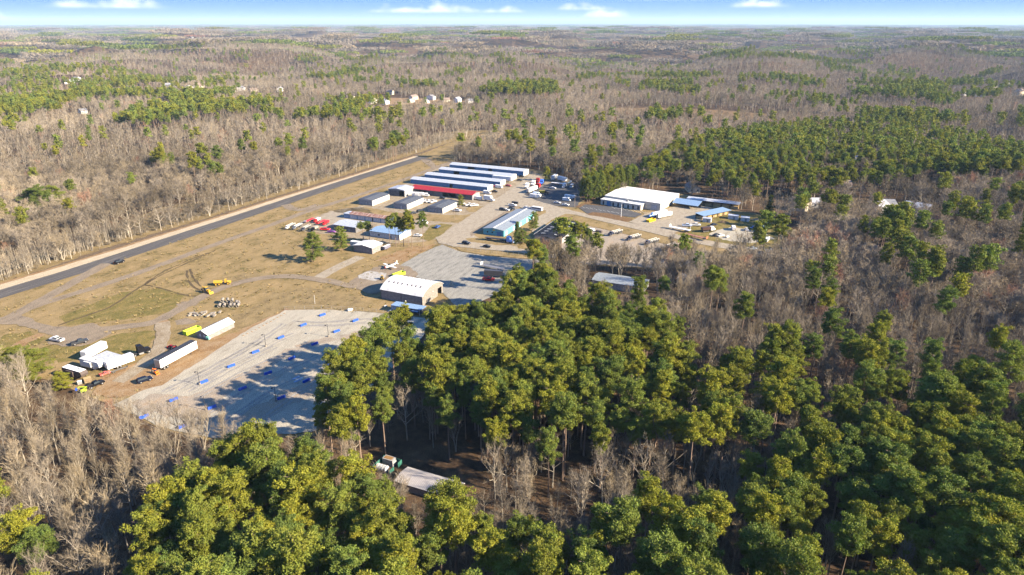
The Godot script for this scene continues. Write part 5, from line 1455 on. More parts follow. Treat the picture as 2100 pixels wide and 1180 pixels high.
		plate("window", n, "f", w, d, -w * 0.2, 1.2, 1.2, 0.9, M["glass"])

# posts, a sloping roof and, for kind 1 and 2, stacks of sawn lumber between them
func open_shed(t: Node3D, w: float, d: float, hb: float, hf: float, posts: int, roof: String, kind: int) -> void:
	var s := Shape.new()
	var tilt := atan2(hb - hf, d)
	s.box(Vector3(0, (hb + hf) / 2 + 0.1, 0), Vector3(w + 0.8, 0.16, d / cos(tilt) + 0.8), Basis(Vector3.RIGHT, tilt))
	part("roof", s, M[roof], t)
	for k in posts:
		var x := lerpf(-w / 2 + 0.2, w / 2 - 0.2, float(k) / (posts - 1))
		for q in [[-d / 2 + 0.2, hb], [d / 2 - 0.2, hf]]:
			s = Shape.new()
			s.box(Vector3(x, (q[1] as float) / 2 - 0.1, q[0]), Vector3(0.2, q[1] - 0.05, 0.2))
			part("post", s, M["trim_dark"], t)
	s = Shape.new()
	s.box(Vector3(0, hb / 2 - 0.1, -d / 2 + 0.02), Vector3(w, hb - 0.1, 0.1))
	part("back_wall", s, M["dark_wall"], t)
	if kind == 0:
		return
	for k in posts - 1:
		var x := lerpf(-w / 2, w / 2, (k + 0.5) / (posts - 1))
		for j in 2:
			var high := hf * (0.7 if (k + j) % 3 else 0.5)
			s = Shape.new()
			s.box(Vector3(x, high / 2, -d * 0.1 + (j - 0.5) * d * 0.42), Vector3(w / (posts - 1) - 1.1, high, d * 0.36))
			part("lumber_stack", s, M["lumber"], t)

func make_hut_in_woods() -> void:
	# corrugated roof seen through the pines, its fenced tank and generator beside it
	var a := PackedVector2Array([Vector2(-30.7, -150.1), Vector2(-28.1, -154.9), Vector2(-13, -148.2), Vector2(-15, -140.2)])
	var c := (a[0] + a[1] + a[2] + a[3]) / 4.0
	var along := (a[2] - a[1]).normalized()
	var w := ((a[2] - a[1]).length() + (a[3] - a[0]).length()) / 2.0
	var d := ((a[1] - a[0]).length() + (a[2] - a[3]).length()) / 2.0
	var turn := rad_to_deg(atan2(along.y, along.x))
	var t := thing("forest_building", "low building with a weathered ribbed metal roof amid the pines", "building", Vector3(c.x, 0, c.y), -turn)
	coat("weathered_sheet", Color(0.44, 0.42, 0.41), 0.7, 0.1, "weathered", 3.0)
	gabled(t, w - 0.6, d - 0.6, 2.2, 0.6, "x", M["taupe_wall"], M["weathered_sheet"], 0.3)
	var seam := Shape.new()
	seam.box(Vector3.ZERO, Vector3(d * 0.5, 0.1, 0.2))
	var mesh := seam.mesh(M["trim_dark"] if false else coat("sheet_seam", Color(0.26, 0.24, 0.23), 0.7))
	for side in [-1.0, 1.0]:
		for k in 34:
			var f := on_roof(w - 0.6, d - 0.6, 2.2, 0.6, "x", side * d * 0.235, lerpf(-w * 0.485, w * 0.485, k / 33.0))
			piece("roof_seam", mesh, t, f)
	plate("gutter", t, "f", w - 0.6, d - 0.6, 0, 1.98, w - 0.4, 0.2, M["trim_dark"], 0.2, 0.25)
	var g := Vector3(-34.7, 0, -157.2)
	t = thing("tank", "ribbed white storage tank inside the green fence", "tank", g + Vector3(-0.9, 0, 0.9), -turn)
	var s := Shape.new()
	s.tube(Vector3(-1.6, 1.0, 0), Vector3(1.6, 1.0, 0), 0.95, 0.95, 14, true)
	part("shell", s, M["white_paint"], t)
	for k in 4:
		s = Shape.new()
		s.tube(Vector3(-1.3 + k * 0.86, 1.0, 0), Vector3(-1.2 + k * 0.86, 1.0, 0), 1.0, 1.0, 14, true)
		part("band", s, M["grey_wall"], t)
	for x in [-1.1, 1.1]:
		s = Shape.new()
		s.box(Vector3(x, 0.15, 0), Vector3(0.3, 0.4, 1.6))
		part("saddle", s, M["grey_wall"], t)
	t = thing("generator", "grey generator box with leaves on its top inside the green fence", "generator", g + Vector3(0.6, 0, -2.0), -turn)
	s = Shape.new()
	s.box(Vector3(0, 1.1, 0), Vector3(3.4, 2.2, 1.9))
	part("housing", s, M["grey_wall"], t)
	s = Shape.new()
	s.box(Vector3(-0.1, 2.23, 0), Vector3(2.5, 0.08, 1.3))
	part("leaf_cover", s, M["leaf_top"] if M.has("leaf_top") else coat("leaf_top", Color(0.180, 0.105, 0.045), 1.0), t)
	t = thing("green_fence", "dark green panel fence around the tank and generator", "fence", g, -turn)
	for q in [[-2.8, -0.6, 0.12, 5.4], [2.6, 1.2, 0.12, 2.2], [2.8, -2.6, 0.12, 2.0], [-0.2, -3.4, 5.2, 0.12]]:
		s = Shape.new()
		s.box(Vector3(q[0], 0.8, q[1]), Vector3(q[2], 1.6, q[3]))
		part("panel", s, M["green_paint"], t)

func make_houses() -> void:
	coat("house_white", Color(0.554, 0.546, 0.524), 0.6)
	coat("house_cream", Color(0.464, 0.412, 0.314), 0.6)
	coat("shingle_grey", Color(0.165, 0.165, 0.172), 0.8)
	coat("shingle_brown", Color(0.194, 0.150, 0.128), 0.8)
	coat("shingle_pale", Color(0.314, 0.321, 0.344), 0.8)
	var spots_ := house_spots()
	var which := 0
	var kinds := [["white house with a grey roof", "house_white", "shingle_grey"], ["cream house with a brown roof", "house_cream", "shingle_brown"], ["white house with a pale roof", "house_white", "shingle_pale"]]
	for q in spots_:
		var p: Vector2 = q[0]
		var k: Array = kinds[which % 3]
		var turn := float((which * 47) % 180) - 90.0
		var o := thing("house", "%s %s" % [k[0], q[1]], "house", Vector3(p.x, land(p.x, p.y), p.y), turn, "houses " + q[1])
		var w := 10.0 + (which * 7) % 5
		var d := 8.0 + (which * 3) % 3
		var far := 1.0 if p.length() < 1400.0 else 1.35
		gabled(o, w * far, d * far, (5.2 if which % 2 else 3.4) * far, 2.6 * far, "x" if which % 3 else "z", M[k[1]], M[k[2]], 0.4)
		for f in ["f", "b", "l", "r"]:
			for u in [-2.2, 2.2]:
				plate("window", o, f, w * far, d * far, u * far, 1.2 * far, 1.1 * far, 1.3 * far, M["glass"])
		which += 1

# where the houses stand, and how to find each row
func house_spots() -> Array:
	var spots_ := []
	var row := PackedVector2Array([Vector2(-253.5, -1059.2), Vector2(-248.4, -1093.1), Vector2(-230.1, -1052.7), Vector2(-210.9, -1059.2), Vector2(-213.3, -1100.1), Vector2(-188.8, -1046.3), Vector2(-153.9, -1072.5), Vector2(-154.9, -1107.3), Vector2(-129.3, -1065.9), Vector2(-127.3, -1107.3), Vector2(-101, -1079.3), Vector2(-83.3, -1072.5), Vector2(-65, -1065.9), Vector2(-205.7, -1191.7)])
	for k in row.size():
		spots_.append([row[k], "in the row of white houses beyond the runway"])
	row = PackedVector2Array([Vector2(-833.7, -1339.4), Vector2(-832.3, -1360.4), Vector2(-671.2, -1309.1), Vector2(-649.7, -1349.8), Vector2(-596.5, -1309.1), Vector2(-574.2, -1299.3), Vector2(-492, -1252.3), Vector2(-482.4, -1261.4), Vector2(-454.3, -1243.3), Vector2(-407.2, -1243.3), Vector2(-577.8, -941.8), Vector2(-705.4, -1107.3), Vector2(-939.7, -1626.2)])
	for k in row.size():
		spots_.append([row[k], "among the bare woods far beyond the runway"])
	row = PackedVector2Array([Vector2(925.8, -1582.2), Vector2(969.7, -1626.2), Vector2(912.8, -1513.9), Vector2(976.8, -1554.2), Vector2(921.1, -1360.4), Vector2(966.3, -1404.3), Vector2(1010.4, -1451), Vector2(1007.1, -1427.3), Vector2(751.2, -1175.5), Vector2(769.5, -1159.6), Vector2(854.2, -1191.7), Vector2(881.7, -1847.9)])
	for k in row.size():
		spots_.append([row[k], "in the cluster by the dark far pines"])
	row = PackedVector2Array([Vector2(296.8, -597), Vector2(244.7, -497.5), Vector2(235.6, -427.1), Vector2(247.5, -439.5), Vector2(188.7, -435.7), Vector2(198.1, -443.3), Vector2(412.8, -557.4), Vector2(131.2, -488.2), Vector2(258.7, -423.6)])
	for k in row.size():
		spots_.append([row[k], "in the woods behind the junk yard"])
	row = PackedVector2Array([Vector2(-1512.1, -4592.4), Vector2(-1354.8, -4479.3), Vector2(-1723, -3819.5), Vector2(-1720.2, -3901.7), Vector2(-1645.8, -3819.5), Vector2(-1084.7, -2765.6), Vector2(-1063.5, -2808.8), Vector2(-1009.9, -2765.6), Vector2(-411.5, -2899.4), Vector2(-388.2, -2946.9), Vector2(1884, -4836.4), Vector2(1968.3, -4968.3), Vector2(1949, -4836.4), Vector2(1981.5, -4836.4), Vector2(1887.8, -5410.7), Vector2(1440.1, -4371.5), Vector2(2271.2, -3664.9), Vector2(-2759.2, -5410.7), Vector2(-2805.4, -5576)])
	for k in row.size():
		spots_.append([row[k], "dotted over the far woods"])
	return spots_

# ---------------------------------------------------------------- vehicles; each faces +x, its middle over the origin
var parts_of := {}     # kind -> [[part name, mesh, paint slot]]
var paints := {}

func paint(c: Color) -> StandardMaterial3D:
	var key := c.to_html()
	if not paints.has(key):
		var m := StandardMaterial3D.new()
		m.resource_name = "paint"
		m.albedo_color = c.linear_to_srgb()
		m.roughness = 0.38
		m.metallic_specular = 0.22
		paints[key] = m
	return paints[key]

# side outline (x forward, y up) pulled across the width
func side(o: Array, w: float) -> Shape:
	var s := Shape.new()
	var p := PackedVector2Array()
	for q in o:
		p.append(Vector2(q[0], q[1]))
	s.prism(p, -w / 2, w / 2)
	return s

func cabin(x0: float, x1: float, y0: float, y1: float, w: float, rake0: float, rake1: float) -> Shape:
	var s := Shape.new()
	var p := []
	for k in 8:
		var top := (k & 2) != 0
		var x := (x1 - (rake1 if top else 0.0)) if k & 1 else (x0 + (rake0 if top else 0.0))
		var z := w / 2 - (0.16 if top else 0.03)
		p.append(Vector3(x, y1 if top else y0, z if k & 4 else -z))
	s.hexa(p)
	return s

func slab(c: Vector3, size: Vector3) -> Shape:
	var s := Shape.new()
	s.box(c, size)
	return s

func wheel_shape(r: float, w: float) -> ArrayMesh:
	var s := Shape.new()
	s.wheel(Vector3.ZERO, r, w, 14)
	return s.mesh(M["tyre"])

func hub_shape(r: float, w: float) -> ArrayMesh:
	var s := Shape.new()
	s.wheel(Vector3.ZERO, r * 0.56, w + 0.04, 10)
	return s.mesh(M["rim"])

func add_wheels(list: Array, at: Array, r: float, half: float, w := 0.24) -> void:
	var a := wheel_shape(r, w)
	var b := hub_shape(r, w)
	for x in at:
		for z in [-half, half]:
			list.append(["wheel", a, "", Vector3(x, r, z), b])

func make_kinds() -> void:
	coat("tyre", Color(0.02, 0.02, 0.02), 0.9)
	coat("rim", Color(0.36, 0.36, 0.37), 0.35, 0.6)
	coat("lamp_red", Color(0.35, 0.01, 0.01), 0.3)
	coat("lamp_clear", Color(0.7, 0.7, 0.68), 0.15)
	coat("chassis", Color(0.03, 0.03, 0.032), 0.7)
	var k := []
	# sedan
	k = [["body", side([[-2.3, 0.35], [2.3, 0.35], [2.35, 0.62], [2.2, 0.82], [1.0, 0.95], [-1.6, 0.97], [-2.3, 0.9]], 1.78).mesh(), "paint"], ["window_band", cabin(-1.75, 1.05, 0.94, 1.38, 1.6, 0.5, 0.75).mesh(M["glass"]), ""], ["roof", slab(Vector3(-0.2, 1.41, 0), Vector3(1.5, 0.07, 1.3)).mesh(), "paint"]]
	car_lamps(k, 2.33, -2.32, 0.66, 0.65)
	add_wheels(k, [-1.4, 1.4], 0.33, 0.8)
	parts_of["sedan"] = k
	# sport utility
	k = [["body", side([[-2.4, 0.42], [2.4, 0.42], [2.45, 0.75], [2.3, 1.02], [1.1, 1.12], [-2.4, 1.15]], 1.95).mesh(), "paint"], ["window_band", cabin(-2.35, 1.15, 1.11, 1.68, 1.78, 0.25, 0.7).mesh(M["glass"]), ""], ["roof", slab(Vector3(-0.75, 1.72, 0), Vector3(2.6, 0.08, 1.46)).mesh(), "paint"]]
	car_lamps(k, 2.43, -2.42, 0.85, 0.7)
	add_wheels(k, [-1.45, 1.45], 0.39, 0.85)
	parts_of["suv"] = k
	# pickup
	k = [["body", side([[-2.9, 0.5], [2.85, 0.5], [2.9, 0.85], [2.75, 1.1], [1.4, 1.2], [-0.75, 1.2], [-0.76, 1.12], [-2.9, 1.12]], 1.98).mesh(), "paint"], ["window_band", cabin(-0.75, 1.45, 1.19, 1.76, 1.82, 0.15, 0.65).mesh(M["glass"]), ""], ["roof", slab(Vector3(0.15, 1.8, 0), Vector3(1.45, 0.08, 1.5)).mesh(), "paint"], ["cargo_bed", slab(Vector3(-1.85, 1.12, 0), Vector3(1.85, 0.05, 1.6)).mesh(M["chassis"]), ""], ["bed_rail", slab(Vector3(-1.85, 1.2, 0.92), Vector3(2.05, 0.16, 0.1)).mesh(), "paint"], ["bed_rail", slab(Vector3(-1.85, 1.2, -0.92), Vector3(2.05, 0.16, 0.1)).mesh(), "paint"], ["tailgate", slab(Vector3(-2.85, 1.2, 0), Vector3(0.08, 0.16, 1.74)).mesh(), "paint"]]
	car_lamps(k, 2.88, -2.92, 0.88, 0.75)
	add_wheels(k, [-1.8, 1.85], 0.42, 0.86)
	parts_of["pickup"] = k
	# van
	k = [["body", side([[-2.8, 0.4], [2.8, 0.4], [2.85, 0.95], [2.3, 1.2], [1.7, 2.15], [1.4, 2.3], [-2.75, 2.3], [-2.8, 2.1]], 2.0).mesh(), "paint"], ["windscreen", cabin(1.5, 2.32, 1.22, 2.08, 2.05, 0.0, 0.5).mesh(M["glass"]), ""], ["side_window", slab(Vector3(0.95, 1.7, 0), Vector3(0.7, 0.6, 2.06)).mesh(M["glass"]), ""]]
	car_lamps(k, 2.83, -2.82, 0.8, 0.75)
	add_wheels(k, [-1.8, 1.8], 0.38, 0.86)
	parts_of["van"] = k
	# box truck
	k = [["cargo_box", slab(Vector3(-1.1, 2.25, 0), Vector3(5.6, 2.8, 2.4)).mesh(), "paint"], ["cab", side([[1.8, 0.6], [3.9, 0.6], [3.95, 1.3], [3.1, 1.5], [2.7, 2.4], [1.8, 2.45]], 2.1).mesh(), "paint"], ["windscreen", cabin(2.3, 3.14, 1.52, 2.3, 2.15, 0.0, 0.4).mesh(M["glass"]), ""], ["chassis", slab(Vector3(-0.2, 0.72, 0), Vector3(7.4, 0.24, 1.0)).mesh(M["chassis"]), ""]]
	car_lamps(k, 3.93, -3.9, 0.95, 0.8)
	add_wheels(k, [-2.4, 2.9], 0.46, 0.95)
	parts_of["box_truck"] = k
	# bus
	k = [["body", side([[-4.6, 0.5], [4.4, 0.5], [4.6, 1.3], [4.3, 2.6], [4.0, 3.0], [-4.5, 3.0], [-4.6, 2.8]], 2.4).mesh(), "paint"], ["window_band", slab(Vector3(-0.2, 2.05, 0), Vector3(7.8, 0.8, 2.46)).mesh(M["glass"]), ""], ["windscreen", slab(Vector3(4.4, 2.0, 0), Vector3(0.3, 1.0, 2.1)).mesh(M["glass"]), ""]]
	car_lamps(k, 4.58, -4.62, 0.9, 0.9)
	add_wheels(k, [-2.6, 3.0], 0.5, 1.05)
	parts_of["bus"] = k
	# semi tractor
	k = [["sleeper", side([[-1.1, 0.9], [1.2, 0.9], [1.2, 2.9], [0.5, 3.7], [-1.1, 3.8]], 2.3).mesh(), "paint"], ["hood", side([[1.2, 0.8], [3.3, 0.8], [3.35, 1.6], [2.9, 1.95], [1.2, 2.15]], 1.7).mesh(), "paint"], ["windscreen", cabin(0.6, 1.35, 2.1, 2.85, 2.2, 0.0, 0.4).mesh(M["glass"]), ""], ["chassis", slab(Vector3(-1.0, 0.85, 0), Vector3(7.2, 0.3, 0.9)).mesh(M["chassis"]), ""], ["coupling_plate", slab(Vector3(-3.0, 1.08, 0), Vector3(1.1, 0.16, 1.0)).mesh(M["chassis"]), ""], ["fuel_tank", slab(Vector3(-0.2, 0.75, 1.05), Vector3(1.6, 0.6, 0.5)).mesh(M["rim"]), ""], ["fuel_tank", slab(Vector3(-0.2, 0.75, -1.05), Vector3(1.6, 0.6, 0.5)).mesh(M["rim"]), ""]]
	car_lamps(k, 3.36, -4.6, 1.1, 0.75)
	add_wheels(k, [-3.7, -2.4, 2.5], 0.52, 0.98, 0.32)
	parts_of["semi_tractor"] = k
	# dump truck on the road
	k = [["dump_body", side([[-4.3, 1.4], [0.9, 1.3], [1.1, 3.0], [-4.4, 2.8]], 2.4).mesh(), "load"], ["cab", side([[1.3, 0.8], [3.1, 0.8], [3.1, 2.9], [1.4, 3.0]], 2.2).mesh(), "paint"], ["hood", slab(Vector3(3.7, 1.3, 0), Vector3(1.3, 1.0, 1.6)).mesh(), "paint"], ["windscreen", slab(Vector3(3.08, 2.3, 0), Vector3(0.12, 0.8, 1.9)).mesh(M["glass"]), ""], ["chassis", slab(Vector3(-0.4, 0.95, 0), Vector3(7.8, 0.3, 0.9)).mesh(M["chassis"]), ""]]
	add_wheels(k, [-3.4, -2.1, -0.8, 3.3], 0.54, 1.0, 0.34)
	parts_of["dump_truck"] = k
	# enclosed semi trailer, 16 m
	k = [["box_body", slab(Vector3(0, 2.6, 0), Vector3(16.0, 2.9, 2.55)).mesh(), "paint"], ["top", slab(Vector3(0, 4.07, 0), Vector3(15.9, 0.06, 2.45)).mesh(), "load"], ["chassis", slab(Vector3(0, 1.05, 0), Vector3(15.6, 0.24, 1.2)).mesh(M["chassis"]), ""], ["landing_leg", slab(Vector3(5.2, 0.5, 0.8), Vector3(0.2, 1.0, 0.2)).mesh(M["chassis"]), ""], ["landing_leg", slab(Vector3(5.2, 0.5, -0.8), Vector3(0.2, 1.0, 0.2)).mesh(M["chassis"]), ""], ["rear_door", slab(Vector3(-8.02, 2.6, 0), Vector3(0.06, 2.6, 2.3)).mesh(M["rim"]), ""]]
	add_wheels(k, [-6.6, -5.3], 0.52, 1.05, 0.4)
	parts_of["semi_trailer"] = k
	# short box trailer, 9 m
	k = [["box_body", slab(Vector3(0, 2.1, 0), Vector3(9.0, 2.5, 2.4)).mesh(), "paint"], ["top", slab(Vector3(0, 3.37, 0), Vector3(8.9, 0.06, 2.3)).mesh(), "load"], ["chassis", slab(Vector3(0.4, 0.8, 0), Vector3(9.6, 0.2, 1.0)).mesh(M["chassis"]), ""]]
	add_wheels(k, [-1.4, -0.3], 0.42, 1.05, 0.3)
	parts_of["box_trailer"] = k
	# flatbed trailer, 13 m
	k = [["deck", slab(Vector3(0, 1.2, 0), Vector3(13.0, 0.2, 2.5)).mesh(), "paint"], ["chassis", slab(Vector3(0, 0.95, 0), Vector3(12.4, 0.3, 1.0)).mesh(M["chassis"]), ""], ["headboard", slab(Vector3(6.4, 1.9, 0), Vector3(0.12, 1.4, 2.4)).mesh(), "load"], ["landing_leg", slab(Vector3(4.4, 0.45, 0.7), Vector3(0.2, 0.9, 0.2)).mesh(M["chassis"]), ""], ["landing_leg", slab(Vector3(4.4, 0.45, -0.7), Vector3(0.2, 0.9, 0.2)).mesh(M["chassis"]), ""]]
	add_wheels(k, [-5.2, -3.9], 0.5, 1.05, 0.36)
	parts_of["flatbed_trailer"] = k
	# truck with an empty stake frame: dark cab, rails with white posts
	k = [["cab", side([[3.0, 0.9], [4.6, 0.9], [4.6, 2.6], [3.1, 2.8]], 2.3).mesh(), "paint"], ["hood", slab(Vector3(5.3, 1.35, 0), Vector3(1.5, 1.0, 1.7)).mesh(), "paint"], ["windscreen", slab(Vector3(4.6, 2.15, 0), Vector3(0.12, 0.7, 2.0)).mesh(M["glass"]), ""], ["chassis", slab(Vector3(-0.8, 0.95, 0), Vector3(11.0, 0.3, 1.0)).mesh(M["chassis"]), ""], ["deck", slab(Vector3(-2.0, 1.35, 0), Vector3(9.0, 0.3, 2.3)).mesh(M["chassis"]), ""]]
	for j in 6:
		for z in [-1.15, 1.15]:
			k.append(["stake", slab(Vector3(-6.2 + j * 1.65, 2.0, z), Vector3(0.28, 1.1, 0.14)).mesh(), "load"])
	for z in [-1.15, 1.15]:
		k.append(["rail", slab(Vector3(-2.0, 2.5, z), Vector3(9.0, 0.22, 0.16)).mesh(), "load"])
	add_wheels(k, [-5.6, -4.3, -3.0, 4.6], 0.54, 1.02, 0.34)
	parts_of["stake_truck"] = k
	# fifth-wheel camper and motorhome
	k = [["body", side([[-4.8, 0.6], [2.6, 0.6], [2.8, 1.6], [4.8, 1.7], [5.0, 2.6], [4.5, 3.5], [-4.8, 3.5]], 2.5).mesh(), "paint"], ["top", slab(Vector3(-0.2, 3.54, 0), Vector3(9.0, 0.08, 2.3)).mesh(), "load"], ["window", slab(Vector3(-2.2, 2.4, 0), Vector3(1.4, 0.8, 2.56)).mesh(M["glass"]), ""], ["window", slab(Vector3(1.2, 2.4, 0), Vector3(1.0, 0.8, 2.56)).mesh(M["glass"]), ""], ["roof_vent", slab(Vector3(-1.5, 3.66, 0.2), Vector3(0.9, 0.2, 0.8)).mesh(M["white_paint"]), ""], ["roof_vent", slab(Vector3(1.8, 3.64, -0.3), Vector3(0.5, 0.16, 0.5)).mesh(M["chassis"]), ""], ["slide_out", slab(Vector3(-0.5, 2.2, 1.4), Vector3(3.4, 1.8, 0.7)).mesh(), "paint"]]
	add_wheels(k, [-1.6, -0.7], 0.4, 1.1, 0.26)
	parts_of["camper"] = k

func car_lamps(k: Array, front: float, back: float, y: float, z: float) -> void:
	for q in [-z, z]:
		k.append(["headlight", slab(Vector3(front - 0.02, y, q), Vector3(0.08, 0.16, 0.34)).mesh(M["lamp_clear"]), ""])
		k.append(["taillight", slab(Vector3(back + 0.02, y + 0.1, q), Vector3(0.08, 0.2, 0.2)).mesh(M["lamp_red"]), ""])

func vehicle(kind: String, called: String, label: String, category: String, at: Vector3, heading: float, c: Color, cargo := Color(-1, 0, 0), group := "", size := 1.0) -> Node3D:
	var t := thing(called, label, category, at + Vector3(0, 0.3, 0), 90.0 - heading, group)
	if size != 1.0:
		t.scale = Vector3.ONE * size
	for p in parts_of[kind]:
		var o := piece(p[0], p[1], t, Transform3D(Basis(), p[3]) if p.size() > 3 else Transform3D())
		if p[2] == "paint":
			o.set_surface_override_material(0, paint(c))
		elif p[2] == "load":
			o.set_surface_override_material(0, paint(c if cargo.r < 0.0 else cargo))
		if p.size() > 4:
			piece("rim", p[4], o)
	return t

func make_vehicles() -> void:
	make_kinds()
	var white := Color(0.56, 0.56, 0.55)
	var silver := Color(0.45, 0.46, 0.48)
	var black := Color(0.008, 0.008, 0.010)
	var navy := Color(0.008, 0.011, 0.024)
	var grey := Color(0.035, 0.037, 0.042)
	var red := Color(0.55, 0.02, 0.025)
	var blue := Color(0.05, 0.14, 0.5)
	var ccw := 24.6
	# the camp at the end of the lot and the apron
	vehicle("pickup", "pickup_truck", "black pickup truck on the clay before the motorhome", "pickup", Vector3(-140.6, 0, -202.5), 30, black)
	vehicle("suv", "parked_car", "navy SUV on the clay beside the gravel lot", "car", Vector3(-125.6, 0, -205.8), 45, navy)
	vehicle("pickup", "pickup_truck", "dark grey pickup truck on the apron edge", "pickup", Vector3(-165.2, 0, -235.3), 48, grey)
	vehicle("pickup", "pickup_truck", "white pickup truck with a black bed on the apron", "pickup", Vector3(-175.3, 0, -237.5), -72, white, black)
	vehicle("semi_tractor", "semi_tractor", "black semi tractor without a trailer beside the camper circle", "truck", Vector3(-137.2, 0, -226.3), 44, black)
	vehicle("suv", "parked_car", "black SUV on the grass beside the runway", "car", Vector3(-199.9, 0, -328.4), 26, black)
	vehicle("semi_trailer", "semi_trailer", "long white trailer with a dark top along the gravel lot", "trailer", Vector3(-121.5, 0, -221.3), 21, white, Color(0.03, 0.03, 0.033), "", 1.06)
	vehicle("box_trailer", "camper_trailer", "tall white trailer at the back of the camper circle", "trailer", Vector3(-153.8, 0, -225.5), 15, white, Color(-1, 0, 0), "", 1.05)
	vehicle("box_trailer", "camper_trailer", "white trailer with small windows at the front of the camper circle", "trailer", Vector3(-139.8, 0, -216.8), 38, white, Color(0.4, 0.42, 0.46), "", 1.02)
	vehicle("camper", "camper_trailer", "white camper with rounded nose beside the motorhome", "camper", Vector3(-148.5, 0, -215.3), 113, white)
	vehicle("camper", "motorhome", "brown and black motorhome with a white top", "motorhome", Vector3(-150.6, 0, -208.5), 114, Color(0.07, 0.055, 0.05), Color(0.7, 0.7, 0.68))
	vehicle("pickup", "utility_cart", "small red and white utility cart beside the white camper", "cart", Vector3(-141.8, 0, -210.6), 38, Color(0.5, 0.1, 0.08), white, "", 0.62)
	# streets
	vehicle("suv", "parked_car", "dark SUV on the street at the yard gate", "car", Vector3(-25.3, 0, -360.1), 112, navy)
	vehicle("sedan", "parked_car", "black sedan on the street before the gravel yard", "car", Vector3(-13.6, 0, -354.5), 116, black)
	vehicle("flatbed_trailer", "flatbed_trailer", "long brown flatbed before the teal building", "trailer", Vector3(-8.8, 0, -366.9), 112, Color(0.10, 0.075, 0.06), Color(0.10, 0.075, 0.06))
	vehicle("semi_tractor", "semi_tractor", "blue and white semi tractor hitched to the brown flatbed", "truck", Vector3(-1.6, 0, -362.4), 121, Color(0.16, 0.28, 0.55))
	vehicle("bus", "bus", "small white bus behind the teal building", "bus", Vector3(16.2, 0, -432), -59, white, Color(-1, 0, 0), "", 0.85)
	# beside the teal building
	for q in [[Vector3(-6, 0, -432.6), grey, "suv", "dark car"], [Vector3(-3.8, 0, -432), white, "sedan", "white car"], [Vector3(-1.7, 0, -433.2), black, "sedan", "black car"], [Vector3(0, 0, -434.4), grey, "suv", "grey car"]]:
		vehicle(q[2], "parked_car", q[3] + " in the short row beside the teal building", "car", q[0], 114.6, q[1], Color(-1, 0, 0), "cars beside the teal building")
	vehicle("pickup", "pickup_truck", "white pickup truck on the street above the short car row", "pickup", Vector3(0.3, 0, -443.3), 114.6, white)
	vehicle("box_trailer", "box_trailer", "small dark trailer behind the white pickup on the street", "trailer", Vector3(2, 0, -449.1), 114.6, grey, Color(-1, 0, 0), "", 0.5)
	vehicle("sedan", "parked_car", "white car at the back corner of the teal building", "car", Vector3(9.6, 0, -437.6), 114.6, white)
	vehicle("sedan", "parked_car", "silver car between the teal building and the bus", "car", Vector3(11.8, 0, -435.1), 114.6, silver)
	# before the red roof
	vehicle("box_truck", "box_truck", "white box truck at the end of the red roofed building", "truck", Vector3(-15.7, 0, -457.8), 120, white)
	vehicle("box_trailer", "box_trailer", "white box trailer behind the white box truck", "trailer", Vector3(-23.6, 0, -461.3), 121, white, Color(-1, 0, 0), "", 0.7)
	for q in [[Vector3(-28.5, 0, -444.6), "nearer the red roof"], [Vector3(-25.3, 0, -443.3), "nearer the street"]]:
		vehicle("pickup", "pickup_truck", "white pickup truck of a pair on the yard, " + q[1], "pickup", q[0], 70.0, white, Color(-1, 0, 0), "white pickups in the yard")
	vehicle("pickup", "pickup_truck", "white pickup truck beside the shed nearest the street", "pickup", Vector3(-35.7, 0, -430.2), 114.6, white)
	vehicle("sedan", "parked_car", "white car behind the lone tree before the red roof", "car", Vector3(-34.1, 0, -448.5), 100.0, white)
	for q in [[Vector3(-59.4, 0, -455.1), "first"], [Vector3(-56.8, 0, -454.3), "middle"], [Vector3(-53.7, 0, -453.5), "last"]]:
		vehicle("pickup", "pickup_truck", "white pickup truck behind the middle shed, %s of three" % q[1], "pickup", q[0], 40.0, white, Color(-1, 0, 0), "white pickups in the yard")
	vehicle("camper", "camper_trailer", "white camper between the dark fronted hangar and the red roof", "camper", Vector3(-66.2, 0, -470.4), 100.0, white, Color(-1, 0, 0), "", 0.85)
	vehicle("van", "delivery_van", "white van beside the camper under the red roof's end", "van", Vector3(-61.1, 0, -471.1), 100.0, white)
	vehicle("sedan", "parked_car", "dark car before the open bays of the red roofed building", "car", Vector3(-48.1, 0, -464), 114.6, grey)
	vehicle("suv", "parked_car", "black SUV in the shade between two white sided sheds", "car", Vector3(-59.2, 0, -428.3), 60.0, black)
	vehicle("sedan", "parked_car", "grey car before the middle white sided shed", "car", Vector3(-63, 0, -424.1), 60.0, grey)
	vehicle("sedan", "parked_car", "blue car beside the tall thin pines", "car", Vector3(-44.5, 0, -392.6), 20.0, Color(0.03, 0.08, 0.25))
	vehicle("sedan", "parked_car", "white car on the grey yard behind the tall thin pines", "car", Vector3(-53.9, 0, -374.8), 100.0, white)
	vehicle("van", "delivery_van", "white van half hidden by the tall thin pines", "van", Vector3(-54, 0, -401), 100.0, white)
	vehicle("box_trailer", "box_trailer", "white trailer behind the small grey metal building", "trailer", Vector3(-83.6, 0, -354), 114.6, white)
	vehicle("box_trailer", "box_trailer", "dark trailer with a white end beside the small grey metal building", "trailer", Vector3(-67.8, 0, -351.5), GRID, Color(0.12, 0.12, 0.16), white, "", 0.6)
	# among the hangars
	vehicle("van", "delivery_van", "white utility truck at the end of the hangar behind the red roof", "van", Vector3(-17.8, 0, -478.4), 114.6, white)
	vehicle("sedan", "parked_car", "black car at the street end of the hangar behind the red roof", "car", Vector3(-12.3, 0, -483.6), 114.6, black)
	vehicle("van", "delivery_van", "white van at the end of the third blue hangar", "van", Vector3(-9.7, 0, -496.7), 114.6, white)
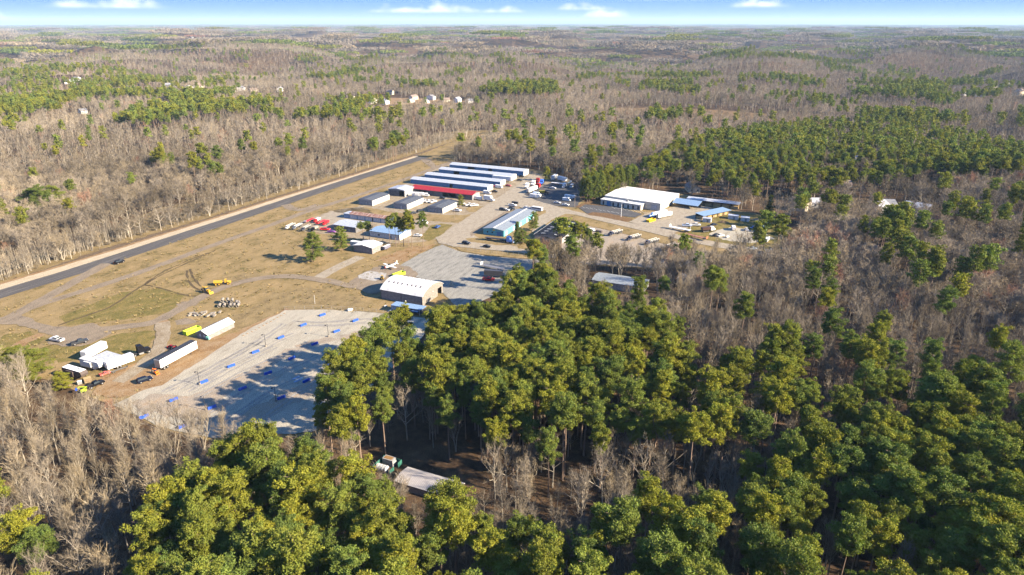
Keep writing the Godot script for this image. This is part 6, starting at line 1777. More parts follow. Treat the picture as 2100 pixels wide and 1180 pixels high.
	vehicle("sedan", "parked_car", "red car at the end of the third blue hangar", "car", Vector3(-2.9, 0, -502.3), 114.6, Color(0.28, 0.02, 0.03))
	vehicle("pickup", "pickup_truck", "red pickup truck between the blue hangars", "pickup", Vector3(-14.9, 0, -499.9), 114.6, red)
	vehicle("semi_trailer", "semi_trailer", "white trailer along the front of the second blue hangar", "trailer", Vector3(-7.5, 0, -519.8), 114.6, white)
	vehicle("sedan", "parked_car", "grey car on the yard beside the second blue hangar", "car", Vector3(6, 0, -521.5), 114.6, grey)
	vehicle("sedan", "parked_car", "black car at the end of the farthest blue hangar", "car", Vector3(7.7, 0, -534.8), 114.6, black)
	# truck lot
	vehicle("semi_tractor", "semi_tractor", "white semi tractor on the street side of the truck lot", "truck", Vector3(11.2, 0, -496.7), 200.0, white)
	vehicle("semi_tractor", "semi_tractor", "white semi tractor behind the other white one", "truck", Vector3(16.1, 0, -505.6), 200.0, white)
	vehicle("semi_trailer", "semi_trailer", "white semi trailer at the corner of the truck lot", "trailer", Vector3(14.5, 0, -485.1), 31, white, Color(0.55, 0.55, 0.54), "", 0.8)
	vehicle("semi_tractor", "semi_tractor", "bright red semi tractor at the head of the white trailer", "truck", Vector3(19.4, 0, -495.9), 20.0, red)
	vehicle("semi_tractor", "semi_tractor", "bright blue semi tractor in the truck lot", "truck", Vector3(22.5, 0, -508.8), 200.0, blue)
	vehicle("semi_tractor", "semi_tractor", "dark red semi tractor beside the blue one", "truck", Vector3(19.7, 0, -513.8), 200.0, Color(0.2, 0.02, 0.02))
	vehicle("camper", "camper_trailer", "white camper at the street corner of the truck lot", "camper", Vector3(16.3, 0, -466.1), 114.6, white, Color(-1, 0, 0), "", 0.8)
	vehicle("van", "delivery_van", "pale van behind the camper in the truck lot", "van", Vector3(17.6, 0, -473.3), 114.6, Color(0.5, 0.6, 0.75))
	vehicle("dump_truck", "dump_truck", "dark truck with a yellow body in the truck lot", "truck", Vector3(22.6, 0, -478.4), 114.6, black, Color(0.42, 0.30, 0.03), "", 0.8)
	vehicle("camper", "camper_trailer", "white camper nearest the pine clump in the truck lot", "camper", Vector3(40.2, 0, -463.3), 114.6, white, Color(-1, 0, 0), "", 0.8)
	vehicle("van", "delivery_van", "white van beside the camper by the pine clump", "van", Vector3(37.5, 0, -457.8), 114.6, white)
	vehicle("sedan", "parked_car", "pale car alone in the shade of the truck lot", "car", Vector3(30.7, 0, -451.1), 114.6, silver)
	vehicle("sedan", "parked_car", "white car at the street edge of the truck lot", "car", Vector3(35.9, 0, -445.2), 114.6, white)
	vehicle("box_trailer", "box_trailer", "white box trailer turned along the wood behind the truck lot", "trailer", Vector3(33, 0, -525.9), 22, white)
	vehicle("box_trailer", "box_trailer", "white box trailer turned toward the street behind the truck lot", "trailer", Vector3(38.7, 0, -519.8), 143, white)
	vehicle("flatbed_trailer", "flatbed_trailer", "low white flatbed among the trailers behind the truck lot", "trailer", Vector3(34.6, 0, -508.8), 114.6, Color(0.55, 0.55, 0.55), Color(0.55, 0.55, 0.55), "", 0.8)
	vehicle("flatbed_trailer", "flatbed_trailer", "tan flatbed nearest the wood behind the truck lot", "trailer", Vector3(43.7, 0, -512.2), 23, Color(0.6, 0.55, 0.4), white, "", 0.6)
	vehicle("box_truck", "box_truck", "white box truck in the back row of the truck lot", "truck", Vector3(38.7, 0, -498.3), 200.0, white, Color(-1, 0, 0), "", 0.8)
	vehicle("van", "delivery_van", "white van in the back row of the truck lot", "van", Vector3(44.5, 0, -499.1), 200.0, white)
	vehicle("sedan", "parked_car", "silver car in the back row of the truck lot", "car", Vector3(30.1, 0, -494.4), 114.6, silver)
	# at the warehouse
	vehicle("semi_trailer", "semi_trailer", "white semi trailer parked nearest the yellow dumpster", "trailer", Vector3(95.6, 0, -415.4), 56, white, Color(0.6, 0.6, 0.6), "", 0.75)
	vehicle("semi_trailer", "semi_trailer", "white semi trailer behind the one at the yellow dumpster", "trailer", Vector3(94, 0, -420), 54, white, Color(0.6, 0.6, 0.6), "", 0.7)
	vehicle("semi_tractor", "semi_tractor", "pale blue semi tractor at the warehouse trailers", "truck", Vector3(88.6, 0, -416), 250.0, Color(0.35, 0.5, 0.75), Color(-1, 0, 0), "", 0.8)
	vehicle("flatbed_trailer", "flatbed_trailer", "pale flatbed with a white headboard beside the road", "trailer", Vector3(98.9, 0, -387), -51, Color(0.5, 0.52, 0.56), white)
	vehicle("flatbed_trailer", "flatbed_trailer", "long rusty flatbed along the road before the junk yard", "trailer", Vector3(104.9, 0, -371), 136, Color(0.22, 0.10, 0.06), Color(0.22, 0.10, 0.06))
	var places := [Vector3(59.5, 0, -378.6), Vector3(68.7, 0, -369.6), Vector3(77.3, 0, -361.5), Vector3(86.1, 0, -353.2)]
	var words := ["nearest the black roofed building", "second from the black roofed building", "third from the black roofed building", "farthest from the black roofed building"]
	for k in 4:
		vehicle("stake_truck", "stake_truck", "dark truck with white stakes on the sand, " + words[k], "truck", places[k], -130, Color(0.03, 0.035, 0.06), Color(0.45, 0.45, 0.45), "stake trucks on the sand yard", 0.85)
	# junk yard
	vehicle("pickup", "pickup_truck", "blue white pickup truck beside the light pole in the junk yard", "pickup", Vector3(105.1, 0, -395.2), 100.0, Color(0.35, 0.42, 0.55))
	vehicle("pickup", "pickup_truck", "white pickup truck before the first white hut", "pickup", Vector3(110.7, 0, -396.3), 100.0, white)
	vehicle("dump_truck", "dump_truck", "brown bodied dump truck with a white cab", "truck", Vector3(114.9, 0, -384.5), 74, white, Color(0.06, 0.035, 0.03))
	vehicle("sedan", "parked_car", "black car behind the white car in the junk yard", "car", Vector3(117.3, 0, -375.8), 60.0, black)
	vehicle("sedan", "parked_car", "white car beside the black car in the junk yard", "car", Vector3(119.5, 0, -374.8), 60.0, white)
	vehicle("van", "delivery_van", "white truck alone amid the junk yard", "van", Vector3(130.9, 0, -388.5), 10.0, white)
	vehicle("sedan", "parked_car", "pale car before the pale blue shed", "car", Vector3(138.2, 0, -387), 10.0, silver)
	vehicle("sedan", "parked_car", "blue car beside the pale blue shed", "car", Vector3(143.7, 0, -390.6), 60.0, Color(0.1, 0.2, 0.5))
	vehicle("sedan", "parked_car", "dark blue car by the scrap heap", "car", Vector3(121.8, 0, -397.3), 60.0, navy)
	vehicle("camper", "camper_trailer", "pale camper at the wood's edge below the blue shed", "camper", Vector3(142.8, 0, -365.5), 30.0, white, Color(-1, 0, 0), "", 0.6)
	vehicle("sedan", "parked_car", "pale blue car at the end of the dirt road", "car", Vector3(130, 0, -350.6), 100.0, Color(0.4, 0.5, 0.6))
	vehicle("pickup", "pickup_truck", "white pickup truck farthest along the dirt road", "pickup", Vector3(138.2, 0, -345.7), 100.0, white)
	vehicle("box_trailer", "box_trailer", "pale trailer in the woods at the dirt road's end", "trailer", Vector3(146.3, 0, -345.7), 100.0, Color(0.5, 0.55, 0.6), Color(-1, 0, 0), "", 0.6)
	# red trucks beside the grey metal building
	var reds := [[Vector3(-124.9, 0, -406.5), "flatbed_trailer", "red boom trailer farthest from the grey metal building", red, white], [Vector3(-119.8, 0, -405.4), "dump_truck", "red truck between the boom trailers", red, white], [Vector3(-116.7, 0, -402.6), "flatbed_trailer", "red trailer in the middle of the red row", red, red], [Vector3(-112.9, 0, -399.4), "dump_truck", "red truck nearest the grey metal building", red, red], [Vector3(-132.5, 0, -392.6), "stake_truck", "white stake truck at the outer end of the parked row", Color(0.6, 0.6, 0.58), Color(0.5, 0.5, 0.48)], [Vector3(-128.1, 0, -391.6), "stake_truck", "pale stake truck second in the parked row", Color(0.12, 0.13, 0.15), Color(0.6, 0.6, 0.58)], [Vector3(-122, 0, -388.5), "stake_truck", "dark stake truck third in the parked row", Color(0.05, 0.055, 0.07), Color(0.4, 0.4, 0.4)], [Vector3(-116.4, 0, -387), "dump_truck", "black and tan truck fourth in the parked row", black, Color(0.3, 0.26, 0.2)]]
	for q in reds:
		vehicle(q[1], "parked_truck", q[2], "truck", q[0], -165, q[3], q[4], "trucks beside the grey metal building", 0.72)
	vehicle("pickup", "pickup_truck", "red pickup truck at the corner of the grey metal building", "pickup", Vector3(-110.1, 0, -387), 100.0, red)
	vehicle("sedan", "parked_car", "purple car at the corner of the grey metal building", "car", Vector3(-105.2, 0, -382.5), 100.0, Color(0.15, 0.03, 0.2))
	# gravel yard
	vehicle("flatbed_trailer", "flatbed_trailer", "low trailer with a white headboard on the gravel yard", "trailer", Vector3(-9.7, 0, -319.6), -60, Color(0.12, 0.12, 0.13), white)
	vehicle("box_trailer", "box_trailer", "black box trailer at the pine edge of the gravel yard", "trailer", Vector3(-8.9, 0, -308.5), 100.0, Color(0.05, 0.05, 0.055))
	vehicle("pickup", "pickup_truck", "red pickup truck at the pine edge of the gravel yard", "pickup", Vector3(-11.1, 0, -303.2), 100.0, red)

# ---------------------------------------------------------------- smaller things
func pole(called: String, label: String, at: Vector3, high: float, r: float, m: Material, arms := 0, group := "") -> Node3D:
	var t := thing(called, label, "pole", at, -GRID, group)
	var s := Shape.new()
	s.tube(Vector3(0, -0.3, 0), Vector3(0, high, 0), r, r * 0.7, 8, true)
	part("post", s, m, t)
	for k in arms:
		s = Shape.new()
		s.box(Vector3(0, high - 0.5 - k * 0.9, 0), Vector3(2.4, 0.14, 0.14))
		part("crossarm", s, m, t)
		for x in [-1.0, 1.0]:
			s = Shape.new()
			s.tube(Vector3(x, high - 0.43 - k * 0.9, 0), Vector3(x, high - 0.2 - k * 0.9, 0), 0.06, 0.04, 6, true)
			part("insulator", s, M["grey_wall"], t)
	return t

func make_props() -> void:
	coat("bright_blue", Color(0.02, 0.07, 0.36), 0.45)
	coat("lime", Color(0.33, 0.44, 0.03), 0.5)
	coat("machine_yellow", Color(0.40, 0.24, 0.025), 0.45)
	coat("orange_paint", Color(0.70, 0.15, 0.02), 0.5)
	coat("pole_wood", Color(0.20, 0.16, 0.12), 0.9)
	coat("pole_dark", Color(0.035, 0.035, 0.04), 0.5)
	coat("raw_concrete", Color(0.26, 0.232, 0.195), 0.95, 0.0, "weathered", 2.0)
	coat("silver_paint", Color(0.66, 0.67, 0.69), 0.35)

	# blue blocks in slanting rows over the lot
	var blocks := PackedVector2Array([Vector2(-79.4, -262), Vector2(-64.4, -256.3), Vector2(-84.5, -251.9), Vector2(-49, -250.5), Vector2(-69.6, -245.9), Vector2(-89.9, -240.1), Vector2(-54, -240.7), Vector2(-75.2, -234.5), Vector2(-59.6, -228.7), Vector2(-95.4, -227.7), Vector2(-80.3, -222.6), Vector2(-65.4, -217), Vector2(-100.2, -216.6), Vector2(-85.3, -211.3), Vector2(-70.3, -205.8), Vector2(-105.1, -205.1), Vector2(-90.2, -200.5), Vector2(-75.3, -194.5), Vector2(-95.5, -188.5), Vector2(-110, -193.3), Vector2(-100.1, -177.6), Vector2(-114.5, -183)])
	var order := ["at the far edge of the lot", "in the second row beside the straight lamp", "near the trees", "along the sand track"]
	for k in blocks.size():
		var p := blocks[k]
		var t := thing("blue_block", "bright blue block on the gravel lot, %s counted from its far edge" % nth(k), "block", Vector3(p.x, 0.24, p.y), 44.0 + (k * 7) % 9, "blue blocks on the gravel lot")
		var s := Shape.new()
		s.taper(Vector3.ZERO, 0.75, Vector2(1.4, 0.36), Vector2(1.34, 0.26))
		part("block_body", s, M["bright_blue"], t)
		for x in [-0.9, 0.9]:
			s = Shape.new()
			s.box(Vector3(x, 0.06, 0), Vector3(0.35, 0.13, 0.86))
			part("foot", s, M["bright_blue"], t)
		s = Shape.new()
		s.box(Vector3(0, 0.79, 0), Vector3(2.4, 0.08, 0.2))
		part("top_ridge", s, M["bright_blue"], t)
	# lamps of the lot
	var lamp_at := PackedVector2Array([Vector2(-93.3, -232.8), Vector2(-71.7, -241.4), Vector2(-105.9, -203.6), Vector2(-76.5, -192.8), Vector2(-63, -221.3), Vector2(-97.1, -187.4)])
	var lamp_words := ["standing on the sand track amid the lot", "nearest the far edge of the lot", "beside a blue block at the clay edge", "nearest the bright green pines", "in the tree shade at the lot's forest side", "at the bare trees' end of the lot"]
	for k in lamp_at.size():
		var t := thing("lot_lamp", "dark lamp post " + lamp_words[k], "lamp post", Vector3(lamp_at[k].x, 0.22, lamp_at[k].y), 20.0, "lamp posts of the gravel lot")
		var s := Shape.new()
		s.tube(Vector3(0, -0.2, 0), Vector3(0, 0.7, 0), 0.34, 0.34, 10, true)
		part("footing", s, M["raw_concrete"], t)
		s = Shape.new()
		s.tube(Vector3(0, 0.7, 0), Vector3(0, 5.3, 0), 0.1, 0.07, 8, true)
		part("post", s, M["pole_dark"], t)
		s = Shape.new()
		s.box(Vector3(-0.35, 5.2, 0), Vector3(0.8, 0.08, 0.08))
		part("arm", s, M["pole_dark"], t)
		s = Shape.new()
		s.taper(Vector3(-0.75, 4.85, 0), 0.36, Vector2(0.32, 0.32), Vector2(0.12, 0.12))
		part("lamp_head", s, M["pole_dark"], t)
	pole("white_pole", "slim white pole in the tree shade on the gravel lot", Vector3(-78.9, 0, -208.9), 4.6, 0.09, M["white_paint"])
	pole("white_pole", "white pole on the dry grass before the gravel lot", Vector3(-86.1, 0, -275.2), 4.2, 0.1, M["white_paint"])
	pole("utility_pole", "wooden utility pole beside the taxiway", Vector3(-79.4, 0, -531.2), 7.5, 0.14, M["pole_wood"], 1)
	pole("utility_pole", "wooden utility pole on the bushy island beside the street", Vector3(-5, 0, -480.6), 8.0, 0.14, M["pole_wood"], 1)
	pole("utility_pole", "wooden utility pole on the grass beside the last white sided shed", Vector3(-35.8, 0, -410.9), 9.0, 0.15, M["pole_wood"], 1)
	pole("utility_pole", "wooden utility pole between the teal and the black roofed building", Vector3(0.4, 0, -358.4), 8.5, 0.15, M["pole_wood"], 1)
	pole("utility_pole", "utility pole at the corner of the truck lot", Vector3(41.4, 0, -439.5), 8.0, 0.15, M["pole_wood"], 1)
	pole("light_pole", "pale light pole on the island before the office", Vector3(68.7, 0, -416.6), 9.0, 0.13, M["silver_paint"], 0)
	pole("light_pole", "pale pole beside the pickups in the junk yard", Vector3(105.7, 0, -389.5), 6.5, 0.1, M["silver_paint"], 0)

	# boards lying on the lot
	for k in 3:
		var b := thing("board", "blue white board lying on the gravel lot, %s of three" % ["first", "second", "third"][k], "board", [Vector3(-74.6, 0, -208.2), Vector3(-73.3, 0, -207.3), Vector3(-73.5, 0, -206.3)][k] + Vector3(0, 0.26, 0), 50.0, "boards on the gravel lot")
		var s := Shape.new()
		s.box(Vector3(0, 0.05, 0), Vector3(2.8, 0.1, 0.9))
		part("sheet", s, M["blue_roof"] if k != 1 else M["white_paint"], b)
		for x in [-1.0, 1.0]:
			s = Shape.new()
			s.box(Vector3(x, 0.14, 0), Vector3(0.12, 0.08, 0.9))
			part("batten", s, M["white_paint"], b)
	# clay heaps along the lot's edge
	var heaps := PackedVector2Array([Vector2(-105.3, -242.3), Vector2(-104.4, -244.1), Vector2(-103.3, -245.9), Vector2(-102.4, -247.7), Vector2(-101.6, -249.8), Vector2(-100.7, -251.9), Vector2(-100, -253.8), Vector2(-99, -255.8), Vector2(-98.3, -258), Vector2(-97.6, -260), Vector2(-96.8, -262), Vector2(-96, -264)])
	for k in heaps.size():
		heap("clay_heap", "small orange clay heap on the lot's clay edge, %s from the white roofed shed" % nth(k), Vector3(heaps[k].x, 0.24, heaps[k].y), Vector3(1.1, 0.22, 0.6), M["bare_clay"], 40 + k, "clay heaps along the lot")
	heap("gravel_heap", "pale grey gravel heap beside the arched hangar", Vector3(-28.2, 0, -297.4), Vector3(4.2, 2.4, 3.4), M["grey_gravel"], 7)
	heap("scrap_heap", "long heap of scrap before the white huts", Vector3(129.1, 0, -404.3), Vector3(9.0, 1.6, 3.0), M["woody_debris"], 8)
	heap("dirt_heap", "brown dirt heap behind the pale blue shed", Vector3(153.7, 0, -409.8), Vector3(11.0, 2.0, 4.0), M["pale_dirt"], 9)
	# concrete pipes and slabs
	var r := RandomNumberGenerator.new()
	r.seed = 5
	var c := Vector3(-122, 0, -273.3)
	for k in 13:
		var t := thing("concrete_pipe", "concrete pipe in the stacked heap beside the gravel road, %s counted" % nth(k), "pipe", c + Vector3(-4.2 + (k % 5) * 1.9 + r.randfn() * 0.3, 0.62 + (k / 10) * 1.05 + 0.05, -2.2 + ((k % 10) / 5) * 3.2 + r.randfn() * 0.3), -72.0 + r.randfn() * 9.0, "concrete pipes beside the gravel road")
		var s := Shape.new()
		var n := 12
		for j in n:
			var a0 := TAU * j / n
			var a1 := TAU * (j + 1) / n
			var o0 := Vector3(0, sin(a0), cos(a0))
			var o1 := Vector3(0, sin(a1), cos(a1))
			var e := Vector3(1.35, 0, 0)
			s.quad(o0 * 0.6 - e, o1 * 0.6 - e, o1 * 0.6 + e, o0 * 0.6 + e)
			s.quad(o0 * 0.45 - e, o0 * 0.45 + e, o1 * 0.45 + e, o1 * 0.45 - e)
			s.quad(o0 * 0.45 + e, o0 * 0.6 + e, o1 * 0.6 + e, o1 * 0.45 + e)
			s.quad(o0 * 0.6 - e, o0 * 0.45 - e, o1 * 0.45 - e, o1 * 0.6 - e)
		part("barrel", s, M["raw_concrete"], t)
	c = Vector3(-129.4, 0, -262.8)
	for k in 16:
		var t := thing("concrete_slab", "broken concrete slab in the loose heap beside the gravel road, %s counted" % nth(k), "slab", c + Vector3(-5.6 + (k % 8) * 1.6 + r.randfn() * 0.4, 0.34 + (k / 12) * 0.4, -1.8 + (k / 8) * 2.6 + r.randfn() * 0.6), r.randf() * 180.0, "broken slabs beside the gravel road")
		t.rotation_degrees.x = r.randfn() * 9.0
		var s := Shape.new()
		s.taper(Vector3(0, -0.25, 0), 0.5, Vector2(r.randf_range(0.6, 1.3), 0.45), Vector2(r.randf_range(0.55, 1.2), 0.4))
		part("lump", s, M["raw_concrete"], t)
	# dumpsters
	dumpster("lime green open dumpster beside the white roofed shed", Vector3(-126.9, 0, -245.9), 31, "lime", 6.5)
	dumpster("lime green open dumpster behind the arched hangar", Vector3(-54.9, 0, -310.5), 40, "lime", 6.5)
	dumpster("yellow dumpster beside the white semi trailers", Vector3(85.7, 0, -407), 47, "yellow_paint", 6.5)
	# earth movers
	articulated_hauler(Vector3(-135.6, 0, -298.6), 75, 0.8)
	backhoe(Vector3(-138.7, 0, -288.2), 120.0)
	digger("small yellow excavator beside the pale slab", Vector3(-62, 0, -305.1), 150.0, "machine_yellow", 0.8)
	digger("small orange excavator beside the long white trailer", Vector3(-124.5, 0, -211.3), 300.0, "orange_paint", 0.72)
	tractor(Vector3(-127.5, 0, -230.8), 300.0)
	aeroplane(Vector3(-60.9, 0, -321), -138)
	blue_canopy()
	# camp: flat roofed shelter, flat trailer, pallets, green machine
	shelter()
	var t := vehicle("flatbed_trailer", "flatbed_trailer", "small dark flat trailer before the camper circle", "trailer", Vector3(-138.4, 0, -213.5), 42, Color(0.08, 0.075, 0.07), Color(0.08, 0.075, 0.07), "", 0.42)
	t = thing("pallet_stack", "stack of pale boards beside the brown motorhome", "stack", Vector3(-144.9, 0, -205.5) + Vector3(0, 0.22, 0), 40.0)
	for k in 8:
		var s := Shape.new()
		s.box(Vector3(0, 0.1 + k * 0.22, 0.04 * (k % 3)), Vector3(2.2, 0.14, 1.6))
		part("pallet", s, M["lumber"] if k % 2 else M["trim_dark"], t)
	t = thing("tool_crate", "small grey crate before the brown motorhome", "crate", Vector3(-146.8, 0, -204.1) + Vector3(0, 0.22, 0), 30.0)
	var s := Shape.new()
	s.box(Vector3(0, 0.55, 0), Vector3(1.3, 1.1, 0.9))
	part("crate_body", s, M["grey_wall"], t)
	s = Shape.new()
	s.box(Vector3(0, 1.13, 0), Vector3(1.4, 0.08, 1.0))
	part("lid", s, M["silver_paint"], t)
	boom_lift(Vector3(-142.4, 0, -198.9))
	# white gas tanks on the grass
	for q in [[Vector3(-68.9, 0, -266.9), 1.0, "white gas tank on the grass before the gravel lot"], [Vector3(-54.6, 0, -271.7), 0.6, "small white tank on the grass beside the blue canopy"], [Vector3(122.6, 0, -372.4), 1.0, "white tank before the junk yard cars"]]:
		t = thing("gas_tank", q[2], "tank", q[0], 30.0)
		t.scale = Vector3.ONE * q[1]
		s = Shape.new()
		s.tube(Vector3(-0.9, 0.8, 0), Vector3(0.9, 0.8, 0), 0.6, 0.6, 12, true)
		part("shell", s, M["white_paint"], t)
		for x in [-0.9, 0.9]:
			s = Shape.new()
			s.tube(Vector3(x, 0.8, 0), Vector3(x * 1.35, 0.8, 0), 0.6, 0.25, 12, true)
			part("end_cap", s, M["white_paint"], t)
			s = Shape.new()
			s.box(Vector3(x * 0.7, 0.15, 0), Vector3(0.2, 0.5, 0.8))
			part("saddle", s, M["grey_wall"], t)
	# gate and fence of the gravel yard
	fence("chain fence with thin posts along the street side of the gravel yard", PackedVector2Array([Vector2(-27.4, -351.1), Vector2(-16.9, -346.9), Vector2(-5.2, -343.2), Vector2(6.4, -340)]), 2.0)
	fence("pipe gate across the gravel yard entrance", PackedVector2Array([Vector2(-42.5, -361.9), Vector2(-37.6, -359.3), Vector2(-32.5, -355.3)]), 1.6)
	fence("thin fence along the far edge of the gravel lot", PackedVector2Array([Vector2(-97, -267.9), Vector2(-88.7, -268.7), Vector2(-81.5, -269), Vector2(-72.9, -268.2), Vector2(-63.2, -266.6), Vector2(-51.3, -263.8)]), 1.8)
	fence("chain fence before the black roofed building", PackedVector2Array([Vector2(1.1, -353.2), Vector2(3.2, -360.1), Vector2(6.6, -369.2)]), 1.4)
	# parking bays and traffic cone
	for k in 9:
		bay(PackedVector2Array([Vector2(46.4, -442.6), Vector2(48.1, -438.8)]), Vector2(1.35, 0.93) * k * 1.9)
	for k in 12:
		bay(PackedVector2Array([Vector2(66.4, -442), Vector2(68, -437.4)]), Vector2(1.62, 1.1) * k * 1.35)
	t = thing("traffic_cone", "small orange cone beside the runway and the black SUV", "cone", Vector3(-202.9, 0, -328.4), 0)
	s = Shape.new()
	s.tube(Vector3(0, 0.05, 0), Vector3(0, 1.0, 0), 0.35, 0.08, 10, true)
	part("cone_body", s, M["orange_paint"], t)
	s = Shape.new()
	s.box(Vector3(0, 0.04, 0), Vector3(0.8, 0.08, 0.8))
	part("foot", s, M["orange_paint"], t)
	# supplies behind the black roofed building
	var at := PackedVector2Array([Vector2(29.5, -397.8), Vector2(35.2, -395.7), Vector2(38.4, -392.6), Vector2(42.3, -390.6), Vector2(46.6, -387.5), Vector2(50.8, -384)])
	for k in at.size():
		t = thing("material_stack", "%s stack of sheet goods behind the black roofed building, %s along the bank" % [["white", "pale blue", "grey", "teal", "silver", "dark"][k], ["first", "second", "third", "fourth", "fifth", "last"][k]], "stack", Vector3(at[k].x, 0.16, at[k].y), -35.0, "stacks behind the black roofed building")
		for j in 3:
			s = Shape.new()
			s.box(Vector3(0.1 * j, 0.2 + j * 0.34, 0), Vector3(4.6 - j * 0.5, 0.3, 1.6))
			part("bundle", s, [M["white_paint"], M["blue_roof"], M["grey_wall"], M["teal_wall"], M["silver_paint"], M["trim_dark"]][k], t)
	for q in [[Vector3(-1597.8, 0, -10260), 75.0, "tall thin radio mast far off beyond the white houses"], [Vector3(1069.8, 0, -7683.8), 60.0, "thin radio mast far off on the horizon"]]:
		var p: Vector3 = q[0]
		t = thing("radio_mast", q[2], "mast", Vector3(p.x, land(p.x, p.z), p.z))
		for k in 5:
			s = Shape.new()
			s.tube(Vector3(0, q[1] * k / 5.0, 0), Vector3(0, q[1] * (k + 1) / 5.0, 0), 1.2, 1.2, 4)
			part("section", s, M["red_roof"] if k % 2 else M["white_paint"], t)

func heap(called: String, label: String, at: Vector3, size: Vector3, m: Material, seed_: int, group := "") -> void:
	var t := thing(called, label, "heap", at, 0.0, group)
	var r := RandomNumberGenerator.new()
	r.seed = seed_
	var s := Shape.new()
	s.use_uv = true
	var n := 18
	var rings := 6
	var p := []
	for i in rings + 1:
		var f := float(i) / rings
		var row := []
		for k in n:
			var a := TAU * k / n
			var rr := f * (1.0 + 0.12 * sin(a * 3.0 + seed_) + 0.06 * r.randfn())
			row.append(Vector3(cos(a) * rr * size.x / 2, size.y * (1.0 - f) * (1.0 if i == 0 else r.randf_range(0.88, 1.08)) - (0.12 if i == rings else 0.0), sin(a) * rr * size.z / 2))
		p.append(row)
	for i in rings:
		for k in n:
			var j := (k + 1) % n
			for q in [[p[i][k], p[i][j], p[i + 1][j]], [p[i][k], p[i + 1][j], p[i + 1][k]]]:
				s.tri(q[0], q[2], q[1])
				for v in [q[0], q[2], q[1]]:
					s.uv.append(Vector2(v.x, v.z))
	part("heap_body", s, m, t)

func fence(label: String, line: PackedVector2Array, high: float) -> void:
	var t := thing("wire_fence", label, "fence", Vector3.ZERO)
	for k in line.size() - 1:
		var a := Vector3(line[k].x, 0, line[k].y)
		var b := Vector3(line[k + 1].x, 0, line[k + 1].y)
		var n := maxi(1, int((b - a).length() / 3.0))
		for j in n + (1 if k == line.size() - 2 else 0):
			var p := a.lerp(b, float(j) / n)
			var s := Shape.new()
			s.tube(p + Vector3(0, -0.2, 0), p + Vector3(0, high, 0), 0.045, 0.045, 5, true)
			part("post", s, M["steel"], t)
		for y in [0.15, 0.55, 1.0]:
			var s := Shape.new()
			s.tube(a + Vector3(0, y * high, 0), b + Vector3(0, y * high, 0), 0.02, 0.02, 4)
			part("rail", s, M["steel"], t)

func bay(q: PackedVector2Array, shift: Vector2) -> void:
	var a := q[0] + shift
	var b := q[1] + shift
	var side := (b - a).orthogonal().normalized() * 0.09
	var s := Shape.new()
	s.quad(Vector3(a.x - side.x, 0.245, a.y - side.y), Vector3(b.x - side.x, 0.245, b.y - side.y), Vector3(b.x + side.x, 0.245, b.y + side.y), Vector3(a.x + side.x, 0.245, a.y + side.y))
	part(numbered("bay_marking"), s, M["white_paint"], self).set_meta("kind", "structure")

func dumpster(label: String, at: Vector3, heading: float, colour: String, l: float) -> void:
	var t := thing("dumpster", label, "dumpster", at + Vector3(0, 0.1, 0), 90.0 - heading)
	for q in [["side", Vector3(0, 0.8, 1.15), Vector3(l, 1.5, 0.1)], ["side", Vector3(0, 0.8, -1.15), Vector3(l, 1.5, 0.1)], ["end_panel", Vector3(l / 2, 0.8, 0), Vector3(0.1, 1.5, 2.4)], ["end_panel", Vector3(-l / 2, 0.8, 0), Vector3(0.1, 1.5, 2.4)], ["floor", Vector3(0, 0.15, 0), Vector3(l, 0.1, 2.2)]]:
		part(q[0], slab(q[1], q[2]), M[colour], t)
	for k in 6:
		for z in [-1.24, 1.24]:
			part("rib", slab(Vector3(lerpf(-l * 0.44, l * 0.44, k / 5.0), 0.8, z), Vector3(0.12, 1.5, 0.1)), M[colour], t)
	part("rubble", slab(Vector3(0, 0.5, 0), Vector3(l * 0.9, 0.5, 2.0)), M["raw_concrete"], t)

func wheels_on(t: Node3D, at: Array, r: float, half: float, w: float, hub := "machine_yellow") -> void:
	for x in at:
		for z in [-half, half]:
			var s := Shape.new()
			s.wheel(Vector3.ZERO, r, w, 16)
			var o := piece("wheel", s.mesh(M["tyre"]), t, Transform3D(Basis(), Vector3(x, r, z)))
			s = Shape.new()
			s.wheel(Vector3.ZERO, r * 0.5, w + 0.05, 12)
			piece("rim", s.mesh(M[hub]), o)

func articulated_hauler(at: Vector3, heading: float, size: float) -> void:
	var t := thing("dump_hauler", "yellow articulated dump truck standing on the dry field", "truck", at, 90.0 - heading)
	t.scale = Vector3.ONE * size
	part("dump_body", side([[-4.6, 1.7], [-0.2, 1.4], [0.3, 2.4], [-4.9, 2.7]], 2.7), M["machine_yellow"], t)
	part("cab", side([[1.2, 1.4], [2.5, 1.4], [2.4, 3.3], [1.3, 3.3]], 1.7), M["machine_yellow"], t)
	part("cab_window", cabin(1.15, 2.56, 2.2, 3.1, 1.8, 0.05, 0.1), M["glass"], t)
	part("hood", side([[2.5, 1.0], [4.6, 0.9], [4.7, 1.7], [2.5, 2.2]], 2.3), M["machine_yellow"], t)
	part("chassis", slab(Vector3(-0.4, 1.1, 0), Vector3(8.8, 0.5, 1.0)), M["chassis"], t)
	wheels_on(t, [-3.6, -1.8, 3.0], 0.85, 1.15, 0.7)

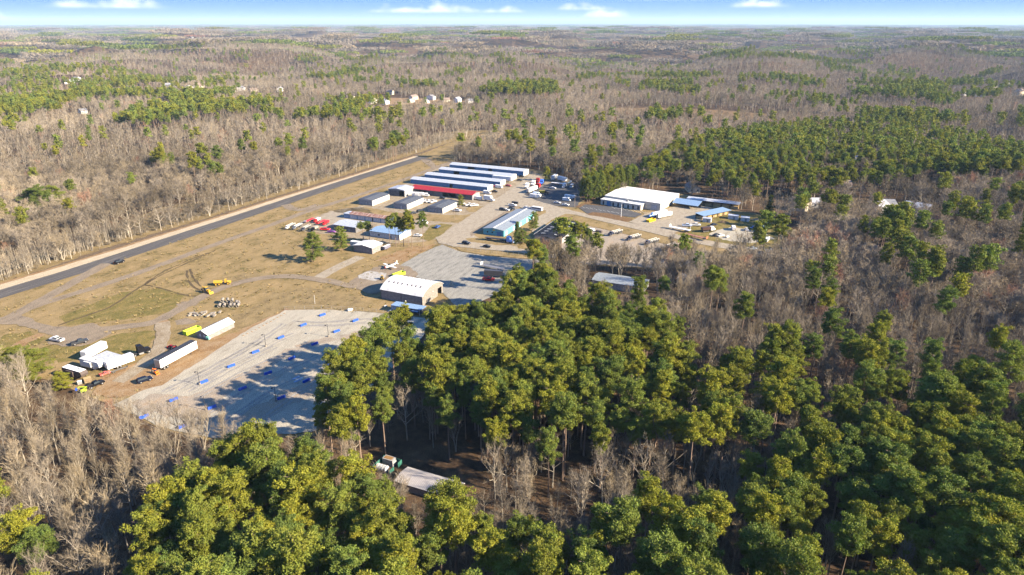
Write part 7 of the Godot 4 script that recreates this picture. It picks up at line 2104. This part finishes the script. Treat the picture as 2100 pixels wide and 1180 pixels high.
func backhoe(at: Vector3, heading: float) -> void:
	var t := thing("backhoe_loader", "yellow backhoe loader on the dry field beside the gravel road", "backhoe", at, 90.0 - heading)
	part("hood", slab(Vector3(1.1, 1.35, 0), Vector3(1.9, 0.8, 0.9)), M["machine_yellow"], t)
	part("cab", cabin(-1.1, 0.3, 1.0, 2.7, 1.5, 0.1, 0.15), M["glass"], t)
	part("roof", slab(Vector3(-0.4, 2.75, 0), Vector3(1.5, 0.12, 1.5)), M["machine_yellow"], t)
	part("chassis", slab(Vector3(0, 0.85, 0), Vector3(4.0, 0.4, 0.8)), M["chassis"], t)
	var s := Shape.new()
	for z in [-0.6, 0.6]:
		s.tube(Vector3(0.6, 1.5, z), Vector3(2.8, 0.7, z), 0.1, 0.09, 5, true)
	part("loader_arm", s, M["machine_yellow"], t)
	part("bucket", side([[2.7, 0.15], [3.6, 0.1], [3.1, 0.5], [2.9, 1.0], [2.6, 0.9]], 2.1), M["machine_yellow"], t)
	s = Shape.new()
	s.tube(Vector3(-1.8, 0.9, 0), Vector3(-2.4, 2.9, 0), 0.16, 0.13, 5, true)
	part("boom", s, M["machine_yellow"], t)
	s = Shape.new()
	s.tube(Vector3(-2.4, 2.9, 0), Vector3(-3.3, 1.4, 0), 0.12, 0.1, 5, true)
	part("dipper", s, M["machine_yellow"], t)
	part("hoe_bucket", slab(Vector3(-3.3, 1.1, 0), Vector3(0.5, 0.6, 0.6)), M["trim_dark"], t)
	wheels_on(t, [-0.9], 0.75, 0.95, 0.45)
	wheels_on(t, [1.6], 0.5, 0.85, 0.35)

func digger(label: String, at: Vector3, heading: float, colour: String, size: float) -> void:
	var t := thing("mini_excavator", label, "excavator", at + Vector3(0, 0.22, 0), 90.0 - heading)
	t.scale = Vector3.ONE * size
	for z in [-0.75, 0.75]:
		part("track", side([[-1.3, 0.15], [-1.05, 0.0], [1.05, 0.0], [1.3, 0.15], [1.3, 0.4], [1.1, 0.6], [-1.1, 0.6], [-1.3, 0.4]], 0.4), M["chassis"], t).position.z = z
	part("house", side([[-1.2, 0.75], [0.6, 0.75], [0.6, 1.3], [-0.3, 1.5], [-1.25, 1.5]], 1.5), M[colour], t)
	part("cab", cabin(-0.4, 0.7, 1.2, 2.5, 1.0, 0.1, 0.15), M["glass"], t)
	part("roof", slab(Vector3(0.1, 2.55, 0), Vector3(1.0, 0.1, 1.0)), M[colour], t)
	var s := Shape.new()
	s.tube(Vector3(0.8, 0.95, 0), Vector3(1.9, 2.6, 0), 0.17, 0.14, 5, true)
	part("boom", s, M[colour], t)
	s = Shape.new()
	s.tube(Vector3(1.9, 2.6, 0), Vector3(2.9, 1.1, 0), 0.13, 0.1, 5, true)
	part("dipper", s, M[colour], t)
	part("bucket", side([[2.7, 0.3], [3.1, 0.5], [3.1, 1.1], [2.8, 1.1], [2.6, 0.7]], 0.6), M["trim_dark"], t)
	part("blade", slab(Vector3(-1.7, 0.35, 0), Vector3(0.12, 0.5, 1.8)), M[colour], t)

func tractor(at: Vector3, heading: float) -> void:
	var t := thing("farm_tractor", "small red tractor behind the long white trailer", "tractor", at + Vector3(0, 0.22, 0), 90.0 - heading)
	part("hood", slab(Vector3(0.8, 1.05, 0), Vector3(1.5, 0.6, 0.7)), M["red_roof"], t)
	part("fender", slab(Vector3(-0.6, 1.15, 0), Vector3(0.9, 0.15, 1.6)), M["red_roof"], t)
	part("seat", slab(Vector3(-0.5, 1.35, 0), Vector3(0.5, 0.4, 0.5)), M["chassis"], t)
	part("chassis", slab(Vector3(0.2, 0.7, 0), Vector3(2.6, 0.3, 0.5)), M["chassis"], t)
	var s := Shape.new()
	for z in [-0.55, 0.55]:
		s.tube(Vector3(0.2, 1.0, z), Vector3(2.2, 0.5, z), 0.08, 0.08, 5, true)
	part("loader_arm", s, M["red_roof"], t)
	part("bucket", side([[2.1, 0.1], [2.8, 0.1], [2.4, 0.8], [2.1, 0.7]], 1.6), M["red_roof"], t)
	wheels_on(t, [-0.6], 0.7, 0.75, 0.4, "rim")
	wheels_on(t, [1.2], 0.42, 0.65, 0.28, "rim")

func aeroplane(at: Vector3, heading: float) -> void:
	var t := thing("light_aeroplane", "small white aeroplane with a red nose beside the gravel yard", "aeroplane", at + Vector3(0, 0.22, 0), 90.0 - heading)
	var s := Shape.new()
	var x := [-4.4, -3.4, -1.6, 0.0, 1.6, 2.8]
	var rad := [0.12, 0.28, 0.52, 0.68, 0.62, 0.42]
	for k in 5:
		s.tube(Vector3(x[k], 1.35 - 0.04 * k + (0.18 if k == 0 else 0.0), 0), Vector3(x[k + 1], 1.35 - 0.04 * (k + 1), 0), rad[k], rad[k + 1], 12)
	part("fuselage", s, M["white_paint"], t)
	s = Shape.new()
	s.tube(Vector3(2.8, 1.15, 0), Vector3(3.4, 1.12, 0), 0.42, 0.14, 12, true)
	part("nose", s, M["red_roof"], t)
	s = Shape.new()
	s.box(Vector3(3.45, 1.12, 0), Vector3(0.05, 1.7, 0.14), Basis(Vector3.RIGHT, 0.7))
	part("propeller", s, M["pole_dark"], t)
	for z in [-1.0, 1.0]:
		s = Shape.new()
		var p := []
		for k in 8:
			var tip := (k & 4) != 0
			var c := 0.55 if tip else 0.85
			p.append(Vector3((0.65 if k & 1 else 0.65 - c * 2.0), (1.32 if tip else 0.98) + (0.14 if k & 2 else 0.0), 4.7 if tip else 0.4) * Vector3(1, 1, 1))
		if z < 0:
			for k in 8:
				p[k] = p[k] * Vector3(1, 1, -1)
			p = [p[4], p[5], p[6], p[7], p[0], p[1], p[2], p[3]]
		s.hexa(p)
		part("wing", s, M["white_paint"], t)
		part("tailplane", slab(Vector3(-4.1, 1.55, z * 0.85), Vector3(0.9, 0.08, 1.5)), M["white_paint"], t)
	part("fin", side([[-4.7, 1.5], [-3.5, 1.5], [-4.3, 2.9], [-4.8, 2.9]], 0.1), M["white_paint"], t)
	part("canopy", cabin(-0.6, 1.4, 1.7, 2.2, 1.0, 0.5, 0.5), M["glass"], t)
	for q in [[0.2, 1.1], [0.2, -1.1], [2.4, 0.0]]:
		s = Shape.new()
		s.tube(Vector3(q[0], 1.0, q[1]), Vector3(q[0], 0.2, q[1]), 0.05, 0.05, 5)
		part("gear_leg", s, M["steel"], t)
		s = Shape.new()
		s.wheel(Vector3(q[0], 0.2, q[1]), 0.2, 0.12, 10)
		part("wheel", s, M["tyre"], t)

func blue_canopy() -> void:
	# long trailer with a blue roof and a porch, between the hangar and the lot
	var t := thing("site_trailer", "long blue roofed trailer with a porch before the arched hangar", "trailer", Vector3(-43.9, 0, -266.4), -GRID + 3.0)
	part("wall", slab(Vector3(0.6, 1.5, -0.6), Vector3(12.0, 2.4, 2.8)), M["slate_roof"], t)
	part("roof", slab(Vector3(0.2, 2.95, 0.2), Vector3(14.6, 0.18, 4.6)), M["blue_roof"], t)
	part("awning", slab(Vector3(4.6, 2.2, 2.6), Vector3(3.2, 0.1, 1.6)), M["blue_roof"], t)
	part("skirt", slab(Vector3(-5.6, 1.9, 2.2), Vector3(3.0, 1.6, 0.1)), M["blue_roof"], t)
	for x in [-6.6, -2.0, 2.0, 6.6]:
		var s := Shape.new()
		s.tube(Vector3(x, -0.2, 2.2), Vector3(x, 2.9, 2.2), 0.09, 0.09, 6, true)
		part("post", s, M["white_paint"], t)
	for x in [-2.4, 1.0, 4.0]:
		part("window", slab(Vector3(x, 1.7, 0.82), Vector3(1.1, 0.8, 0.08)), M["glass"], t)
	part("door", slab(Vector3(-0.6, 1.2, 0.82), Vector3(0.9, 2.0, 0.08)), M["door_grey"], t)
	for k in 4:
		part("step", slab(Vector3(-8.2 + k * 0.35, 0.1 + k * 0.22, 2.6), Vector3(0.4, 0.12, 1.4)), M["steel"], t)
	t = thing("white_pole", "white stub mast on the ground before the arched hangar's doors", "pole", Vector3(-46.2, 0, -273.9), 0.0)
	var s := Shape.new()
	s.box(Vector3(0, 0.2, 0), Vector3(2.6, 0.4, 1.2))
	part("footing", s, M["raw_concrete"], t)
	s = Shape.new()
	s.tube(Vector3(0, 0.3, 0), Vector3(0, 2.2, 0), 0.22, 0.2, 8, true)
	part("post", s, M["white_paint"], t)

func shelter() -> void:
	var t := thing("shelter", "flat pale roof shelter between the white trailers of the camp", "shelter", Vector3(-145.6, 0, -219.4), -26.0)
	part("roof", slab(Vector3(0, 3.0, 0), Vector3(8.0, 0.2, 5.6)), M["pale_roof"], t)
	part("wall", slab(Vector3(0, 1.4, 0), Vector3(7.6, 2.9, 5.1)), M["white_paint"], t)
	for k in 3:
		part("window", slab(Vector3(-2.6 + k * 2.4, 1.6, 2.58), Vector3(0.9, 1.0, 0.08)), M["glass"], t)
	part("door", slab(Vector3(3.0, 1.1, 2.58), Vector3(0.9, 2.1, 0.08)), M["door_grey"], t)
	for k in 8:
		part("roof_seam", slab(Vector3(-3.6 + k * 1.02, 3.13, 0), Vector3(0.08, 0.06, 5.5)), M["grey_wall"], t)

func boom_lift(at: Vector3) -> void:
	var t := thing("boom_lift", "lime green folded boom lift at the edge of the bare trees", "lift", at + Vector3(0, 0.2, 0), 20.0)
	t.scale = Vector3.ONE * 0.7
	part("chassis", slab(Vector3(0, 0.8, 0), Vector3(2.4, 0.6, 1.6)), M["lime"], t)
	for q in [[Vector3(-1.0, 1.1, 0), Vector3(1.6, 2.3, 0)], [Vector3(1.6, 2.3, 0), Vector3(-1.6, 3.0, 0.3)], [Vector3(-1.6, 3.0, 0.3), Vector3(-2.6, 2.2, 0.3)]]:
		var s := Shape.new()
		s.tube(q[0], q[1], 0.18, 0.15, 6, true)
		part("boom", s, M["lime"], t)
	part("basket", slab(Vector3(-2.8, 2.0, 0.3), Vector3(0.8, 0.9, 1.4)), M["bright_blue"], t)
	wheels_on(t, [-0.8, 0.8], 0.42, 0.85, 0.3, "lime")
